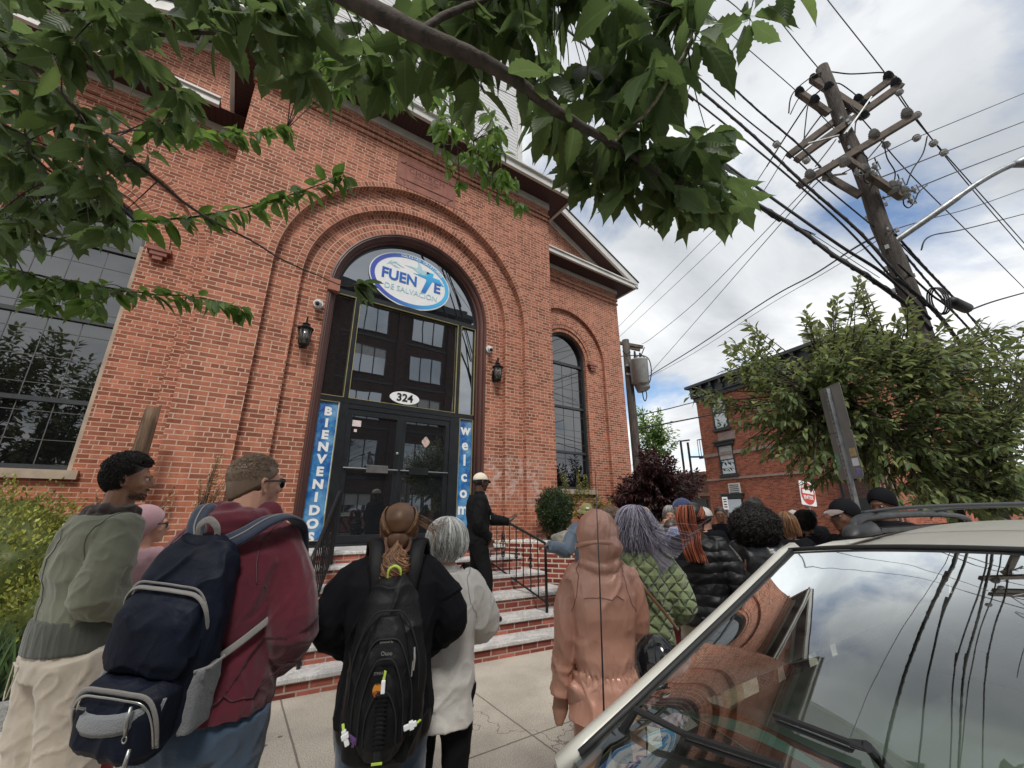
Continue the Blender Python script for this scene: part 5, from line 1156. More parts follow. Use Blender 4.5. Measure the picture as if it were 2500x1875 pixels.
# left hedge, grass, snag, dead shrub
hd = [((-1.75, 6.35, -.75), (.75, .55, .85), 9000, 'large yellow green shrub at the left edge below the window', 41), ((-1.25, 5.95, -1.05), (.45, .40, .62), 5000, 'yellow green shrub just left of the man in the green jacket', 42), ((-2.6, 6.4, -.5), (.8, .6, .95), 7000, 'tall light green shrub under the left church window', 43), ((-2.35, 7.4, -.45), (1.2, .6, .85), 6000, 'green shrub against the wall under the window sill', 44)]
for c, rd, n, lb, sd_ in hd: bush('golden_privet_shrub', lb, 'shrub', c, rd, n, .05, M_hedge, sd_, lump=.3, base=(c[0], c[1], GZ-.0), shell=.5)
M_grass = leaf_mat('dark_grass', (.016, .034, .012), (.04, .075, .022), (.10, .15, .05), .2, .5, False)
r = random.Random(8); items = []
for _ in range(2600):
    x, y = r.uniform(-2.6, -1.0), r.uniform(5.45, 6.0); items.append((Vector((x, y, GZ+.05)), Vector((r.uniform(-.5, .7), r.uniform(-.8, .3), 1.1)), Vector((0, -1, 0))+rv(r, .6), r.uniform(.35, .65), r.random()))
g_ = leaf_mesh('ornamental_grass', [leaf_template(4, .045, 0, fold=.1, curl=.5, petiole=0)], items, M_grass); tag(g_, 'dark green ornamental grass at the front of the left bed', 'grass', kind='stuff')
lp = empty('planting_bed_edging', (-2.6, 5.35, GZ), label='low concrete edging of the planting bed behind the man in green', cat='edging')
q = MB(); q.box(-6, -.95, 5.28, 5.42, GZ-.1, GZ+.17); q.box(-1.05, -.95, 5.42, 6.98, GZ-.1, GZ+.165); q.build('concrete_edge', M_kerb, lp)
q = MB(); q.box(-6, -1.05, 5.42, 8.69, GZ-.1, GZ+.12); q.build('soil', M_soil, lp)
for i, (x, y, s_, lb) in enumerate(((-1.45, 5.6, .20, 'dark rock at the foot of the left bed grass'), (-1.95, 5.62, .24, 'grey rock half hidden by grass at the far left'), (-1.15, 5.75, .15, 'small dark rock beside the bed edging'))): rock((x, y, GZ+.2), (s_, s_*.8, s_*.7), lb, 20+i, group='rocks in the left bed')
sn = at(330, 885, Y=6.6); sb = at(300, 985, Y=6.6); dz_ = (sn-sb)/(sn.z-sb.z)
q = MB(); N_ = 22; rings = []; zs_ = [GZ+(sn.z-GZ)*i/(N_-1) for i in range(N_)]
for i, z in enumerate(zs_):
    c = sb+dz_*(z-sb.z)*.8; R0 = .105-.035*i/N_
    rings.append([Vector((c.x+R0*(1+.18*mnoise.noise(Vector((math.cos(a)*2, math.sin(a)*2, z*.5))))*math.cos(a), c.y+R0*math.sin(a), z+(0 if i < N_-1 else .16*mnoise.noise(Vector((a*2.3, 1.7, 0)))+.05*math.sin(a*5)))) for a in [2*PI*k/18 for k in range(18)]])
q.loft(rings); sg_ = q.build('dead_tree_trunk', mat('dead_wood', (.16, .10, .062), .95, var=.35, vs=8, bump=.9, bs=26, bd=.015, stretch=(3, 3, .25), var2=(.05, .03, .02)), smooth=True)
sg_.data.transform(Matrix.Translation(-Vector((rings[0][0].x, rings[0][0].y, GZ)))); sg_.location = (rings[0][0].x, rings[0][0].y, GZ); tag(sg_, 'broken dead tree trunk standing against the left brick wall', 'dead tree')
M_dead = leaf_mat('dry_leaf', (.16, .09, .05), (.38, .27, .15), (.5, .4, .2), .2, .7, False); r = random.Random(12); P = []
for (x, y) in ((432, 1085), (445, 1060), (440, 1035), (460, 1020), (470, 1000), (478, 985), (455, 1075), (470, 1045), (485, 1030), (495, 1060), (465, 1095), (450, 1100)):
    for k in range(3): P.append(at(x+r.uniform(-8, 8), y+r.uniform(-8, 12), Y=6.3))
b_ = at(455, 1150, Y=6.3); spiky('dead_shrub', 'dry brown shrub behind the head of the man in maroon', P, M_dead, 15, .04, (b_.x, b_.y, GZ), nl=(20, 28), sl=.35)
P = [at(x+r.uniform(-8, 8), y, Y=6.9) for (x, y) in ((215, 1060), (235, 1040), (225, 1080), (245, 1070), (205, 1090), (250, 1030), (375, 1062), (380, 1050)) for _ in (0, 1)]
b_ = at(225, 1150, Y=6.9); spiky('small_brown_shrub', 'sparse brownish shrub behind the head of the man in green', P, M_dead, 16, .045, (b_.x, b_.y, GZ), nl=(14, 20), sl=.4)

# trees across the street, seen in the left window
for i_, (x, y, s_, lb) in enumerate(((-9.5, -11.0, 1.0, 'street tree across the road mirrored in the left church window'), (-15.5, -11.5, 1.15, 'larger street tree further along the far side of the road'))):
    r = random.Random(60+i_); P = [Vector((x, y, 4.6))+Vector((d.x*4.2, d.y*2.4, d.z*4.6))*s_ for d in [rv(r) for _ in range(330)]]
    crown_tree('street_tree', lb, 'tree', (x, y, STZ), (x, y, 2.2), .22, P, .40, M_leafst, 70+i_, nl=(16, 22), sl=1.6, tb=.2)
# ------------------------------------------------------------------ the parked car beside the camera (its nose is below the frame)
m, nt, out = new_mat('champagne_paint'); N = NT(nt); p = N.bsdf(N.ramp(N.noise(2, 5), [(.3, (.50, .49, .43)), (.7, (.56, .55, .49))]), .42, .1, N.bump(N.noise(400, 2), .04, .001), .5)
p.inputs['Coat Weight'].default_value = .3; p.inputs['Coat Roughness'].default_value = .04; N.link(p.outputs[0], out.inputs[0]); M_paint = m
M_trim = mat('black_car_plastic', (.016, .016, .017), .5, var=.15, bump=.2, bs=200, bd=.001); M_rub = mat('black_rubber', (.010, .010, .010), .6); M_chrome = mat('bright_trim', (.55, .55, .54), .18, .9, var=.03)
m, nt, out = new_mat('windscreen_glass'); N = NT(nt)
tr = N.node('ShaderNodeBsdfTransparent'); tr.inputs[0].default_value = (.62, .74, .68, 1); g = N.node('ShaderNodeBsdfGlossy'); g.inputs[0].default_value = (.93, .97, .97, 1); g.inputs['Roughness'].default_value = .012
N.link(N.bump(N.noise(3, 2, .4), .05, .01), g.inputs['Normal']); fr = N.node('ShaderNodeFresnel'); fr.inputs['IOR'].default_value = 1.65
mx = N.node('ShaderNodeMixShader'); N.link(N.m('ADD', N.m('MULTIPLY', N.m('POWER', fr.outputs[0], 2.1), 34.0), .01, clamp=True), mx.inputs[0]); N.link(tr.outputs[0], mx.inputs[1]); N.link(g.outputs[0], mx.inputs[2])
df = N.node('ShaderNodeBsdfDiffuse'); df.inputs[0].default_value = (.5, .5, .47, 1); m2 = N.node('ShaderNodeMixShader'); N.link(N.m('MULTIPLY', N.ramp(N.noise(5, 7, .7), [(.45, 0.0), (.8, .10)]), 1.0), m2.inputs[0]); N.link(mx.outputs[0], m2.inputs[1]); N.link(df.outputs[0], m2.inputs[2])
N.link(m2.outputs[0], out.inputs[0]); M_ws = m
car = empty('parked_car', (2.0, .10, STZ), label='silver beige car with a roof rack parked at the kerb, windscreen facing the camera', cat='car')
YC = .10
def glassP(u, v, off=0.0):
    xb, xh = .83-.13*(1-u*u), 1.84-.07*(1-u*u); hw = .87+(.70-.87)*v; zb, zh = -.60+.0*(1-u*u), -.145+.045*(1-abs(u)**2.2)
    return Vector((xb+(xh-xb)*v-off*.4, YC+hw*u, zb+(zh-zb)*v+.045*math.sin(PI*v)*(1-1.15*abs(u)**3)+off))
def grid(mb, f, nu, nv): 
    for i in range(nu):
        for j in range(nv): mb.face([f(i/nu, j/nv), f((i+1)/nu, j/nv), f((i+1)/nu, (j+1)/nv), f(i/nu, (j+1)/nv)])
def weld(o):
    bm = bmesh.new(); bm.from_mesh(o.data); bmesh.ops.remove_doubles(bm, verts=bm.verts, dist=1e-5); bmesh.ops.recalc_face_normals(bm, faces=bm.faces); bm.to_mesh(o.data); bm.free(); o.data.polygons.foreach_set('use_smooth', [True]*len(o.data.polygons)); return o
q = MB(); grid(q, lambda a, b: glassP(-.985+1.97*a, .0+.985*b), 24, 12); ws = weld(q.build('windscreen', M_ws, car, smooth=True))
for sx in (1, -1):
    q = MB(); rings = []
    for i in range(13):
        v = -.04+1.10*i/12; P = glassP(sx, min(v, 1.0)); 
        if v > 1: P = P+Vector(((v-1)*1.0, 0, (v-1)*.12))
        rings.append([P+Vector((a*.5, b_*sx, c)) for a, b_, c in ((-.012, -.012, .004), (-.004, .004, .018), (.03, .03, .016), (.09, .055, -.012), (.10, .05, -.045), (.02, .0, -.03))])
    q.loft(rings); q.build('a_pillar', M_paint, car, smooth=True, fixn=True)
    q = MB(); q.tube([glassP(sx*.985, .02+.97*i/12, .004) for i in range(13)], (.008, .010), 6); q.build('glass_seal', M_rub, car, smooth=True)
q = MB(); q.tube([glassP(-1+2*i/24, .995, .004) for i in range(25)], .0075, 6); q.build('glass_seal', M_rub, car, smooth=True)
def roofP(a, b):    # a across, b back
    u = -1+2*a; x = glassP(u, 1).x+.008+(2.75)*b; hw = .70+.015*math.sin(PI*b); e = abs(u)**5
    return Vector((x, YC+hw*u*(1+.05*b*0), -.145+.045*(1-abs(u)**2.2)+.062*math.sin(min(1, b*1.6)*PI/2)-.10*max(0, b-.62)-.035*e))
q = MB(); grid(q, roofP, 24, 22); weld(q.build('roof', M_paint, car, smooth=True))
# body side, doors and glasshouse
def sec(x, zt, hw, zb=-1.50):
    return [Vector((x, YC+s_*w_, z)) for s_, w_, z in ((1, hw*.90, zt), (1, hw*.985, zt-.05), (1, hw*1.02, zt-.30), (1, hw*1.03, -1.15), (1, hw*.99, zb), (-1, hw*.99, zb), (-1, hw*1.03, -1.15), (-1, hw*1.02, zt-.30), (-1, hw*.985, zt-.05), (-1, hw*.90, zt))]
q = MB(); q.loft([sec(-.22, -1.02, .62, -1.4), sec(-.16, -.92, .74), sec(.10, -.80, .82), sec(.50, -.70, .86), sec(.80, -.652, .87), sec(1.0, -.645, .88), sec(1.6, -.60, .89), sec(2.6, -.60, .89), sec(3.9, -.60, .88), sec(4.45, -.62, .84), sec(4.6, -.80, .78)]); o = q.build('body', M_paint, car, smooth=True, fixn=True); add_bevel(o, .02, 2, 30)
q = MB(); grid(q, lambda a, b: Vector((.50+.36*b-.10*(1-(2*a-1)**2), YC+.84*(2*a-1), -.648+.012*b+.02*(1-(2*a-1)**2))), 16, 4); q.build('cowl', M_trim, car, smooth=True)
q = MB(); q.poly([(.72, .80, -.628), (.97, .955, -.590), (1.02, .955, -.545), (.80, .86, -.600)], (0, .01, .012)); q.build('cowl_corner', M_trim, car, fixn=True)
for sx in (1, -1):
    q = MB()
    y0, y1 = YC+sx*.872, YC+sx*.715
    q.face([(1.02, y0, -.60), (4.2, y0, -.60), (3.9, y1, -.20), (1.95, y1, -.20)]); q.build('side_glass', M_glass, car)
    q = MB(); [q.bar((x, y0+sx*.004, -.60), (x-.05, y1+sx*.004, -.19), .07, .02) for x in (2.35, 3.3, 4.15)]; q.build('door_pillar', M_trim, car)
    q = MB(); q.tube([(1.9, y1, -.175), (2.3, y1, -.150), (3.4, y1, -.150), (4.1, y1, -.20)], (.02, .025), 8); q.build('roof_side', M_paint, car, smooth=True)
    q = MB(); [q.box(x, x+.2, YC+sx*.905, YC+sx*.93, -.76, -.73) for x in (2.0, 3.0)]; q.build('door_handle', M_trim, car)
    for x in (.52, 3.55):
        q = MB(); q.tube([(x, YC+sx*.72, -1.42), (x, YC+sx*.93, -1.42)], .33, 28); w_ = q.build('wheel', M_rub, car); add_bevel(w_, .03); q = MB(); q.tube([(x, YC+sx*.90, -1.42), (x, YC+sx*.938, -1.42)], [.22, .20], 20); q.build('rim', M_chrome, w_)
    q = MB(); q.sphere((-.10, YC+sx*.62, -.98), (.12, .17, .09), 14, 10); q.build('headlight', M_lampglass, car, smooth=True)
    # roof rack rail
    yr = YC+sx*.56
    q = MB(); q.tube(curve([(2.08, yr, -.075), (2.14, yr, -.040), (2.35, yr, -.022), (3.2, yr, -.015), (4.0, yr, -.04), (4.1, yr, -.09)]), (.017, .020), 8); q.build('roof_rail', M_trim, car, smooth=True)
    q = MB(); q.loft([[Vector((x, yr+w_*math.cos(t), z+h_*max(0, math.sin(t)))) for t in [PI*k/8 for k in range(9)]] for x, w_, h_, z in ((2.02, .02, .01, -.095), (2.08, .042, .045, -.095), (2.25, .042, .055, -.09), (2.34, .02, .02, -.09))]); q.build('rail_foot', M_trim, car, smooth=True, fixn=True)
    q = MB(); q.box(2.3, 3.9, yr-.03, yr+.03, -.088, -.070); q.build('rail_base', M_trim, car)
for x, z in ((2.36, .012), (3.35, .015)):
    q = MB(); q.tube(curve([(x, YC-.60, z-.02), (x, YC-.4, z+.004), (x, YC, z+.012), (x, YC+.4, z+.004), (x, YC+.60, z-.02)]), (.008, .016), 8); q.build('crossbar', mat('crossbar_grey', (.06, .065, .07), .4), car, smooth=True)
# mirrors
for sx in (1, -1):
    c = Vector((1.37, YC+sx*1.015, -.53)); q = MB(); q.sphere(c, (.06, .085, .10), 20, 14); q.sphere(c+Vector((.02, 0, 0)), (.05, .082, .098), 20, 14); q.bar(c+Vector((0, -sx*.08, -.05)), c+Vector((.02, -sx*.20, -.11)), .07, .05); me = None; o = q.build('door_mirror', mat('gloss_black', (.010, .010, .011), .08, var=.02), car, smooth=True)
    q = MB(); q.face([c+Vector((.072, y, z)) for y, z in ((-.06, -.06), (.06, -.06), (.06, .06), (-.06, .06))]); q.build('mirror_glass', M_chrome, o)
# wipers
def wiper(piv, P, lab):
    q = MB(); q.tube([Vector(piv)-Vector((0, 0, .03)), Vector(piv)+Vector((0, 0, .025))], [.028, .024], 12); q.tube([Vector(piv)+Vector((0, 0, .02))]+[p_ for p_ in P[:2]], [(.012, .009), (.009, .008), (.007, .007)], 8); q.build('wiper_arm', M_trim, car, smooth=False)
    q = MB(); q.tube(P[1:], [(.006, .008)]*len(P[1:]), 6); q.tube([p_-Vector((0, 0, .012)) for p_ in P[1:]], (.003, .012), 4); q.build('wiper_blade', M_rub, car)
def on_glass(px, py, off=.02):
    d = ray(px, py); best = None
    for i in range(60):
        for j in range(24):
            g_ = glassP(-1+2*i/60, j/60); c_ = (g_.normalized()-d.normalized()).length
            if best is None or c_ < best[0]: best = (c_, g_)
    return best[1]+Vector((-off*.4, 0, off))
wiper(at(1342, 1606, Z=-.575), [on_glass(1392, 1580, .05), on_glass(1487, 1612, .035), on_glass(1580, 1640, .03), on_glass(1700, 1680, .03)], 'l')
wiper(at(1990, 1760, Z=-.60), [on_glass(1890, 1656, .03), on_glass(1840, 1640, .025), on_glass(1760, 1606, .025), on_glass(1684, 1579, .025)], 'r')
q = MB(); a = Vector((.968, .985, -.62)); q.tube([a, a+Vector((0, 0, .055))], [.016, .009], 10); q.tube([a+Vector((0, 0, .05)), Vector((.985, .985, -.2)), Vector((.985, .975, .128))], [.0028, .0022, .0014], 6); q.build('aerial', M_trim, car, smooth=True)
# interior
q = MB(); grid(q, lambda a, b: Vector((.80+.95*b, YC-.80+1.6*a, -.645+.035*math.sin(PI*b)-.10*max(0, b-.75)*3)), 12, 8); q.build('dashboard', mat('grey_dashboard', (.055, .060, .058), .75, bump=.2, bs=150), car, smooth=True)
q = MB(); q.box(1.7, 4.2, YC-.82, YC+.82, -1.30, -1.25); q.box(4.15, 4.2, YC-.75, YC+.75, -1.25, -.25); q.build('cabin_floor', M_trim, car)
M_seat = mat('grey_seat_cloth', (.09, .095, .09), .95)
for y in (YC+.38, YC-.38):
    q = MB(); q.loft([[Vector((x, y+w_*math.copysign(abs(math.cos(t))**.6, math.cos(t)), z+.0)) if False else Vector((x+.055*math.sin(t), y+w_*math.copysign(abs(math.cos(t))**.6, math.cos(t)), z)) for t in [2*PI*k/20 for k in range(20)]] for x, w_, z in ((2.30, .24, -1.2), (2.36, .25, -.9), (2.46, .21, -.58), (2.48, .16, -.52))]); st_ = q.build('seat', M_seat, car, smooth=True)
    q = MB(); q.sphere((2.49, y, -.40), (.05, .13, .085), 14, 10); q.build('headrest', M_seat, st_, smooth=True)
q = MB(); c = Vector((1.62, YC-.38, -.62)); q.tube([c+Vector((.06*math.sin(a), .185*math.cos(a), .175*math.sin(a))) for a in [2*PI*k/28 for k in range(28)]], .014, 8, closed=True); q.build('steering_wheel', M_trim, car, smooth=True)
q = MB(); q.sphere((1.70, YC, -.215), (.02, .11, .032), 14, 8); q.build('rear_view_mirror', M_trim, car, smooth=True)
q = MB(); S_ = [glassP(u, v, -.004) for u, v in ((-.16, .70), (-.02, .70), (-.02, .77), (-.16, .77))]; q.poly(S_, (.002, 0, .002)); q.build('inspection_sticker', mat('pale_green_sticker', (.42, .60, .48), .6), car, fixn=True)
m, nt, out = new_mat('striped_towel'); N = NT(nt); s_ = N.node('ShaderNodeSeparateXYZ'); N.link(N.node('ShaderNodeTexCoord').outputs['UV'], s_.inputs[0])
col = N.ramp(s_.outputs[0], [(0, (.34, .60, .52)), (.14, (.44, .11, .06)), (.40, (.42, .68, .58)), (.60, (.46, .12, .065)), (.97, (.07, .13, .26))], 'CONSTANT'); N.link(N.bsdf(col, .95, 0, N.bump(N.noise(90, 3), .4, .003), .2).outputs[0], out.inputs[0])
q = MB(); PA = [at(1400, 1532, Z=-.575), at(1705, 1680, Z=-.575)]; PB = [at(1560, 1530, Z=-.585), at(1905, 1700, Z=-.585)]
tow = lambda a, b: PA[0].lerp(PA[1], b).lerp(PB[0].lerp(PB[1], b), a)+Vector((0, 0, .012*math.sin(a*9+b*4)+.02*math.sin(PI*b)))
for i in range(16):
    for j in range(10): q.face([tow(i/16, j/10), tow((i+1)/16, j/10), tow((i+1)/16, (j+1)/10), tow(i/16, (j+1)/10)], [(i/16, j/10), ((i+1)/16, j/10), ((i+1)/16, (j+1)/10), (i/16, (j+1)/10)])
tw_ = q.build('striped_towel', m, smooth=True); o0 = tow(.5, .5); tw_.data.transform(Matrix.Translation(-o0)); tw_.location = o0; tag(tw_, 'orange and pale aqua striped towel lying on the car dashboard', 'towel')
# ------------------------------------------------------------------ people: one continuous body each, clothing and hair as children
def remesh(mb, vox, smooth=3, fac=.5):
    me = bpy.data.meshes.new('tmp'); me.from_pydata(mb.v, [], mb.f); o = bpy.data.objects.new('tmp', me); COL.objects.link(o)
    bm = bmesh.new(); bm.from_mesh(me); bmesh.ops.recalc_face_normals(bm, faces=bm.faces); bm.to_mesh(me); bm.free()
    r = o.modifiers.new('r', 'REMESH'); r.mode = 'VOXEL'; r.voxel_size = vox
    if smooth: s = o.modifiers.new('s', 'SMOOTH'); s.factor = fac; s.iterations = smooth
    dg = bpy.context.evaluated_depsgraph_get(); m2 = bpy.data.meshes.new_from_object(o.evaluated_get(dg)); bpy.data.objects.remove(o); bpy.data.meshes.remove(me); return m2
def mesh_np(me):
    n = len(me.vertices); a = np.zeros(n*3, dtype=np.float32); me.vertices.foreach_get('co', a); b = np.zeros(n*3, dtype=np.float32); me.vertices.foreach_get('normal', b); return a.reshape(-1, 3), b.reshape(-1, 3)
def fold(me, amp, fx=6, fz=9, seed=0, gather=None, ridge=True):
    """cloth creases: thin winding crests at two scales, dying out in smooth areas, plus optional gathers at a waist or cuff"""
    V, Nn = mesh_np(me); out = V.copy(); nz = mnoise.noise; f = 1.15*fx; g = fz/fx
    for i in range(len(V)):
        x, y, z = V[i]; q = nz(Vector((x*2.2+seed, y*2.2, z*2.2))); m_ = min(1, max(0, .45+1.5*nz(Vector((x*3.1, y*3.1+seed*3, z*2.6)))))
        a = nz(Vector((x*f+q*1.8, y*f+seed, z*f*.42*g+(x-y)*f*.45*(1 if q > 0 else -1)))); b = nz(Vector((x*f*2+seed, y*f*2-q, z*f*1.1*g-x*f*.8)))
        r1 = max(0.0, 1-abs(a)*3.6); r2 = max(0.0, 1-abs(b)*3.2)
        d = r1*r1*(.25+1.5*m_)+r2*r2*.42*(1.2-m_)+a*.9
        if gather:
            for gz, gw, ga in gather:
                w_ = math.exp(-((z-gz)/gw)**2)
                if w_ > .02: d += w_*ga*math.sin((math.atan2(y, x))*30+q*9+seed)
        out[i] = V[i]+Nn[i]*(d-.3)*amp*1.25
    me.vertices.foreach_set('co', out.astype(np.float32).ravel()); me.update()
def put(me, name, m, parent, smooth=True):
    me.name = name; me.materials.clear(); me.materials.append(m); me.polygons.foreach_set('use_smooth', [smooth]*len(me.polygons))
    o = bpy.data.objects.new(name, me); COL.objects.link(o); o.parent = parent; return o
def cloth(name, c, rough=.9, var=.10, bs=350, bump=.35, vs=5, sheen=.3, bd=.0015, pattern=None, wrk=.55):
    if name in _MC: return _MC[name]
    m, nt, out = new_mat(name); N = NT(nt); oc = N.node('ShaderNodeTexCoord').outputs['Object']
    col = N.ramp(N.noise(vs, 5, .6, vec=oc), [(.3, tuple(x*(1-var*1.6) for x in c)), (.7, tuple(min(1, x*(1+var)) for x in c))]); h = N.noise(bs, 2, .5, vec=oc)
    if pattern == 'check':
        w1 = N.node('ShaderNodeTexChecker'); w1.inputs['Scale'].default_value = 110; w1.inputs['Color1'].default_value = (*c, 1); w1.inputs['Color2'].default_value = (.45, .47, .62, 1); N.link(oc, w1.inputs[0]); col = w1.outputs[0]
    if pattern == 'knit':
        s = N.node('ShaderNodeSeparateXYZ'); N.link(oc, s.inputs[0]); an = N.m('ARCTAN2', s.outputs[1], s.outputs[0]); h = N.m('ADD', N.m('SINE', N.m('ADD', N.m('MULTIPLY', an, 26), N.m('MULTIPLY', N.m('SINE', N.m('MULTIPLY', s.outputs[2], 75)), 1.3))), N.m('MULTIPLY', h, .3)); bd = .02
    if pattern == 'quilt':
        s = N.node('ShaderNodeSeparateXYZ'); N.link(oc, s.inputs[0]); wv = N.m('MULTIPLY', N.noise(5, 3, vec=oc), .10)
        a = N.m('ABSOLUTE', N.m('SINE', N.m('MULTIPLY', N.m('ADD', N.m('ADD', s.outputs[0], N.m('MULTIPLY', s.outputs[2], .8)), wv), 46))); b = N.m('ABSOLUTE', N.m('SINE', N.m('MULTIPLY', N.m('ADD', N.m('SUBTRACT', s.outputs[0], N.m('MULTIPLY', s.outputs[2], .8)), wv), 46)))
        h = N.m('POWER', N.m('MINIMUM', a, b), .45); bd = .025; bump = .9; col = N.mix(N.m('LESS_THAN', N.m('MINIMUM', a, b), .10), col, tuple(x*.55 for x in c))
    nb = N.bump(N.noise(11, 6, .65, vec=oc, dist=1.2), .35, .012)
    p = N.bsdf(col, rough, 0, N.bump(h, bump, bd, nb), .3); p.inputs['Sheen Weight'].default_value = sheen if max(c) > .03 else 0; p.inputs['Specular IOR Level'].default_value = .3 if max(c) > .03 else .18; N.link(p.outputs[0], out.inputs[0]); _MC[name] = m; return m
def skin_mat(name, c, stub=None):
    m, nt, out = new_mat(name); N = NT(nt); oc = N.node('ShaderNodeTexCoord').outputs['Object']
    col = N.ramp(N.noise(14, 5, .6, vec=oc), [(.3, tuple(x*.82 for x in c)), (.7, c)])
    p = N.bsdf(col, .5, 0, N.bump(N.noise(260, 3, vec=oc), .25, .001), .4); p.inputs['Subsurface Weight'].default_value = .08; p.inputs['Subsurface Radius'].default_value = (.02, .008, .004); N.link(p.outputs[0], out.inputs[0]); return m
SK = {'fair': skin_mat('fair_skin', (.50, .27, .19)), 'tan': skin_mat('tan_skin', (.30, .15, .09)), 'brown': skin_mat('brown_skin', (.16, .075, .045)), 'dark': skin_mat('dark_skin', (.075, .036, .024))}
def hair_mat(name, c0, c1, rough=.42):
    m, nt, out = new_mat(name); N = NT(nt); a = N.node('ShaderNodeAttribute'); a.attribute_name = 'tone'
    col = N.ramp(a.outputs['Fac'], [(0, c0), (1, c1)]); p = N.bsdf(col, rough, 0, N.bump(N.noise(300, 2), .3, .002), .5); N.link(p.outputs[0], out.inputs[0]); return m
def strands(name, paths, rad, m, parent, seed=1, sides=3, taper=.35):
    """paths: list of point lists (local); one mesh of fine locks with a tone per lock"""
    r = random.Random(seed); q = MB(); tones = []
    for P in paths:
        n0 = len(q.v); N_ = len(P); rr_ = rad*r.uniform(.6, 1.3); q.tube(P, [rr_*(1-(1-taper)*i/(N_-1)) for i in range(N_)], sides, cap=False); tones += [min(1, max(0, .5+1.2*mnoise.noise(Vector(P[N_//2])*62)+r.uniform(-.35, .35)))]*(len(q.v)-n0)
    me = bpy.data.meshes.new(name); me.from_pydata(q.v, [], q.f); me.attributes.new('tone', 'FLOAT', 'POINT').data.foreach_set('value', np.array(tones, dtype=np.float32)); me.update()
    return put(me, name, m, parent)
def toned(o, lo=.2, hi=.5):
    me = o.data; n = len(me.vertices); a = me.attributes.new('tone', 'FLOAT', 'POINT'); V, _ = mesh_np(me); a.data.foreach_set('value', np.array([lo+(hi-lo)*(.5+.5*mnoise.noise(Vector(v.tolist())*25)) for v in V], dtype=np.float32)); return o

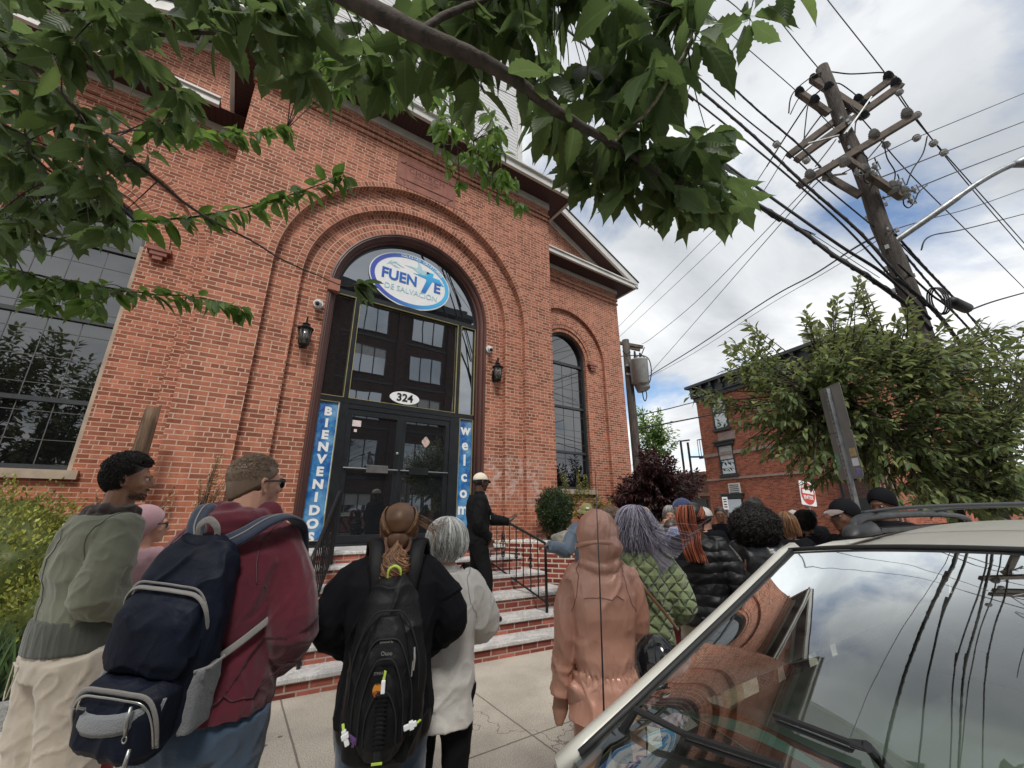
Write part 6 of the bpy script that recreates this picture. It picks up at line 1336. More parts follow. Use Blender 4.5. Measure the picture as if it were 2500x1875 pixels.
class Man:
    def __init__(s, lab, pos, H=1.7, az=0, haz=None, hp=0, gz=GZ, skin='fair', build=1.0, vox=.012, lean=0.0, R=None, L=None, rfoot=None, lfoot=None, hands=False, cat='person', face=True, wide=1.0, neckf=0.0, group=None):
        """az: compass heading of the body (0 = towards the church, 90 = to the right); R/L: (elbow, wrist) in the body frame"""
        s.e = empty('person', (pos[0], pos[1], gz), -R_(az), label=lab, cat=cat, group=group); s.H = H; s.k = (H+.03)/1.78; s.b = build; s.lab = lab; s.vox = vox
        k = s.k; s.ha = R_(-( (haz if haz is not None else az)-az)); s.hp = R_(hp); s.lean = lean; s.w = wide
        s.Lz = lambda z: lean*max(0, z-.9*k)
        s.neck = Vector((0, s.Lz(1.47*k)+neckf*.5, 1.47*k)); s.hc = Vector((0, s.Lz(1.63*k)+.015+neckf, H-.118*(.85+.15*k)))
        s.HM = Matrix.Translation(s.hc) @ Matrix.Rotation(s.ha, 4, 'Z') @ Matrix.Rotation(s.hp, 4, 'X')
        sw = .156*k*s.w
        s.SR = Vector((sw, s.Lz(1.42*k), 1.42*k)); s.SL = Vector((-sw, s.Lz(1.42*k), 1.42*k))
        dR = (s.SR+Vector((.07, -.03, -.28))*k, s.SR+Vector((.07, .06, -.52))*k); dL = (s.SL+Vector((-.07, -.03, -.28))*k, s.SL+Vector((-.07, .06, -.52))*k)
        s.R = tuple(Vector(v)*k for v in R) if R else dR; s.L = tuple(Vector(v)*k for v in L) if L else dL
        s.foot = {1: Vector(rfoot or (.11, 0, .07))*k, -1: Vector(lfoot or (-.11, 0, .07))*k}; s.hip = {1: Vector((.09, 0, .90))*k, -1: Vector((-.09, 0, .90))*k}
        s.knee = {}
        for q in (1, -1): m_ = s.hip[q].lerp(s.foot[q], .5); s.knee[q] = m_+Vector((0, .03+.25*abs(s.foot[q].y), 0))
        mb = MB(); s.torso(mb, 0, 0.0); s.sleeve(mb, 1, 0, .96); s.sleeve(mb, -1, 0, .96)
        for q in (1, -1): mb.tube([s.hip[q]+Vector((0, 0, .04)), s.hip[q].lerp(s.knee[q], .5), s.knee[q], s.knee[q].lerp(s.foot[q], .4), s.foot[q]], [.088*k, .078*k, .055*k, .056*k, .04*k], 12); f_ = s.foot[q]; mb.sphere(f_+Vector((0, .06*k, -.035*k)), (.045*k, .12*k, .035*k))
        mb.tube([s.neck-Vector((0, 0, .06)), s.neck+Vector((0, .0, .03)), s.hc-Vector((0, .02, .03))], [.072*k*s.b, .063*k*s.b, .060*s.b], 14)
        s.head(mb)
        if hands:
            for (W, d, n, sd, curl) in hands: s.hand(mb, Vector(W)*k, Vector(d), Vector(n), sd, curl)
        else:
            for A in (s.R, s.L): d = (A[1]-A[0]).normalized(); mb.tube([A[1], A[1]+d*.05, A[1]+d*.10, A[1]+d*.17], [(.028, .02), (.04, .018), (.042, .02), (.02, .014)], 10)
        s.body = put(remesh(mb, vox, 2 if vox < .01 else 1), 'body', SK[skin], s.e)
        if face and vox < .02:
            for sx in (1, -1):
                q = MB(); q.sphere((0, 0, 0), .0125, 12, 8); o = q.build('eye', M_eye, s.body, smooth=True, world=False); o.matrix_local = s.HM @ Matrix.Translation((sx*.031, .079, .010))
                q = MB(); q.sphere((sx*.031, .0895, .010), .0058, 8, 6); o = q.build('iris', M_iris, s.body, smooth=True, world=False); o.matrix_local = s.HM.copy()
    def head(s, mb):
        hm = s.HM; S = lambda c, r, n=16: mb.sphere(hm @ Vector(c), r, n, 12, hm.to_3x3())
        S((0, -.014, .034), (.077, .095, .083)); S((0, .022, -.010), (.068, .078, .085)); S((0, .040, -.058), (.052, .050, .050)); S((0, .070, -.088), (.024, .022, .018)); S((0, .0, -.075), (.055, .05, .03))
        S((0, .082, .030), (.052, .018, .014)); S((.030, .082, .026), (.022, .014, .009), 10); S((-.030, .082, .026), (.022, .014, .009), 10); S((.040, .066, -.022), (.022, .02, .02)); S((-.040, .066, -.022), (.022, .02, .02))
        mb.tube([hm @ Vector(p) for p in ((0, .086, .022), (0, .100, .002), (0, .112, -.018), (0, .108, -.030))], [.008, .009, .0125, .010], 8)
        S((.013, .096, -.026), (.008, .010, .007), 8); S((-.013, .096, -.026), (.008, .010, .007), 8); S((0, .092, -.050), (.022, .010, .006), 10); S((0, .090, -.060), (.019, .011, .007), 10)
        for sx in (1, -1):
            mb.tube([hm @ Vector((sx*x, y, z)) for x, y, z in ((.072, .006, -.026), (.080, -.004, -.036), (.082, -.016, -.018), (.086, -.024, .006), (.084, -.014, .022), (.076, .004, .016))], [.006, .007, .006, .0065, .006, .005], 6)
            S((sx*.075, -.006, -.006), (.007, .014, .022), 8)
    def torso(s, mb, off, hem, flare=0.0, top=1.455, extra=0.0, bulge=0.0, cinch=None):
        k = s.k; b = s.b; w = s.w
        R0 = [(.86, .160, .115), (.93, .168, .125), (1.02, .158, .115), (1.12, .155, .112), (1.22, .168, .120), (1.32, .174, .120), (1.39, .172*w, .110), (1.435, .142*w, .092), (1.47, .100, .080), (1.505, .072, .068)]
        z0 = hem if hem else .80; rings = []
        if cinch: R0 = sorted(R0+[(cinch[0]-.05, .166, .123), (cinch[0], .165, .122), (cinch[0]+.05, .160, .118)])
        rows = [(z, rx, ry) for z, rx, ry in R0 if z > z0+.02 and z <= top+.04]; f = rows[0]
        if z0 < f[0]: rows.insert(0, (z0, f[1]*(1+flare), f[2]*(1+flare)))
        for z, rx, ry in rows:
            if cinch: c_ = 1-cinch[2]*math.exp(-((z-cinch[0])/cinch[1])**2); rx *= c_; ry *= c_
            rx = (rx*b+off)*k; ry = (ry*b+off+(bulge*math.exp(-((z-1.05)/.18)**2) if bulge else 0))*k; z *= k; cy = s.Lz(z)-.01*k+(-.012*k if z > 1.2*k else 0)
            rings.append([Vector((rx*math.copysign(abs(math.cos(t))**.82, math.cos(t)), cy+ry*math.copysign(abs(math.sin(t))**.86, math.sin(t)), z)) for t in [2*PI*i/28 for i in range(28)]])
        mb.loft(rings)
        for q, S_ in ((1, s.SR), (-1, s.SL)): mb.sphere(S_+Vector((-q*.02*k, 0, -.015*k)), (.062*k*b+off*k, .062*k*b+off*k, .060*k*b+off*k*.8), 14, 10)
    def sleeve(s, mb, q, off, upto=1.0, cuff=0.0, w=1.0):
        k = s.k; b = s.b; S_ = s.SR if q > 0 else s.SL; E_, W_ = s.R if q > 0 else s.L; W_ = E_.lerp(W_, upto)
        P = curve([S_+Vector((-q*.03*k, 0, -.01*k)), S_.lerp(E_, .5)+Vector((q*.012*k, 0, 0)), E_, E_.lerp(W_, .5), W_], 3)
        rr_ = [.056, .055, .052, .050, .048, .047, .046, .045, .042, .040, .036, .032, .029+cuff]; mb.tube(P, [(a*b*k+off*k)*w for a in rr_], 14)
    def hand(s, mb, W, d, n, side, curl):
        d = d.normalized(); n = (n-d*n.dot(d)).normalized(); x = d.cross(n)*side; k = s.k
        mb.tube([W-d*.02, W+d*.02, W+d*.05, W+d*.085], [(.026, .020)]*1+[(.03, .017), (.038, .015), (.036, .013)], 12) if False else None
        for t in np.linspace(-1, 1, 5): mb.tube([W+x*t*.014, W+x*t*.026+d*.04, W+x*t*.031+d*.088], [.016, .0145, .011], 8)
        for i, (L_, u) in enumerate(((.070, .031), (.078, .011), (.073, -.010), (.058, -.030))):
            c = curl if isinstance(curl, (int, float)) else curl[i]; p = W+x*u+d*.085; P = [p-d*.01, p]; a = c*.35; dd = d
            for sg in (.42, .32, .26): dd = (dd*math.cos(a)-n*math.sin(a)*1).normalized(); dd = (dd+x*u*1.2).normalized(); p = p+dd*L_*sg; P.append(p); a = c
            mb.tube(P, [.0095, .0095, .0088, .008, .0062], 8)
        c = curl if isinstance(curl, (int, float)) else curl[0]; p = W+x*.024+d*.02; dd = (x*.8+d*.62-n*.25*c).normalized(); p2 = p+dd*.035; d2 = (x*.35+d*.9-n*.5*c).normalized(); mb.tube([p-x*.015, p, p2, p2+d2*.026, p2+d2*.044], [.014, .0125, .0105, .009, .007], 8)
    def top(s, name, m, off=.018, hem=.86, flare=.03, amp=.006, vox=None, cuff=0.0, upto=1.0, collar=None, hood=None, gather=None, fx=6, fz=9, sleevew=1.0, seed=0, smooth=3, ridge=True, bulge=0.0, extra=None, upper=1.455, cinch=None):
        k = s.k; mb = MB(); s.torso(mb, off, hem, flare, top=upper, bulge=bulge, cinch=cinch)
        for q in (1, -1): s.sleeve(mb, q, off*.9, upto, cuff, sleevew)
        nk = s.neck
        if collar: mb.tube([nk-Vector((0, 0, .05*k)), nk+Vector((0, .0, collar*k))], [(.088*k, .082*k), (.074*k, .07*k)], 18)
        if hood == 'down':
            for a in range(9): t = -.2*PI+1.4*PI*a/8; c = nk+Vector((math.cos(t)*.100*k, -math.sin(t)*.090*k-.012, .030*k+.016*math.sin(a*2))); mb.sphere(c, (.054*k, .050*k, .056*k), 12, 8)
            mb.tube([nk+Vector((-.10*k, -.04*k, .03*k)), nk+Vector((-.06*k, -.11*k, .025*k)), nk+Vector((0, -.140*k, .015*k)), nk+Vector((.06*k, -.11*k, .025*k)), nk+Vector((.10*k, -.04*k, .03*k))], [.040*k, .050*k, .054*k, .050*k, .040*k], 10)
            mb.tube([nk+Vector((-.05*k, -.11*k, -.02*k)), nk+Vector((0, -.135*k, -.10*k)), nk+Vector((.05*k, -.11*k, -.02*k))], [.03*k, .035*k, .03*k], 10)
        if hood == 'up':
            hm = s.HM; mb.sphere(hm @ Vector((0, -.026, .016)), (.110, .124, .120), 22, 16, hm.to_3x3()); mb.sphere(hm @ Vector((.01, -.06, -.045)), (.106, .095, .085), 22, 16, hm.to_3x3()); mb.tube([hm @ Vector((0, -.03, -.02)), hm @ Vector((0, -.045, -.09)), nk+Vector((0, -.03, .01)), nk-Vector((0, .01, .035)), nk-Vector((0, 0, .07))], [(.104, .112), (.102, .100), (.108, .092), (.125, .095), (.14, .09)], 22); mb.tube([nk+Vector((.10*math.cos(a), -.02-.095*math.sin(a), .012*math.sin(a*3))) for a in [2*PI*i/14 for i in range(14)]], .022, 8, closed=True)
        if extra: extra(mb, s)
        v = vox or max(.0075, s.vox*1.3); me = remesh(mb, v, smooth)
        fold(me, amp, fx, fz, seed, gather, ridge); o = put(me, name, m, s.e)
        return o
    def trousers(s, m, name='trousers', off=.018, waist=.95, wide=1.0, hemz=.05, amp=.005, knee_w=1.0, seed=3, vox=None):
        k = s.k; mb = MB(); b = s.b; rings = []
        for z, rx, ry in ((.80, .155, .118), (.86, .168, .128), (.92, .166, .122), (waist, .155, .112)): rings.append([Vector(((rx*b+off*.6)*k*math.cos(t), (ry*b+off*.6)*k*math.sin(t)-.012*k, z*k)) for t in [2*PI*i/24 for i in range(24)]])
        mb.loft(rings)
        for q in (1, -1):
            h, kn, f = s.hip[q], s.knee[q], s.foot[q]; f2 = kn.lerp(f, 1.0); f2.z = f2.z+(hemz-.07)*k if f2.z < .5 else f2.z
            mb.tube(curve([h+Vector((0, -.012*k, .0)), h.lerp(kn, .35), kn, kn.lerp(f2, .5), f2], 3), [((a*b)+off)*k*(1+(wide-1)*i/12) for i, a in enumerate((.096, .094, .088, .080, .072, .066, .060, .058, .056, .054, .050, .047, .045))], 16)
        me = remesh(mb, vox or max(.009, s.vox*1.4), 3); fold(me, amp, 5, 10, seed); return put(me, name, m, s.e)
    def shoes(s, m, L=.15):
        k = s.k
        for q in (1, -1):
            f = s.foot[q]; mb = MB(); mb.loft([[f+Vector((x*a*k, (y*b_+.055)*k, z*k)) for x, y in [(math.cos(t), math.sin(t)) for t in [2*PI*i/16 for i in range(16)]]] for a, b_, z in ((.046, L, -.07), (.050, L+.003, -.055), (.047, L-.005, -.03), (.038, L*.62, .0), (.036, .06, .03))]); put(remesh(mb, .008, 3), 'shoe', m, s.e)
    def cap_shell(s, name, m, r=(.083, .101, .092), c=(0, -.016, .034), cut=-.2, front=.3, rough=0.0, vox=.005, thick=.0, back=None, seed=0, amp=.0, low=1.45):
        """close hair or knitted cap: upper part of an ellipsoid round the skull"""
        mb = MB(); n1, n2 = 30, 18; rings = []; back = cut if back is None else back
        for j in range(n2+1):
            ring_ = []
            for i in range(n1):
                t = 2*PI*i/n1; lim = math.acos(max(-1, min(1, (front if math.sin(t) > 0 else back)*abs(math.sin(t))**1.5+cut*(1-abs(math.sin(t))**1.5)))); ph = lim*(j/n2)+.02
                d = Vector((math.sin(ph)*math.cos(t), math.sin(ph)*math.sin(t), math.cos(ph))); a = 1+amp*mnoise.noise(d*5+Vector((seed, 0, 0)))
                ring_.append(Vector(c)+Vector((d.x*r[0], d.y*r[1], d.z*r[2]))*a)
            if j > n2*.5:
                for i in range(n1):
                    if math.sin(2*PI*i/n1) < .1 and ring_[i].z < c[2] and low: ring_[i].z = c[2]+(ring_[i].z-c[2])*low; ring_[i].y *= .97
            rings.append(ring_)
        mb.loft([[Vector(c)+(p-Vector(c))*.90 for p in rings[-1]]]+rings[::-1], cap=True)
        o = mb.build(name, m, s.e, smooth=True, world=False); o.matrix_local = s.HM.copy(); toned(o, .05, .4); return o
    def locks(s, name, m, n, f, rad, seed=1, taper=.4): r = random.Random(seed); o = strands(name, [f(r) for _ in range(n)], rad, m, s.e, seed, taper=taper); o.matrix_local = s.HM.copy(); return o
M_eye = mat('eye_white', (.6, .57, .52), .25, var=.02); M_iris = mat('dark_iris', (.02, .014, .01), .1, var=.02)
H_blond = hair_mat('short_sandy_hair', (.13, .085, .055), (.28, .20, .14)); H_brown = hair_mat('chestnut_hair', (.050, .020, .010), (.36, .185, .085)); H_white = hair_mat('silver_hair', (.30, .30, .29), (.88, .88, .85)); H_black = hair_mat('black_hair', (.004, .004, .004), (.025, .018, .015)); H_purple = hair_mat('grey_violet_hair', (.030, .026, .045), (.34, .32, .40)); H_red = hair_mat('copper_braids', (.09, .018, .010), (.42, .105, .042), .6); H_grey = hair_mat('grey_hair', (.16, .15, .14), (.50, .48, .45)); H_drk = hair_mat('dark_brown_hair', (.02, .012, .009), (.12, .07, .05))
def flow(r, c=(0, -.016, .034), rad=(.086, .104, .096), crown=(0, -.03, .095), down=.10, part=0.0, inward=.35, frontcut=.2, jit=.006, phi=None):
    """one lock: from the crown over the skull, then hanging down"""
    c = Vector(c); ph = phi if phi is not None else r.uniform(0, 2*PI); P = []; lim = 1.62 if math.sin(ph) < .35 else 1.62*(1-frontcut)
    j = Vector((r.uniform(-jit, jit), r.uniform(-jit, jit), r.uniform(-jit, jit))); s0 = r.uniform(.05, .75); k = 1+r.uniform(0, .06)
    for i in range(6): a = s0+(lim-s0)*i/5; P.append(c+Vector((rad[0]*math.sin(a)*math.cos(ph), rad[1]*math.sin(a)*math.sin(ph), rad[2]*math.cos(a)))*k+j*(i/5))
    if math.sin(ph) < .45 or frontcut < .1:
        e = P[-1]; L_ = down*r.uniform(.75, 1.1)
        for i in range(1, 5): t = i/4; P.append(e+Vector((-e.x*inward*t*t+j.x*2*t, -e.y*inward*t*t*.6+j.y*2*t, -L_*t)))
    return P
# ------------------------------------------------------------------ the people
C_maroon = cloth('maroon_fleece', (.085, .008, .018)); C_jean = cloth('blue_denim', (.045, .075, .12), .85, bs=500); C_sage = cloth('sage_cotton', (.155, .160, .115), .85); C_cream = cloth('cream_fleece', (.50, .44, .36), .95, var=.06)
C_dark = cloth('black_fleece', (.005, .0055, .008), .85, sheen=.1); C_white = cloth('off_white_linen', (.62, .60, .56), .9, var=.06); C_blackj = cloth('black_denim', (.006, .006, .007), .85, sheen=.1); C_pinkc = cloth('pale_mauve_fleece', (.42, .25, .27), .9)
C_navy = cloth('navy_nylon', (.0045, .007, .017), .6, sheen=0, var=.2); C_charc = cloth('charcoal_rib', (.03, .024, .022), .95); C_brownh = cloth('brown_fleece', (.035, .024, .020), .95)
C_grey = cloth('grey_webbing', (.20, .19, .18), .8, bs=500); C_mesh = cloth('grey_mesh', (.17, .18, .19), .7, bs=260, bump=1.0, bd=.004); C_blue = cloth('royal_blue_nylon', (.02, .07, .30), .6); C_check = cloth('blue_check_cotton', (.05, .08, .26), .9, pattern='check')
C_quilt = cloth('green_quilting', (.19, .24, .115), .8, pattern='quilt'); C_knit = cloth('pink_cable_knit', (.52, .33, .38), .9, pattern='knit', bump=.7); C_khaki = cloth('khaki_cotton', (.24, .20, .14), .9); C_slate = cloth('slate_blue_nylon', (.06, .085, .12), .6); C_olive = cloth('olive_cotton', (.19, .18, .06), .9); C_sweat = cloth('grey_marl', (.27, .28, .26), .95); C_capw = cloth('ivory_cotton', (.68, .62, .50), .9, var=.04); C_capn = cloth('navy_cotton', (.03, .045, .11), .9); C_red = cloth('brick_red_cotton', (.20, .03, .03), .9)
m, nt, out = new_mat('rose_satin'); N = NT(nt); N.link(N.bsdf(N.ramp(N.noise(4, 4), [(.3, (.46, .225, .16)), (.7, (.58, .32, .24))]), .34, .15, N.bump(N.noise(8, 5, .6, sc=(1.6, 1.6, .5), dist=.8), .45, .02), .6).outputs[0], out.inputs[0]); C_rose = m
m, nt, out = new_mat('black_leather'); N = NT(nt); N.link(N.bsdf((.012, .012, .014), .34, 0, N.bump(N.noise(60, 5, .6), .4, .004), .6).outputs[0], out.inputs[0]); C_leather = m
m, nt, out = new_mat('black_puffer'); N = NT(nt); s_ = N.node('ShaderNodeSeparateXYZ'); N.link(N.node('ShaderNodeTexCoord').outputs['Object'], s_.inputs[0]); N.link(N.bsdf((.008, .008, .009), .52, 0, N.bump(N.m('ABSOLUTE', N.m('SINE', N.m('ADD', N.m('MULTIPLY', s_.outputs[2], 42), N.m('MULTIPLY', N.noise(6, 3), 3)))), .5, .02), .35).outputs[0], out.inputs[0]); C_puffer = m
M_shoe = mat('black_shoe', (.012, .012, .013), .4); M_silver = mat('silver_zip', (.45, .45, .43), .3, .8); M_lime = mat('lime_cord', (.42, .58, .08), .6)
def where(px, py, t): v = at(px, py, t=t); return (v.x, v.y)
def glasses(s, m, dark=True, name='sunglasses'):
    mb = MB()
    for sx in (1, -1):
        mb.tube([(sx*.066, .088, .014), (sx*.077, .04, .014), (sx*.083, -.005, .012), (sx*.081, -.02, .0)], [.004, .0035, .003, .003], 6)
        if dark: mb.poly([(sx*a, .100-.014*(abs(a)/.06), z) for a, z in ((.008, .024), (.062, .024), (.064, .002), (.050, -.014), (.022, -.014), (.010, .002))], (0, .004, 0))
        else: mb.tube([(sx*(.034+.024*math.cos(a)), .098-.010*math.cos(a)*.5, .006+.019*math.sin(a)) for a in [2*PI*i/14 for i in range(14)]], .0024, 5, closed=True)
    mb.bar((-.01, .104, .014), (.01, .104, .014), .005); o = mb.build(name, m, s.e, world=False, fixn=True); o.matrix_local = s.HM.copy()
def bcap(s, m, mb_m=None, brim_m=None, name='baseball_cap', sc=1.0, back=False):
    o = s.cap_shell(name, m, r=(.088*sc, .106*sc, .096*sc), c=(0, -.012, .040), cut=-.02, front=.06, back=-.10)
    rings = []; mb = MB(); sg = -1 if back else 1
    for y in range(7):
        u = y/6; w_ = .074*(1-u**2.6*.75); rings.append([Vector((w_*x, sg*(.085+.080*u*(1-.18*x*x)), .052-.030*u-.016*x*x+dz)) for dz in (0, .005) for x in ([-1, -.6, -.2, .2, .6, 1] if dz == 0 else [1, .6, .2, -.2, -.6, -1])])
    mb.loft(rings); q = mb.build('brim', brim_m or m, s.e, world=False, smooth=True, fixn=True); q.matrix_local = s.HM.copy()
    mb = MB(); mb.sphere((0, -.012, .137*sc), .007, 8, 6); q = mb.build('button', m, s.e, world=False); q.matrix_local = s.HM.copy(); return o
def strap(s, pts, w_, m, name='strap', th=.006, parent=None):
    mb = MB(); mb.tube(curve(pts, 5), (th, w_/2), 10); return mb.build(name, m, parent or s.e, world=False, smooth=True)
def surf_strap(name, pts, normals, w_, th, m, parent):
    """flat band following points with given surface normals"""
    C_ = curve(pts, 5); Nn = curve(normals, 5); mb = MB(); rings = []
    for i, p in enumerate(C_):
        d = (C_[min(i+1, len(C_)-1)]-C_[max(i-1, 0)]).normalized(); n = (Nn[i]-d*Nn[i].dot(d)).normalized(); x = d.cross(n); ww = w_(i/(len(C_)-1)) if callable(w_) else w_
        rings.append([p+x*ww/2*a+n*th*b for a, b in ((-1, -.3), (-.9, .5), (-.5, .9), (.5, .9), (.9, .5), (1, -.3), (.6, -.6), (-.6, -.6))])
    mb.loft(rings); return mb.build(name, m, parent, world=False, smooth=True, fixn=True)

# 1 --- man in the sage jacket
A = Man('man with short black curly hair, sage green bomber jacket and cream trousers', where(252, 1070, 2.2), H=1.89, az=60, haz=92, hp=-3, skin='tan', vox=.0055, build=.93, R=((.20, -.06, 1.13), (.12, .14, 1.03)), L=((-.20, -.02, 1.12), (-.08, .18, 1.03)), rfoot=(.08, .04, .07), lfoot=(-.09, -.06, .07), neckf=.02)
A.top('bomber_jacket', C_sage, off=.032, hem=.98, flare=-.04, amp=.010, gather=[(1.0, .05, .35), (1.06, .03, .3)], fx=5, fz=7, seed=2, cuff=.004, sleevew=1.12)
def _rib(mb, s):
    pass
mb = MB(); mb.loft([[Vector((rx*math.cos(t), ry*math.sin(t)-.012, z)) for t in [2*PI*i/40 for i in range(40)]] for z, rx, ry in ((.965, .190, .152), (.975, .202, .165), (1.06, .203, .167), (1.11, .200, .164), (1.12, .18, .15))]); me = remesh(mb, .006, 2); fold(me, .002, 40, 2, 1); put(me, 'rib_waistband', cloth('sage_rib', (.075, .080, .068), .9), A.e)
mb = MB(); nk = A.neck
for a in range(13): t = -.25*PI+1.5*PI*a/12; mb.sphere(nk+Vector((math.cos(t)*.090, -math.sin(t)*.078-.008, .012+.010*math.sin(a*1.9))), (.042, .040, .040), 12, 8)
for a in range(11): t = -.1*PI+1.2*PI*a/10; mb.sphere(nk+Vector((math.cos(t)*.118, -math.sin(t)*.100-.012, -.035+.012*math.sin(a*2.3))), (.040, .036, .038), 12, 8)
me = remesh(mb, .0065, 4); fold(me, .006, 10, 16, 4); put(me, 'hood', C_brownh, A.e)
A.trousers(C_cream, wide=1.5, off=.036, hemz=.0, amp=.010, waist=1.08); A.shoes(M_shoe)
pk = MB(); pk.tube([(-.11, -.158, .93), (-.02, -.166, .925)], .004, 6); pk.tube([(-.11, -.158, .93), (-.10, -.160, .82), (-.07, -.166, .79), (-.04, -.168, .81), (-.02, -.166, .925)], .0025, 5); pk.build('pocket_seam', C_cream, A.e, world=False)
A.cap_shell('hair', H_black, r=(.082, .098, .093), c=(0, -.018, .036), cut=-.30, front=.64, back=-.62, amp=.06, low=1.7)
def curls(r, R0=(.090, .106, .102), c=(0, -.018, .038), sz=.012, front=.52, low=-.35, turns=1.6):
    while True:
        d = rv(r).normalized()
        if d.z > (front if d.y > .5 else (min(front, .12) if d.y > .15 else low)): break
    b = Vector(c)+Vector((d.x*R0[0], d.y*R0[1], d.z*R0[2])); u = d.orthogonal().normalized(); v = d.cross(u); a0 = r.uniform(0, 6.28)
    return [b+(u*math.cos(a0+turns*2*PI*i/7)+v*math.sin(a0+turns*2*PI*i/7))*sz*(1-.06*i)+d*sz*.45*i*.6 for i in range(8)]
A.locks('curls', H_black, 2300, lambda r: curls(r, sz=.007, low=-.85, R0=(.087, .103, .104), c=(0, -.018, .028)) if r.random() < .75 else curls(r, sz=.009, low=.2, R0=(.092, .108, .112)), .0028, 2)
A.locks('beard', H_black, 260, lambda r: (lambda a, z: [Vector((.056*math.sin(a), .036+.056*math.cos(a), z)), Vector((.060*math.sin(a), .036+.062*math.cos(a), z-.010))])(r.uniform(-1.7, 1.7), r.uniform(-.098, -.062)), .0009, 3)
A.locks('moustache', H_black, 60, lambda r: (lambda x: [Vector((x, .101-abs(x)*.35, -.041)), Vector((x*1.1, .103-abs(x)*.4, -.049))])(r.uniform(-.024, .024)), .0016, 3)
# strip across the sleeve and yoke seam
surf_strap('sleeve_stripe', [A.SR.lerp(A.R[0], .62)+Vector((.085*math.cos(a), .085*math.sin(a), .02*math.sin(a))) for a in [(-2.6+5.2*i/8) for i in range(9)]], [Vector((math.cos(a), math.sin(a), 0)) for a in [(-2.6+5.2*i/8) for i in range(9)]], .022, .006, cloth('tan_tape', (.20, .16, .11), .9), A.e)

ST = cloth('sage_seam', (.07, .074, .05), .95)
def seam(o, pts, m_, r_=.0022):
    P = []
    for p in curve(pts, 5):
        ok, q_, n_, _ = o.closest_point_on_mesh(p)
        if ok: P.append(q_+n_*r_*.5)
    mb = MB(); mb.tube(P, r_, 5); return mb.build('seam', m_, o, world=False, smooth=True)
def stitch(s, o, m_, yoke=1.36, centre=False, hem=None, arm=True, r_=.0022):
    k = s.k
    if arm:
        for q, S_ in ((1, s.SR), (-1, s.SL)): seam(o, [S_+Vector((q*.004, .13*k*math.cos(a), -.045*k+.13*k*math.sin(a))) for a in [PI*.45+PI*1.15*i/8 for i in range(9)]], m_, r_)
    if yoke: seam(o, [Vector((x*k, -.22*k, (yoke-.25*x*x)*k)) for x in (-.14, -.07, 0, .07, .14)], m_, r_)
    if centre: seam(o, [Vector((0, -.24*k, z*k)) for z in (1.42, 1.25, 1.08, .98)], m_, r_)
    if hem: seam(o, [Vector((.30*k*math.cos(a), .26*k*math.sin(a), hem*k)) for a in [PI*.9+PI*1.2*i/16 for i in range(17)]], m_, r_)
stitch(A, [o_ for o_ in A.e.children if o_.name.startswith('bomber')][0], ST, yoke=None, centre=True)
# 2 --- woman in the pink hood behind him
B = Man('person in a pale pink hood between the two men at left', where(322, 1105, 2.7), H=1.63, az=45, haz=82, skin='fair', vox=.008)
B.top('hooded_coat', C_pinkc, off=.03, hem=.45, flare=.15, amp=.007, hood=None, seed=5); B.trousers(C_red); B.shoes(M_shoe)
B.cap_shell('hood', C_pinkc, r=(.106, .118, .116), c=(0, -.03, .024), cut=-.95, front=.45, back=-.95); B.cap_shell('hair', H_drk, r=(.085, .099, .092), cut=-.5, front=.35)
glasses(B, M_black, False, 'spectacles')

# 3 --- man in the maroon hoodie with the big navy rucksack
Cm = Man('man with cropped sandy hair, sunglasses and maroon hoodie carrying a navy rucksack', where(530, 1085, 1.64), H=1.83, az=34, haz=62, hp=2, skin='fair', vox=.005, build=1.10, wide=1.02, R=((.25, .0, 1.14), (.12, .20, .98)), L=((-.25, .0, 1.14), (-.12, .22, .98)), neckf=.03)
Cm.top('hoodie', C_maroon, off=.030, hem=.90, flare=-.02, amp=.0085, hood='down', gather=[(.95, .03, .25)], fx=4.5, fz=6, seed=9, sleevew=1.12, smooth=4, vox=.0065)
Cm.trousers(C_jean, off=.018, waist=.97, amp=.006); Cm.shoes(M_shoe)
Cm.cap_shell('hair', H_blond, r=(.0815, .0995, .0885), cut=-.28, front=.42, back=-.62, c=(0, -.016, .036), low=1.9)
def stub(r):
    while True:
        d = rv(r).normalized()
        if d.z > (.45 if d.y > .25 else -.5) and not (abs(d.x) > .8 and d.z < -.1 and d.y > -.2): break
    b = Vector((0, -.016, .036))+Vector((d.x*.0812, d.y*.099, d.z*.088)); L_ = .0055 if d.z < .2 else .011; return [b, b+(d*.5+Vector((0, .45, .1))+rv(r, .3))*L_]
Cm.locks('cropped_hair', H_blond, 5200, stub, .0011, 4); glasses(Cm, M_black)
stitch(Cm, [o_ for o_ in Cm.e.children if o_.name.startswith('hoodie')][0], cloth('maroon_seam', (.035, .004, .009), .95), yoke=None, hem=.97)
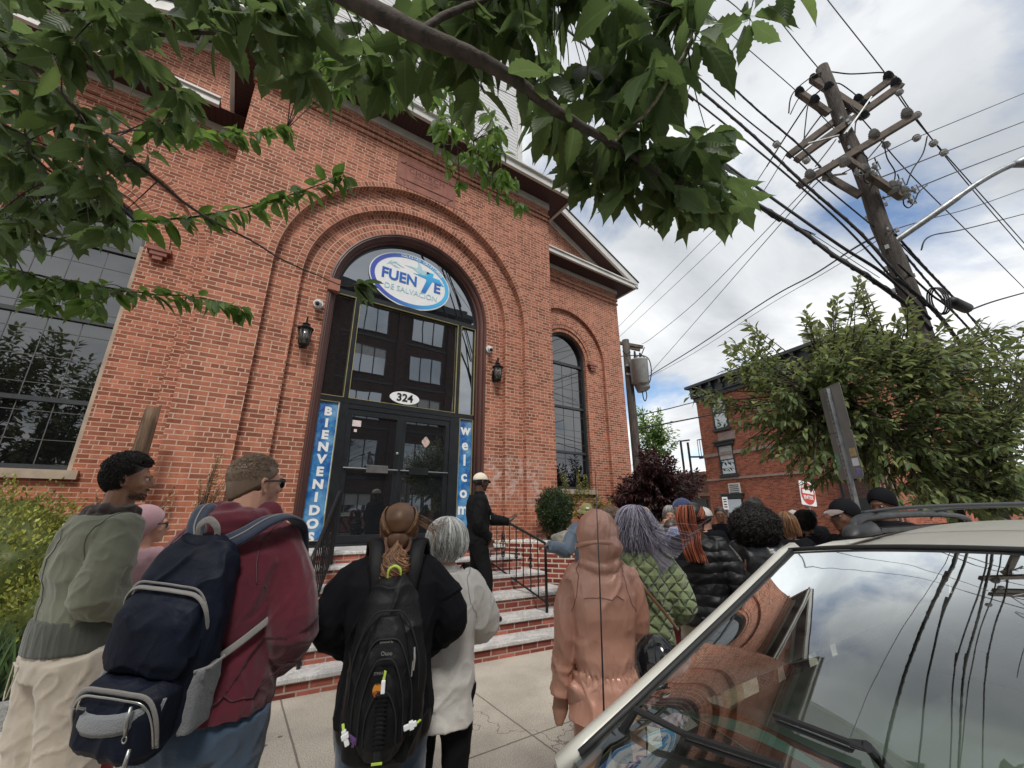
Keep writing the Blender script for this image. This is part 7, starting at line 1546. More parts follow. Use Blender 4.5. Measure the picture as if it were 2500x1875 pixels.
def rucksack(s):
    """navy day pack worn low on the back: local frame of the wearer, back at -Y"""
    bp = empty('navy_rucksack', (0, 0, 0), label='large navy rucksack with grey mesh and zips on the back of the man in maroon', cat='rucksack')
    bp.matrix_world = Matrix.Translation(s.e.location) @ Matrix.Rotation(s.e.rotation_euler.z, 4, 'Z') @ Matrix.Translation((-.005, -.150, 1.255)) @ Matrix.Rotation(R_(7), 4, 'Y') @ Matrix.Rotation(R_(6), 4, 'X') @ Matrix.Diagonal((.88, .78, .98, 1))
    def sring(w_, y0, y1, z, p=.55, n=32, dz=0.0): return [Vector((w_*math.copysign(abs(math.cos(t))**p, math.cos(t)), (y0+y1)/2+(y1-y0)/2*math.copysign(abs(math.sin(t))**p, math.sin(t)), z+dz*math.sin(t))) for t in [2*PI*i/n for i in range(n)]]
    def vol(name, rows, m_, vox=.006, amp=.004, seed=1, sm=3): mb = MB(); mb.loft([sring(*r_) for r_ in rows]); me = remesh(mb, vox, sm); fold(me, amp, 8, 8, seed); return put(me, name, m_, bp)
    vol('main_body', [(.12, -.17, 0, -.285), (.155, -.20, 0, -.25), (.165, -.20, 0, -.10), (.165, -.19, 0, .06), (.155, -.17, 0, .15), (.135, -.13, 0, .22), (.10, -.07, 0, .265), (.055, -.05, 0, .285)], C_navy, amp=.007)
    vol('upper_pocket', [(.125, -.235, -.15, -.10), (.142, -.25, -.12, -.06), (.142, -.245, -.10, .05), (.135, -.22, -.10, .10), (.12, -.18, -.1, .125)], C_navy, amp=.006, seed=4)
    vol('lower_pocket', [(.11, -.28, -.14, -.30), (.135, -.305, -.12, -.27), (.142, -.31, -.12, -.18), (.138, -.295, -.12, -.13), (.115, -.25, -.12, -.105)], C_navy, amp=.005, seed=7)
    def arch_line(name, hw, y, z0, z1, r_, m_, bow=.03):
        P = [Vector((-hw, y+bow, z0)), Vector((-hw*.98, y+bow*.3, z0+(z1-z0)*.6)), Vector((-hw*.75, y, z1-.008)), Vector((-hw*.3, y-.006, z1)), Vector((hw*.3, y-.006, z1)), Vector((hw*.75, y, z1-.008)), Vector((hw*.98, y+bow*.3, z0+(z1-z0)*.6)), Vector((hw, y+bow, z0))]
        mb = MB(); mb.tube(curve(P, 5), (r_, r_*.55), 8); return mb.build(name, m_, bp, world=False, smooth=True)
    arch_line('zip', .152, -.196, .00, .135, .0085, C_grey, .06); arch_line('zip', .148, -.190, .0, .150, .0045, C_grey, .06); arch_line('zip', .140, -.300, -.26, -.115, .0085, C_grey, .05); arch_line('zip', .134, -.308, -.26, -.128, .004, M_silver, .05)
    mb = MB()
    rows = []
    for i in range(9): u = -1+2*i/8; rows.append([Vector((u*.136, -.314+.055*abs(u)**3+dy, z+.018*u*u+.02*u)) for dy, z in ((0, -.225), (-.006, -.21), (-.006, -.182), (0, -.168), (.012, -.175), (.012, -.22))])
    mb.loft(rows); mb.build('mesh_band', C_mesh, bp, world=False, smooth=True, fixn=True)
    for sx in (1, -1):
        me = MB(); me.loft([sring(.022, -.165, -.035, z) for z in (-.27, -.20, -.13, -.09)]); o = put(remesh(me, .006, 3), 'side_mesh_pocket', C_mesh, bp); fold(o.data, .004, 9, 9, 2); o.location = (sx*.158, 0, 0)
        mb = MB(); mb.tube([(sx*.155, -.172, -.092), (sx*.186, -.13, -.088), (sx*.186, -.06, -.082), (sx*.155, -.025, -.085)], .005, 6); mb.build('pocket_edge', C_grey, bp, world=False)
        # shoulder strap over the hoodie
        P = [Vector((sx*.055, -.02, .255)), Vector((sx*.085, .0, .285)), Vector((sx*.105, .06, .325)), Vector((sx*.115, .14, .325)), Vector((sx*.13, .25, .27)), Vector((sx*.14, .31, .14))]
        if sx > 0: P = [p+Vector((.10*min(1, i*.35), .0, .008*i)) for i, p in enumerate(P)]
        else: P = [p+Vector((-.01*min(1, i*.35), .0, .012*min(2, i))) for i, p in enumerate(P)]
        Nn = [Vector((0, -1, .4)), Vector((0, -1, .8)), Vector((0, -.5, 1)), Vector((0, .3, 1)), Vector((0, .9, .7)), Vector((0, 1, .2))]
        surf_strap('shoulder_strap', P, Nn, lambda u: .062+.012*math.sin(PI*u), .012, cloth('navy_strap', (.018, .026, .050), .7), bp); surf_strap('piping', [p+n.normalized()*.0125 for p, n in zip(P, Nn)], Nn, .006, .002, C_grey, bp)
    surf_strap('grab_handle', [Vector((-.035, -.035, .262)), Vector((-.036, -.055, .31)), Vector((0, -.06, .335)), Vector((.036, -.055, .31)), Vector((.035, -.035, .262))], [Vector((0, -1, .2))]*5, .026, .003, C_grey, bp)
    surf_strap('side_strap', [Vector((.165, -.06, -.09)), Vector((.21, .0, -.05)), Vector((.265, .09, .01)), Vector((.29, .15, .05))], [Vector((.3, -1, 0))]*4, .024, .002, C_grey, bp)
    surf_strap('loose_strap', [Vector((.02, -.05, -.29)), Vector((.05, -.03, -.36)), Vector((.06, 0, -.46))], [Vector((0, -1, 0))]*3, .024, .002, C_grey, bp)
    mb = MB()
    for (x, z) in ((.075, -.135), (.105, -.235)): mb.tube([(x, -.322, z), (x+.004, -.330, z-.03), (x+.008, -.326, z-.07)], [(.004, .007), (.005, .009), (.004, .008)], 8); mb.tube([(x+.008+.007*math.cos(a), -.326, z-.078+.009*math.sin(a)) for a in [2*PI*i/10 for i in range(10)]], .002, 5, closed=True)
    mb.build('zip_pull', M_silver, bp, world=False, smooth=True)
    mb = MB(); r = random.Random(2); [mb.tube([(.113, -.325, -.318), (.113+r.uniform(-.02, .02), -.325, -.35), (.118+r.uniform(-.03, .04), -.32, -.375)], .0015, 4) for _ in range(16)]; mb.build('tassel', C_white, bp, world=False)
    t = text_obj('lettering', 'L.L.Bean', .016, (0, 0, 0), M_silver, None, ext=.0005); t.parent = bp; t.location = (-.095, -.3185, -.158)
    return bp
rucksack(Cm)

# 4 --- woman with the ponytail and the black rucksack
D = Man('woman with a chestnut ponytail, dark hooded top and big black rucksack', where(864, 1120, 1.92), H=1.64, az=22, haz=20, skin='fair', vox=.0065, build=1.06, wide=1.05, R=((.285, .02, 1.20), (.15, .20, 1.04)), L=((-.285, .02, 1.20), (-.15, .20, 1.04)))
D.top('hooded_top', C_dark, off=.030, hem=.84, flare=.02, amp=.009, collar=.055, seed=12, fx=4.5, fz=6, sleevew=1.16, vox=.007); D.trousers(C_jean, off=.02); D.shoes(M_shoe)
D.cap_shell('scalp_hair', H_brown, r=(.080, .098, .087), cut=-.22, front=.35, back=-.50, c=(0, -.016, .034), low=1.1)
o = MB(); o.sphere((0, -.058, -.045), (.050, .042, .058), 16, 12); o = o.build('nape_hair', H_brown, D.e, smooth=True, world=False); o.matrix_local = D.HM.copy(); toned(o, .1, .4)
def pulled(r):     # locks drawn back to the nape
    ph = r.uniform(-.35, PI+.35); a0 = r.uniform(-.6, 1.5); c = Vector((0, -.016, .034)); nape = Vector((r.uniform(-.02, .02), -.108, -.088)); P = []
    st = c+Vector((.086*math.cos(ph), .101*math.sin(ph)*(.85), .088*math.sin(a0)*(1.0 if math.sin(ph) > 0 else .7)))
    for i in range(8):
        t = i/7; q = st.lerp(nape, t); d = q-c; e_ = Vector((d.x/.088, d.y/.104, d.z/.094)); q = c+d/max(.3, e_.length)*(1.0-.20*t*t) if t < .93 else q; P.append(q+rv(r, .0012))
    P[-1] = nape; return P
D.locks('hair', H_brown, 1300, pulled, .0030, 6, taper=.8)
def messy(r):      # loose wavy bun at the nape
    c = Vector((0, -.155, -.075)); a = r.uniform(0, 6.28); b = rv(r, .010); w_ = r.uniform(.015, .058); P = []; tt = r.uniform(.9, 1.7)
    for i in range(10): t = i/9; P.append(Vector((0, -.118, -.048)).lerp(c, min(1, t*2.2))+Vector((w_*math.cos(a+t*tt*5)*min(1, t*3), w_*.6*math.sin(a+t*tt*5)*min(1, t*3)-.03*math.sin(PI*t), -.015-.115*t*r.uniform(.7, 1.1)+.02*math.sin(a+t*6)))+b*t)
    return P
D.locks('ponytail', H_brown, 700, messy, .0030, 7)
D.locks('flyaway_hair', H_brown, 70, lambda r: (lambda z, k: [Vector((.07, -.02, z)), Vector((.10, -.03+k, z-.01)), Vector((.15, -.04+k*2, z-.025-abs(k))), Vector((.20+k*2, -.05, z-.05+k*3))])(r.uniform(.02, .07), r.uniform(-.02, .02)), .0009, 8)
def blackpack(s):
    bp = empty('black_rucksack', (0, 0, 0), label='black rucksack with lime loop and white buckles on the ponytailed woman', cat='rucksack')
    bp.matrix_world = Matrix.Translation(s.e.location) @ Matrix.Rotation(s.e.rotation_euler.z, 4, 'Z') @ Matrix.Translation((0.005, -.125, 1.03)) @ Matrix.Rotation(R_(3), 4, 'X') @ Matrix.Diagonal((.88, .82, .98, 1))
    C_bp = cloth('black_nylon', (.009, .009, .010), .5, sheen=.1, var=.2, bs=600)
    def ring_(w_, y0, y1, z, n=32): return [Vector((w_*math.copysign(abs(math.cos(t))**.7, math.cos(t)), (y0+y1)/2+(y1-y0)/2*math.copysign(abs(math.sin(t))**.8, math.sin(t)), z)) for t in [2*PI*i/n for i in range(n)]]
    def vol(name, rows, vox=.007, amp=.004, seed=1): mb = MB(); mb.loft([ring_(*r_) for r_ in rows]); me = remesh(mb, vox, 3); fold(me, amp, 8, 9, seed); return put(me, name, C_bp, bp)
    vol('main_body', [(.10, -.13, 0, -.33), (.15, -.18, 0, -.29), (.168, -.20, 0, -.15), (.165, -.20, 0, 0), (.145, -.18, 0, .14), (.115, -.14, 0, .24), (.075, -.09, 0, .31), (.04, -.06, 0, .335)], amp=.006)
    vol('front_pocket', [(.06, -.21, -.1, -.27), (.10, -.245, -.12, -.20), (.112, -.255, -.12, -.08), (.10, -.245, -.12, .05), (.075, -.22, -.12, .14), (.045, -.19, -.1, .20)], seed=3)
    vol('lower_pocket', [(.05, -.24, -.16, -.255), (.072, -.275, -.16, -.2), (.075, -.28, -.16, -.10), (.06, -.265, -.16, -.02), (.035, -.24, -.15, .03)], seed=5)
    mb = MB()
    for hw, y, z0, z1 in ((.118, -.225, -.20, .13), (.085, -.262, -.20, .075), (.14, -.19, -.1, .22), (.062, -.284, -.2, -.02)):
        mb.tube(curve([(-hw, y+.03, z0), (-hw*.95, y+.01, z0+(z1-z0)*.5), (-hw*.5, y, z1-.02), (0, y-.004, z1), (hw*.5, y, z1-.02), (hw*.95, y+.01, z0+(z1-z0)*.5), (hw, y+.03, z0)], 5), .0035, 6)
    mb.build('seam', cloth('black_tape', (.022, .022, .025), .6), bp, world=False, smooth=True)
    q = MB(); q.tube(curve([(-.028, -.06, .315), (-.026, -.068, .35), (0, -.07, .365), (.026, -.068, .35), (.028, -.06, .315)], 5), .0065, 8); q.build('lime_loop', M_lime, bp, world=False, smooth=True)
    for sx in (1, -1):
        P = [Vector((sx*.07, -.03, .27)), Vector((sx*.09, .0, .36)), Vector((sx*.10, .06, .43)), Vector((sx*.12, .13, .445)), Vector((sx*.13, .21, .38))]; surf_strap('shoulder_strap', P, [Vector((0, -1, .3)), Vector((0, -1, .7)), Vector((0, -.5, 1)), Vector((0, .2, 1)), Vector((0, .9, .6))], .075, .016, C_bp, bp)
        surf_strap('hip_belt', [Vector((sx*.13, -.03, -.27)), Vector((sx*.19, .03, -.25)), Vector((sx*.21, .12, -.23))], [Vector((sx, -.4, 0))]*3, .09, .01, C_bp, bp)
    q = MB(); surf = [Vector((0, -.286, -.02)), Vector((0, -.296, -.12)), Vector((0, -.288, -.21)), Vector((0, -.262, -.26))]
    surf_strap('centre_strap', surf, [Vector((0, -1, 0))]*4, .030, .003, cloth('black_tape', (.022, .022, .025), .6), bp)
    q = MB(); [q.bar((-.024, -.30, z), (.024, -.30, z), .006, .004) for z in [-.03-.014*i for i in range(12)]]; q.build('daisy_chain', C_bp, bp, world=False)
    q = MB(); q.box(-.02, .02, -.293, -.287, -.237, -.231); q.box(-.016, .016, -.28, -.274, -.262, -.257); q.build('lime_tag', M_lime, bp, world=False)
    for (x, y, z, rot_) in ((-.135, -.215, -.17, -.4), (.125, -.225, -.155, 1.3)):
        q = MB(); M_ = Matrix.Translation((x, y, z)) @ Matrix.Rotation(rot_, 4, 'Y'); q.box(-.009, .009, -.008, .004, -.035, .018, M_); q.box(-.014, .014, -.010, .006, -.012, .006, M_); o = q.build('white_buckle', M_white, bp, world=False); add_bevel(o, .003)
        q = MB(); q.bar(M_ @ Vector((0, -.004, .018)), M_ @ Vector((0, .01, .034)), .010, .003); q.build('lime_webbing', M_lime, bp, world=False)
    r = random.Random(3); q = MB(); [q.tube([(-.115, -.225, -.165), (-.10+r.uniform(-.01, .02), -.23, -.185), (-.085+r.uniform(-.02, .02), -.225, -.205)], .0016, 4) for _ in range(14)]; q.build('purple_tassel', cloth('purple_thread', (.10, .04, .16)), bp, world=False)
    q = MB(); q.tube([(.115, -.215, .095), (.118, -.222, .06), (.116, -.225, .02)], [.004, .0055, .004], 6); q.tube([(.112, -.22, .05), (.110, -.224, .0)], [.003, .003], 6); q.build('zip_pull', M_silver, bp, world=False)
    for (cx_, cz_, rx, rz, m_) in ((-.018, .03, .020, .030, C_bp), (-.020, -.015, .018, .022, mat('orange_badge', (.55, .22, .03), .5)), (-.020, -.024, .017, .008, mat('red_stripe', (.4, .02, .02), .5))):
        q = MB(); q.poly([(cx_+rx*math.cos(a), -.288, cz_+rz*math.sin(a)) for a in [2*PI*i/20 for i in range(20)]], (0, .004, 0)); q.build('badge', m_, bp, world=False, fixn=True)
    q = MB(); q.box(-.006, .010, -.300, -.290, -.025, .018); o = q.build('white_buckle', M_white, bp, world=False); add_bevel(o, .003); q = MB(); q.bar((.002, -.292, .018), (.006, -.288, .045), .012, .003); q.build('lime_webbing', M_lime, bp, world=False)
    for tx, sz, x, y, z in (('ITMFA', .014, -.018, -.2935, .040), ('powered by', .011, 0, -.2475, .128), ('Osoo', .020, .004, -.2600, .093), ('Sierra 30L', .016, 0, -.268, -.292)):
        t = text_obj('lettering', tx, sz, (0, 0, 0), M_silver, None, ext=.0005); t.parent = bp; t.location = (x, y-.004, z)
blackpack(D)

# 5 --- white-haired person in the linen shirt
E_ = Man('person with a silver white bob, off white shirt and black trousers', where(966, 1145, 2.2), H=1.55, az=28, haz=22, skin='fair', vox=.007, build=.92, wide=.92, R=((.24, .04, 1.18), (.10, .20, 1.06)), L=((-.24, .04, 1.18), (-.10, .20, 1.06)))
E_.top('shirt', C_white, off=.034, hem=.72, flare=.06, amp=.010, collar=.03, seed=21, fx=5, fz=7, sleevew=1.15, vox=.0075); E_.trousers(C_blackj, off=.02, amp=.008); E_.shoes(M_shoe)
E_.cap_shell('hair_base', H_white, r=(.094, .108, .098), cut=-.75, front=.2, back=-.85, amp=.05)
E_.locks('hair', H_white, 1300, lambda r: flow(r, rad=(.098, .114, .102), down=.09, inward=.5, frontcut=.3, jit=.016), .0030, 9)
surf_strap('bag_strap', [Vector((.02, .10, 1.27))*.876, Vector((.115, .03, 1.50))*.876, Vector((.12, -.05, 1.48))*.876, Vector((.02, -.165, 1.28))*.876, Vector((-.12, -.175, 1.05))*.876, Vector((-.21, -.10, .9))*.876], [Vector((.2, .9, .3)), Vector((.3, .2, 1)), Vector((.3, -.4, 1)), Vector((0, -1, .2)), Vector((-.2, -1, 0)), Vector((-1, -.3, 0))], .042, .006, C_blackj, E_.e)

stitch(E_, [o_ for o_ in E_.e.children if o_.name.startswith('shirt')][0], cloth('linen_seam', (.34, .33, .31), .95))
# 6 --- guide on the steps, hand raised
gx, gy = 2.80, 4.98
G = Man('man in black with an ivory cap gesturing on the steps', (gx, gy), H=1.78, az=118, haz=92, hp=-4, gz=TZ[4], skin='dark', vox=.0075, build=1.04, R=((.23, -.02, 1.13), (.13, .13, .93)), L=((-.25, .17, 1.16), (-.27, .42, 1.13)), rfoot=(.12, .10, .07), lfoot=(-.10, -.22, .255),
        hands=[((.13, .13, .93), (0, .25, -1), (-1, 0, 0), 1, .5), ((-.27, .42, 1.13), (-.1, .75, .65), (.5, -.7, .6), -1, (.12, .2, .3, .35))])
G.top('denim_jacket', C_blackj, off=.028, hem=.86, flare=.02, amp=.007, collar=.05, seed=31, vox=.009); G.trousers(C_blackj, off=.02, amp=.006); G.shoes(M_shoe)
bcap(G, C_capw, brim_m=C_capn); glasses(G, M_black); G.cap_shell('hair', H_black, r=(.081, .099, .088), cut=-.35, front=.3, back=-.55)
q = MB(); q.box(-.055, .035, .150, .153, 1.18, 1.27); q.build('name_badge', M_white, G.e, world=False)
for sx in (1, -1): q = MB(); q.box(sx*.10-.05, sx*.10+.05, .142, .150, 1.235, 1.30); add_bevel(q.build('chest_pocket', C_blackj, G.e, world=False), .003)

# 7 --- woman in the rose satin jacket, hood up
P_ = Man('woman in a shiny rose pink hooded jacket and matching trousers beside the car', where(1290, 1150, 2.15), H=1.59, az=38, haz=40, skin='fair', vox=.008, build=.88, wide=.9, R=((.20, .05, 1.16), (.09, .25, 1.05)), L=((-.20, .0, 1.14), (-.235, .06, .84)))
P_.top('hooded_jacket', C_rose, off=.030, hem=.74, flare=.24, amp=.009, hood='up', gather=[(.86, .02, .8)], cinch=(.945, .055, .25), fx=5, fz=4, seed=41, upto=1.06, cuff=.014, sleevew=1.05, vox=.0075, smooth=2)
P_.trousers(C_rose, off=.020, wide=1.1, amp=.010, vox=.009); P_.shoes(M_shoe)
q = MB(); k_ = P_.k; q.loft([[Vector((.158*math.cos(t), .122*math.sin(t)-.012, z)) for t in [2*PI*i/48 for i in range(48)]] for z in (.895*k_, .905*k_, .92*k_, .93*k_)], cap=False); me = remesh(q, .006, 0) if False else None
q = MB(); hm = P_.HM; q.tube([hm @ Vector((.116*math.cos(a), -.030+.128*math.sin(a), -.030-.012*math.cos(a*2))) for a in [PI*.95+PI*1.1*i/20 for i in range(21)]], (.010, .005), 8); q.build('hood_band', C_rose, P_.e, world=False, smooth=True)
q = MB(); q.tube(curve([hm @ Vector((.085, -.085, -.035)), hm @ Vector((.092, -.088, -.055)), hm @ Vector((.08, -.10, -.065)), hm @ Vector((.07, -.11, -.06))], 4), .0022, 5); q.build('toggle_cord', M_black, P_.e, world=False)
q = MB(); q.tube(curve([hm @ Vector((-.10, .03, -.12)), hm @ Vector((-.15, .03, -.13)), hm @ Vector((-.16, .02, -.17)), hm @ Vector((-.12, .02, -.16)), hm @ Vector((-.09, .03, -.14))], 4), .002, 5); q.build('drawcord', M_black, P_.e, world=False)

stitch(P_, [o_ for o_ in P_.e.children if o_.name.startswith('hooded_jacket')][0], cloth('rose_seam', (.27, .12, .085), .8), yoke=1.33)
# 8 --- violet-haired woman in the quilted jacket
Q_ = Man('woman with windblown grey violet hair, green quilted jacket and pink knitted skirt', where(1372, 1135, 2.62), H=1.62, az=52, haz=48, skin='fair', vox=.009, build=.92, wide=.92, R=((.25, .02, 1.14), (.12, .22, 1.0)), L=((-.24, .02, 1.14), (-.10, .20, 1.0)))
Q_.top('quilted_jacket', C_quilt, off=.036, hem=.82, flare=.04, amp=.006, collar=.02, seed=51, sleevew=1.2)
mb = MB(); mb.loft([[Vector((rx*math.cos(t), ry*math.sin(t)-.012, z)) for t in [2*PI*i/36 for i in range(36)]] for z, rx, ry in ((.50, .205, .175), (.60, .20, .165), (.75, .185, .15), (.85, .17, .135))]); me = remesh(mb, .01, 2); fold(me, .006, 8, 3, 2); put(me, 'knitted_skirt', C_knit, Q_.e)
Q_.trousers(C_dark, off=.01); Q_.shoes(M_shoe)
Q_.cap_shell('hair_base', H_purple, r=(.090, .106, .096), cut=-.7, front=.2, back=-.8)
Q_.locks('hair', H_purple, 1700, lambda r: flow(r, down=r.uniform(.09, .21), inward=-.05, frontcut=.2, jit=.030, rad=(.093, .110, .099)), .0027, 10)
Q_.locks('windblown_hair', H_purple, 420, lambda r: (lambda a, w_: [Vector((.05*math.cos(a), -.09-.03*abs(w_)*20, .02+.05*math.sin(a))), Vector((.04+w_*1.5, -.125, -.06+w_)), Vector((.08+w_*2, -.14-w_, -.13+w_*2)), Vector((.13+w_*3, -.145, -.19+w_*2.6)), Vector((.17+w_*3.5, -.14+w_, -.22+w_*3.5))])(r.uniform(0, 6.28), r.gauss(0, .028)), .0011, 11)
surf_strap('bag_strap', [Vector((-.12, -.10, 1.32)), Vector((-.02, -.168, 1.22)), Vector((.10, -.165, 1.08)), Vector((.19, -.09, .95))], [Vector((-.3, -1, .6)), Vector((0, -1, 0)), Vector((.2, -1, 0)), Vector((1, -.5, 0))], .018, .005, cloth('tan_leather', (.16, .07, .03), .6), Q_.e)

# 9 --- woman with copper braids holding a phone
Rb = Man('woman with long copper braids, glasses and black puffer jacket holding a grey phone', where(1500, 1125, 3.25), H=1.66, az=66, haz=78, hp=-6, skin='dark', vox=.009, build=.95, R=((.27, .0, 1.10), (.30, .20, 1.20)), L=((-.26, .02, 1.12), (-.12, .18, 1.0)), hands=[((.30, .20, 1.20), (-.45, .25, .8), (-.6, -.6, .2), 1, .7), ((-.12, .18, 1.0), (.3, .9, 0), (0, 0, 1), -1, .6)])
Rb.top('puffer_jacket', C_puffer, off=.036, hem=.83, flare=.03, amp=.010, collar=.03, seed=61, fx=4, fz=14, sleevew=1.15, upto=.86); Rb.trousers(C_khaki, off=.03); Rb.shoes(M_shoe)
Rb.cap_shell('hair_base', H_black, r=(.084, .102, .092), cut=-.3, front=.35, back=-.6); Rb.locks('cornrows', H_red, 130, pulled, .0030, 12)
def braid(r): a = r.uniform(0, 6.28); w_ = r.uniform(.01, .075); k = r.uniform(-.5, .5); return [Vector((.012*math.cos(a), -.105, .065+.012*math.sin(a))), Vector((w_*math.cos(a)*.7, -.15+w_*.4*math.sin(a), .085)), Vector((w_*math.cos(a), -.175+w_*.5*math.sin(a), .01))]+[Vector((w_*math.cos(a)*(1+.1*math.sin(i*1.5+a))+.10*(i/7)*.8, -.165+w_*.5*math.sin(a)+.012*math.sin(i*1.9+a)-.01*i*.3, -.06-.052*i+k*.02)) for i in range(6)]
Rb.locks('braids', H_red, 230, lambda r: curve(braid(r), 3), .0040, 13, taper=.7); glasses(Rb, M_black, False, 'spectacles')
ph = empty('phone', (0, 0, 0), label='grey phone held up by the woman with copper braids', cat='phone'); ph.matrix_world = Matrix.Translation(Rb.e.location) @ Matrix.Rotation(Rb.e.rotation_euler.z, 4, 'Z') @ Matrix.Translation((.235*Rb.k, .235*Rb.k, 1.325*Rb.k)) @ Matrix.Rotation(R_(-38), 4, 'Y') @ Matrix.Rotation(R_(-14), 4, 'X')
q = MB(); q.box(-.037, .037, -.005, .004, -.078, .078); add_bevel(q.build('phone_case', mat('grey_case', (.20, .20, .21), .4), ph, world=False), .006, 3); q = MB(); q.box(-.033, .033, .0045, .0055, -.074, .074); q.build('screen', M_lens, ph, world=False)

# 10 --- woman with the big curly black hair
Af = Man('woman with a huge mass of curly black hair and black leather jacket', where(1632, 1140, 3.3), H=1.60, az=70, haz=72, skin='dark', vox=.012, wide=1.1)
Af.top('leather_jacket', C_leather, off=.04, hem=.85, amp=.010, collar=.04, seed=71, sleevew=1.15); Af.trousers(C_blackj); Af.shoes(M_shoe)
Af.cap_shell('hair_base', H_black, r=(.155, .155, .135), c=(0, -.045, .0), cut=-.8, front=.0, back=-.95, amp=.18)
Af.locks('hair', H_black, 2600, lambda r: curls(r, R0=(.165*r.uniform(.9, 1.1), .165*r.uniform(.88, 1.12), .145*r.uniform(.9, 1.12)), c=(0, -.045, -.005), sz=.016, front=-.2, low=-1.0, turns=1.1), .0035, 14)
Af.locks('top_knot', H_black, 160, lambda r: curls(r, R0=(.03, .05, .035), c=(-.03, .02, .145), sz=.012, front=-1, low=-1.0), .0035, 15)

# 11 --- man in the olive bucket hat, hand on the rail
O_ = Man('man in an olive bucket hat and slate blue jacket resting a hand on the rail', where(1268, 1130, 5.75), H=1.70, az=215, haz=215, hp=-12, skin='dark', vox=.012, R=((.34, .22, 1.13), (.60, .36, 1.20)), L=((-.25, .0, 1.12), (-.2, .12, .9)), hands=[((.60, .36, 1.20), (.9, .35, -.05), (0, 0, 1), 1, .9), ((-.2, .12, .9), (0, .2, -1), (1, 0, 0), -1, .5)])
O_.top('jacket', C_slate, off=.04, hem=.85, amp=.009, collar=.04, seed=81, sleevew=1.2, fz=13); O_.trousers(C_blackj); O_.shoes(M_shoe)
o = O_.cap_shell('bucket_hat', C_olive, r=(.092, .108, .100), c=(0, -.012, .036), cut=.10, front=.12, back=.08)
mb = MB(); mb.loft([[Vector((rx*math.cos(t), ry*math.sin(t)-.012, z)) for t in [2*PI*i/30 for i in range(30)]] for z, rx, ry in ((.050, .090, .106), (.012, .135, .152), (.008, .133, .150), (.046, .086, .102))], cap=False); q = mb.build('brim', C_olive, O_.e, world=False, smooth=True); q.matrix_local = O_.HM.copy()
mb = MB(); mb.poly([(.024*math.cos(a)*(1+.25*math.sin(3*a)), .10, .088+.014*math.sin(a)) for a in [2*PI*i/18 for i in range(18)]], (0, .012, 0)); q = mb.build('hat_emblem', M_white, O_.e, world=False, fixn=True); q.matrix_local = O_.HM.copy()
mb = MB(); mb.poly([(.012*math.cos(a), .125, .045+.010*math.sin(a)) for a in [2*PI*i/14 for i in range(14)]], (0, .012, 0)); q = mb.build('hat_badge', M_capbadge if False else M_lime, O_.e, world=False, fixn=True); q.matrix_local = O_.HM.copy()

# 12.. --- the crowd further along the pavement
def simple(lab, px, py, t, H, az, haz, skin, top_m, hat=None, hair=None, hm=H_drk, build=1.0, R=None, L=None, gl=None, collar=.03, nh=500, hd=.10, legs=None, hands=None, gz=None, hp=0):
    v = at(px, py, t=t); g = gz if gz is not None else GZ
    p = Man(lab, (v.x, v.y), H=H, az=az, haz=haz, hp=hp, skin=skin, vox=.013, build=build, R=R, L=L, hands=hands or False, gz=g)
    p.top('jacket', top_m, off=.03, hem=.84, amp=.008, collar=collar, seed=px, vox=.016); p.trousers(legs or C_blackj, vox=.02); p.shoes(M_shoe)
    if hair == 'long': p.cap_shell('hair_base', hm, r=(.088, .105, .095), cut=-.7, front=.3, back=-.85); p.locks('hair', hm, nh, lambda r: flow(r, down=hd, jit=.012, inward=.1), .003, px)
    elif hair == 'curly': p.cap_shell('hair_base', hm, r=(.092, .108, .100), cut=-.6, front=.35, back=-.8, amp=.1); p.locks('hair', hm, nh, lambda r: curls(r, R0=(.098, .114, .106), sz=.014, low=-.8), .003, px)
    elif hair == 'short': p.cap_shell('hair', hm, r=(.083, .101, .091), cut=-.3, front=.4, back=-.6, amp=.05)
    if hat: hat(p)
    if gl: glasses(p, M_black, gl == 'dark', 'sunglasses' if gl == 'dark' else 'spectacles')
    return p
beanie = lambda m_: (lambda p: p.cap_shell('beanie', m_, r=(.092, .108, .104), c=(0, -.014, .036), cut=.0, front=.22, back=-.25))
C_mustard = cloth('mustard_knit', (.42, .26, .06), .95)
simple('woman with grey hair in a grey sweatshirt holding her cheek by the purple tree', 1447, 1105, 5.9, 1.67, 235, 235, 'fair', C_sweat, hair='long', hm=H_grey, R=((.20, .12, 1.10), (.06, .15, 1.42)), L=((-.20, .12, 1.10), (-.04, .14, 1.40)), hands=[((.06, .15, 1.42), (.1, 0, 1), (0, 1, 0), 1, .6), ((-.04, .14, 1.40), (.1, 0, 1), (0, 1, 0), -1, .6)], nh=350, hd=.06, hp=-10)
simple('man in a navy cap and blue checked shirt with folded arms', 1474, 1095, 4.3, 1.72, 118, 118, 'fair', C_check, hat=lambda p: bcap(p, C_capn), hair='short', hm=H_grey, R=((.27, .03, 1.16), (.02, .22, 1.14)), L=((-.27, .03, 1.16), (-.02, .24, 1.18)), build=1.1, legs=C_jean)
simple('person with curly grey hair in a royal blue jacket', 1392, 1140, 4.2, 1.56, 55, 55, 'fair', C_blue, hair='curly', hm=H_grey, nh=800)
simple('person in a mustard yellow beanie behind the grey curls', 1392, 1118, 5.4, 1.64, 60, 60, 'fair', C_dark, hat=beanie(C_mustard), hair='short')
simple('person with windblown light brown hair facing the steps behind the pink hood', 1322, 1125, 4.9, 1.62, 300, 290, 'fair', C_slate, hair='curly', hm=H_blond, nh=700)
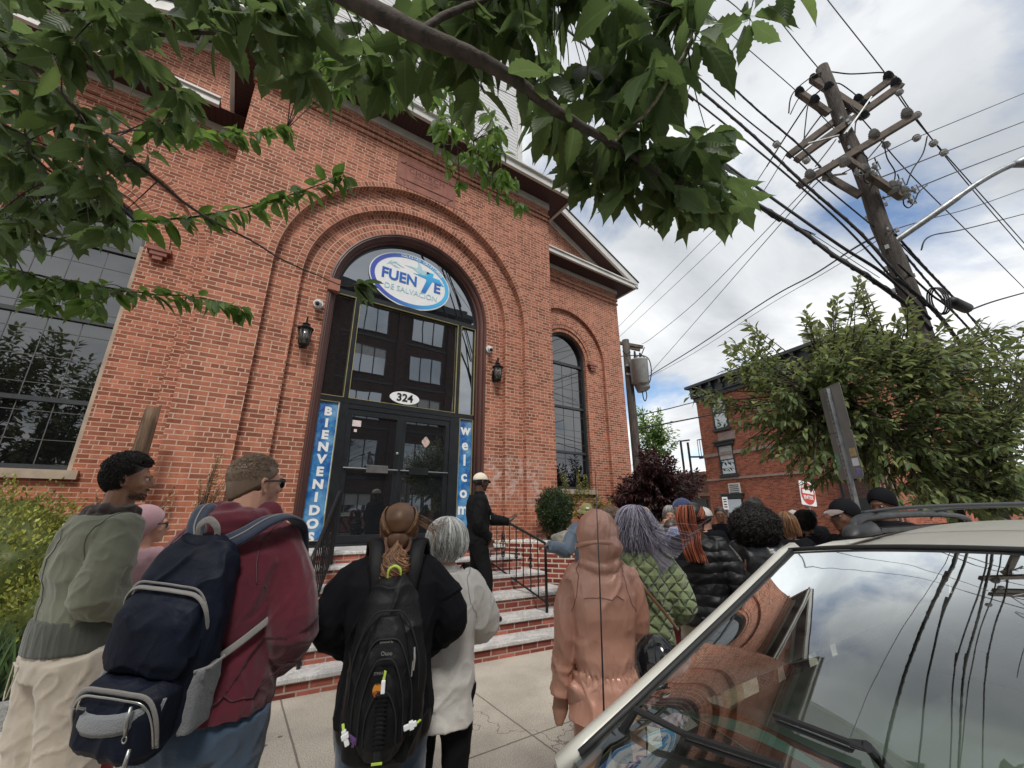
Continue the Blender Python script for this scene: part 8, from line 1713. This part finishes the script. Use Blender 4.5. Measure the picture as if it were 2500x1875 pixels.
simple('person in a white cap behind the copper braids', 1522, 1110, 4.9, 1.63, 70, 75, 'fair', C_dark, hat=lambda p: bcap(p, cloth('white_cotton', (.6, .58, .56), .9)), hair='short', gl='clear')
simple('bearded man facing the camera left of the curly black hair', 1556, 1112, 6.2, 1.66, 240, 240, 'tan', C_dark, hair='short', gl='clear')
simple('grey haired man in a flat grey cap behind the curly black hair', 1630, 1098, 5.4, 1.74, 75, 70, 'fair', C_sage, hat=lambda p: bcap(p, cloth('grey_tweed', (.34, .34, .33), .95), sc=1.02), hair='curly', hm=H_grey, nh=300)
simple('person in a clean white cap among the far heads', 1715, 1118, 6.3, 1.60, 260, 265, 'brown', C_dark, hat=lambda p: bcap(p, cloth('white_cotton', (.6, .58, .56), .9)), hair='short', gl='dark')
simple('person with wet looking black curls right of the white cap', 1742, 1138, 4.9, 1.57, 80, 80, 'brown', C_dark, hair='curly', hm=H_black, nh=800)
simple('person in a dark cap behind the black curls', 1752, 1122, 6.8, 1.61, 80, 85, 'dark', C_dark, hat=lambda p: bcap(p, C_dark), hair='short', hm=H_black)
simple('woman with streaked brown hair blown across her cheek', 1702, 1145, 4.1, 1.58, 60, 60, 'tan', C_dark, hair='long', hm=H_brown, nh=900, hd=.12)
bk = simple('person in a black cap with a pale brim behind the car roof', 1822, 1100, 3.15, 1.675, 285, 290, 'brown', C_dark, hat=lambda p: (p.cap_shell('black_hood', C_dark, r=(.094, .112, .106), c=(0, -.022, .034), cut=-.4, front=.2, back=-.8), bcap(p, C_dark, brim_m=cloth('taupe_cotton', (.20, .16, .15), .9))), hair=None)
simple('tall person in a black hood looking down behind the roof rack', 1908, 1085, 3.55, 1.775, 290, 285, 'brown', C_dark, hat=lambda p: p.cap_shell('black_hood', C_dark, r=(.096, .116, .108), c=(0, -.022, .034), cut=-.5, front=.35, back=-.85), hair='short', hm=H_black, hp=-18)
v = at(1462, 1300, t=5.2)
simple('person in brick red trousers and red shoes seen between the jackets', 1448, 1125, 4.9, 1.50, 70, 70, 'fair', C_sweat, hair='short', legs=C_red)
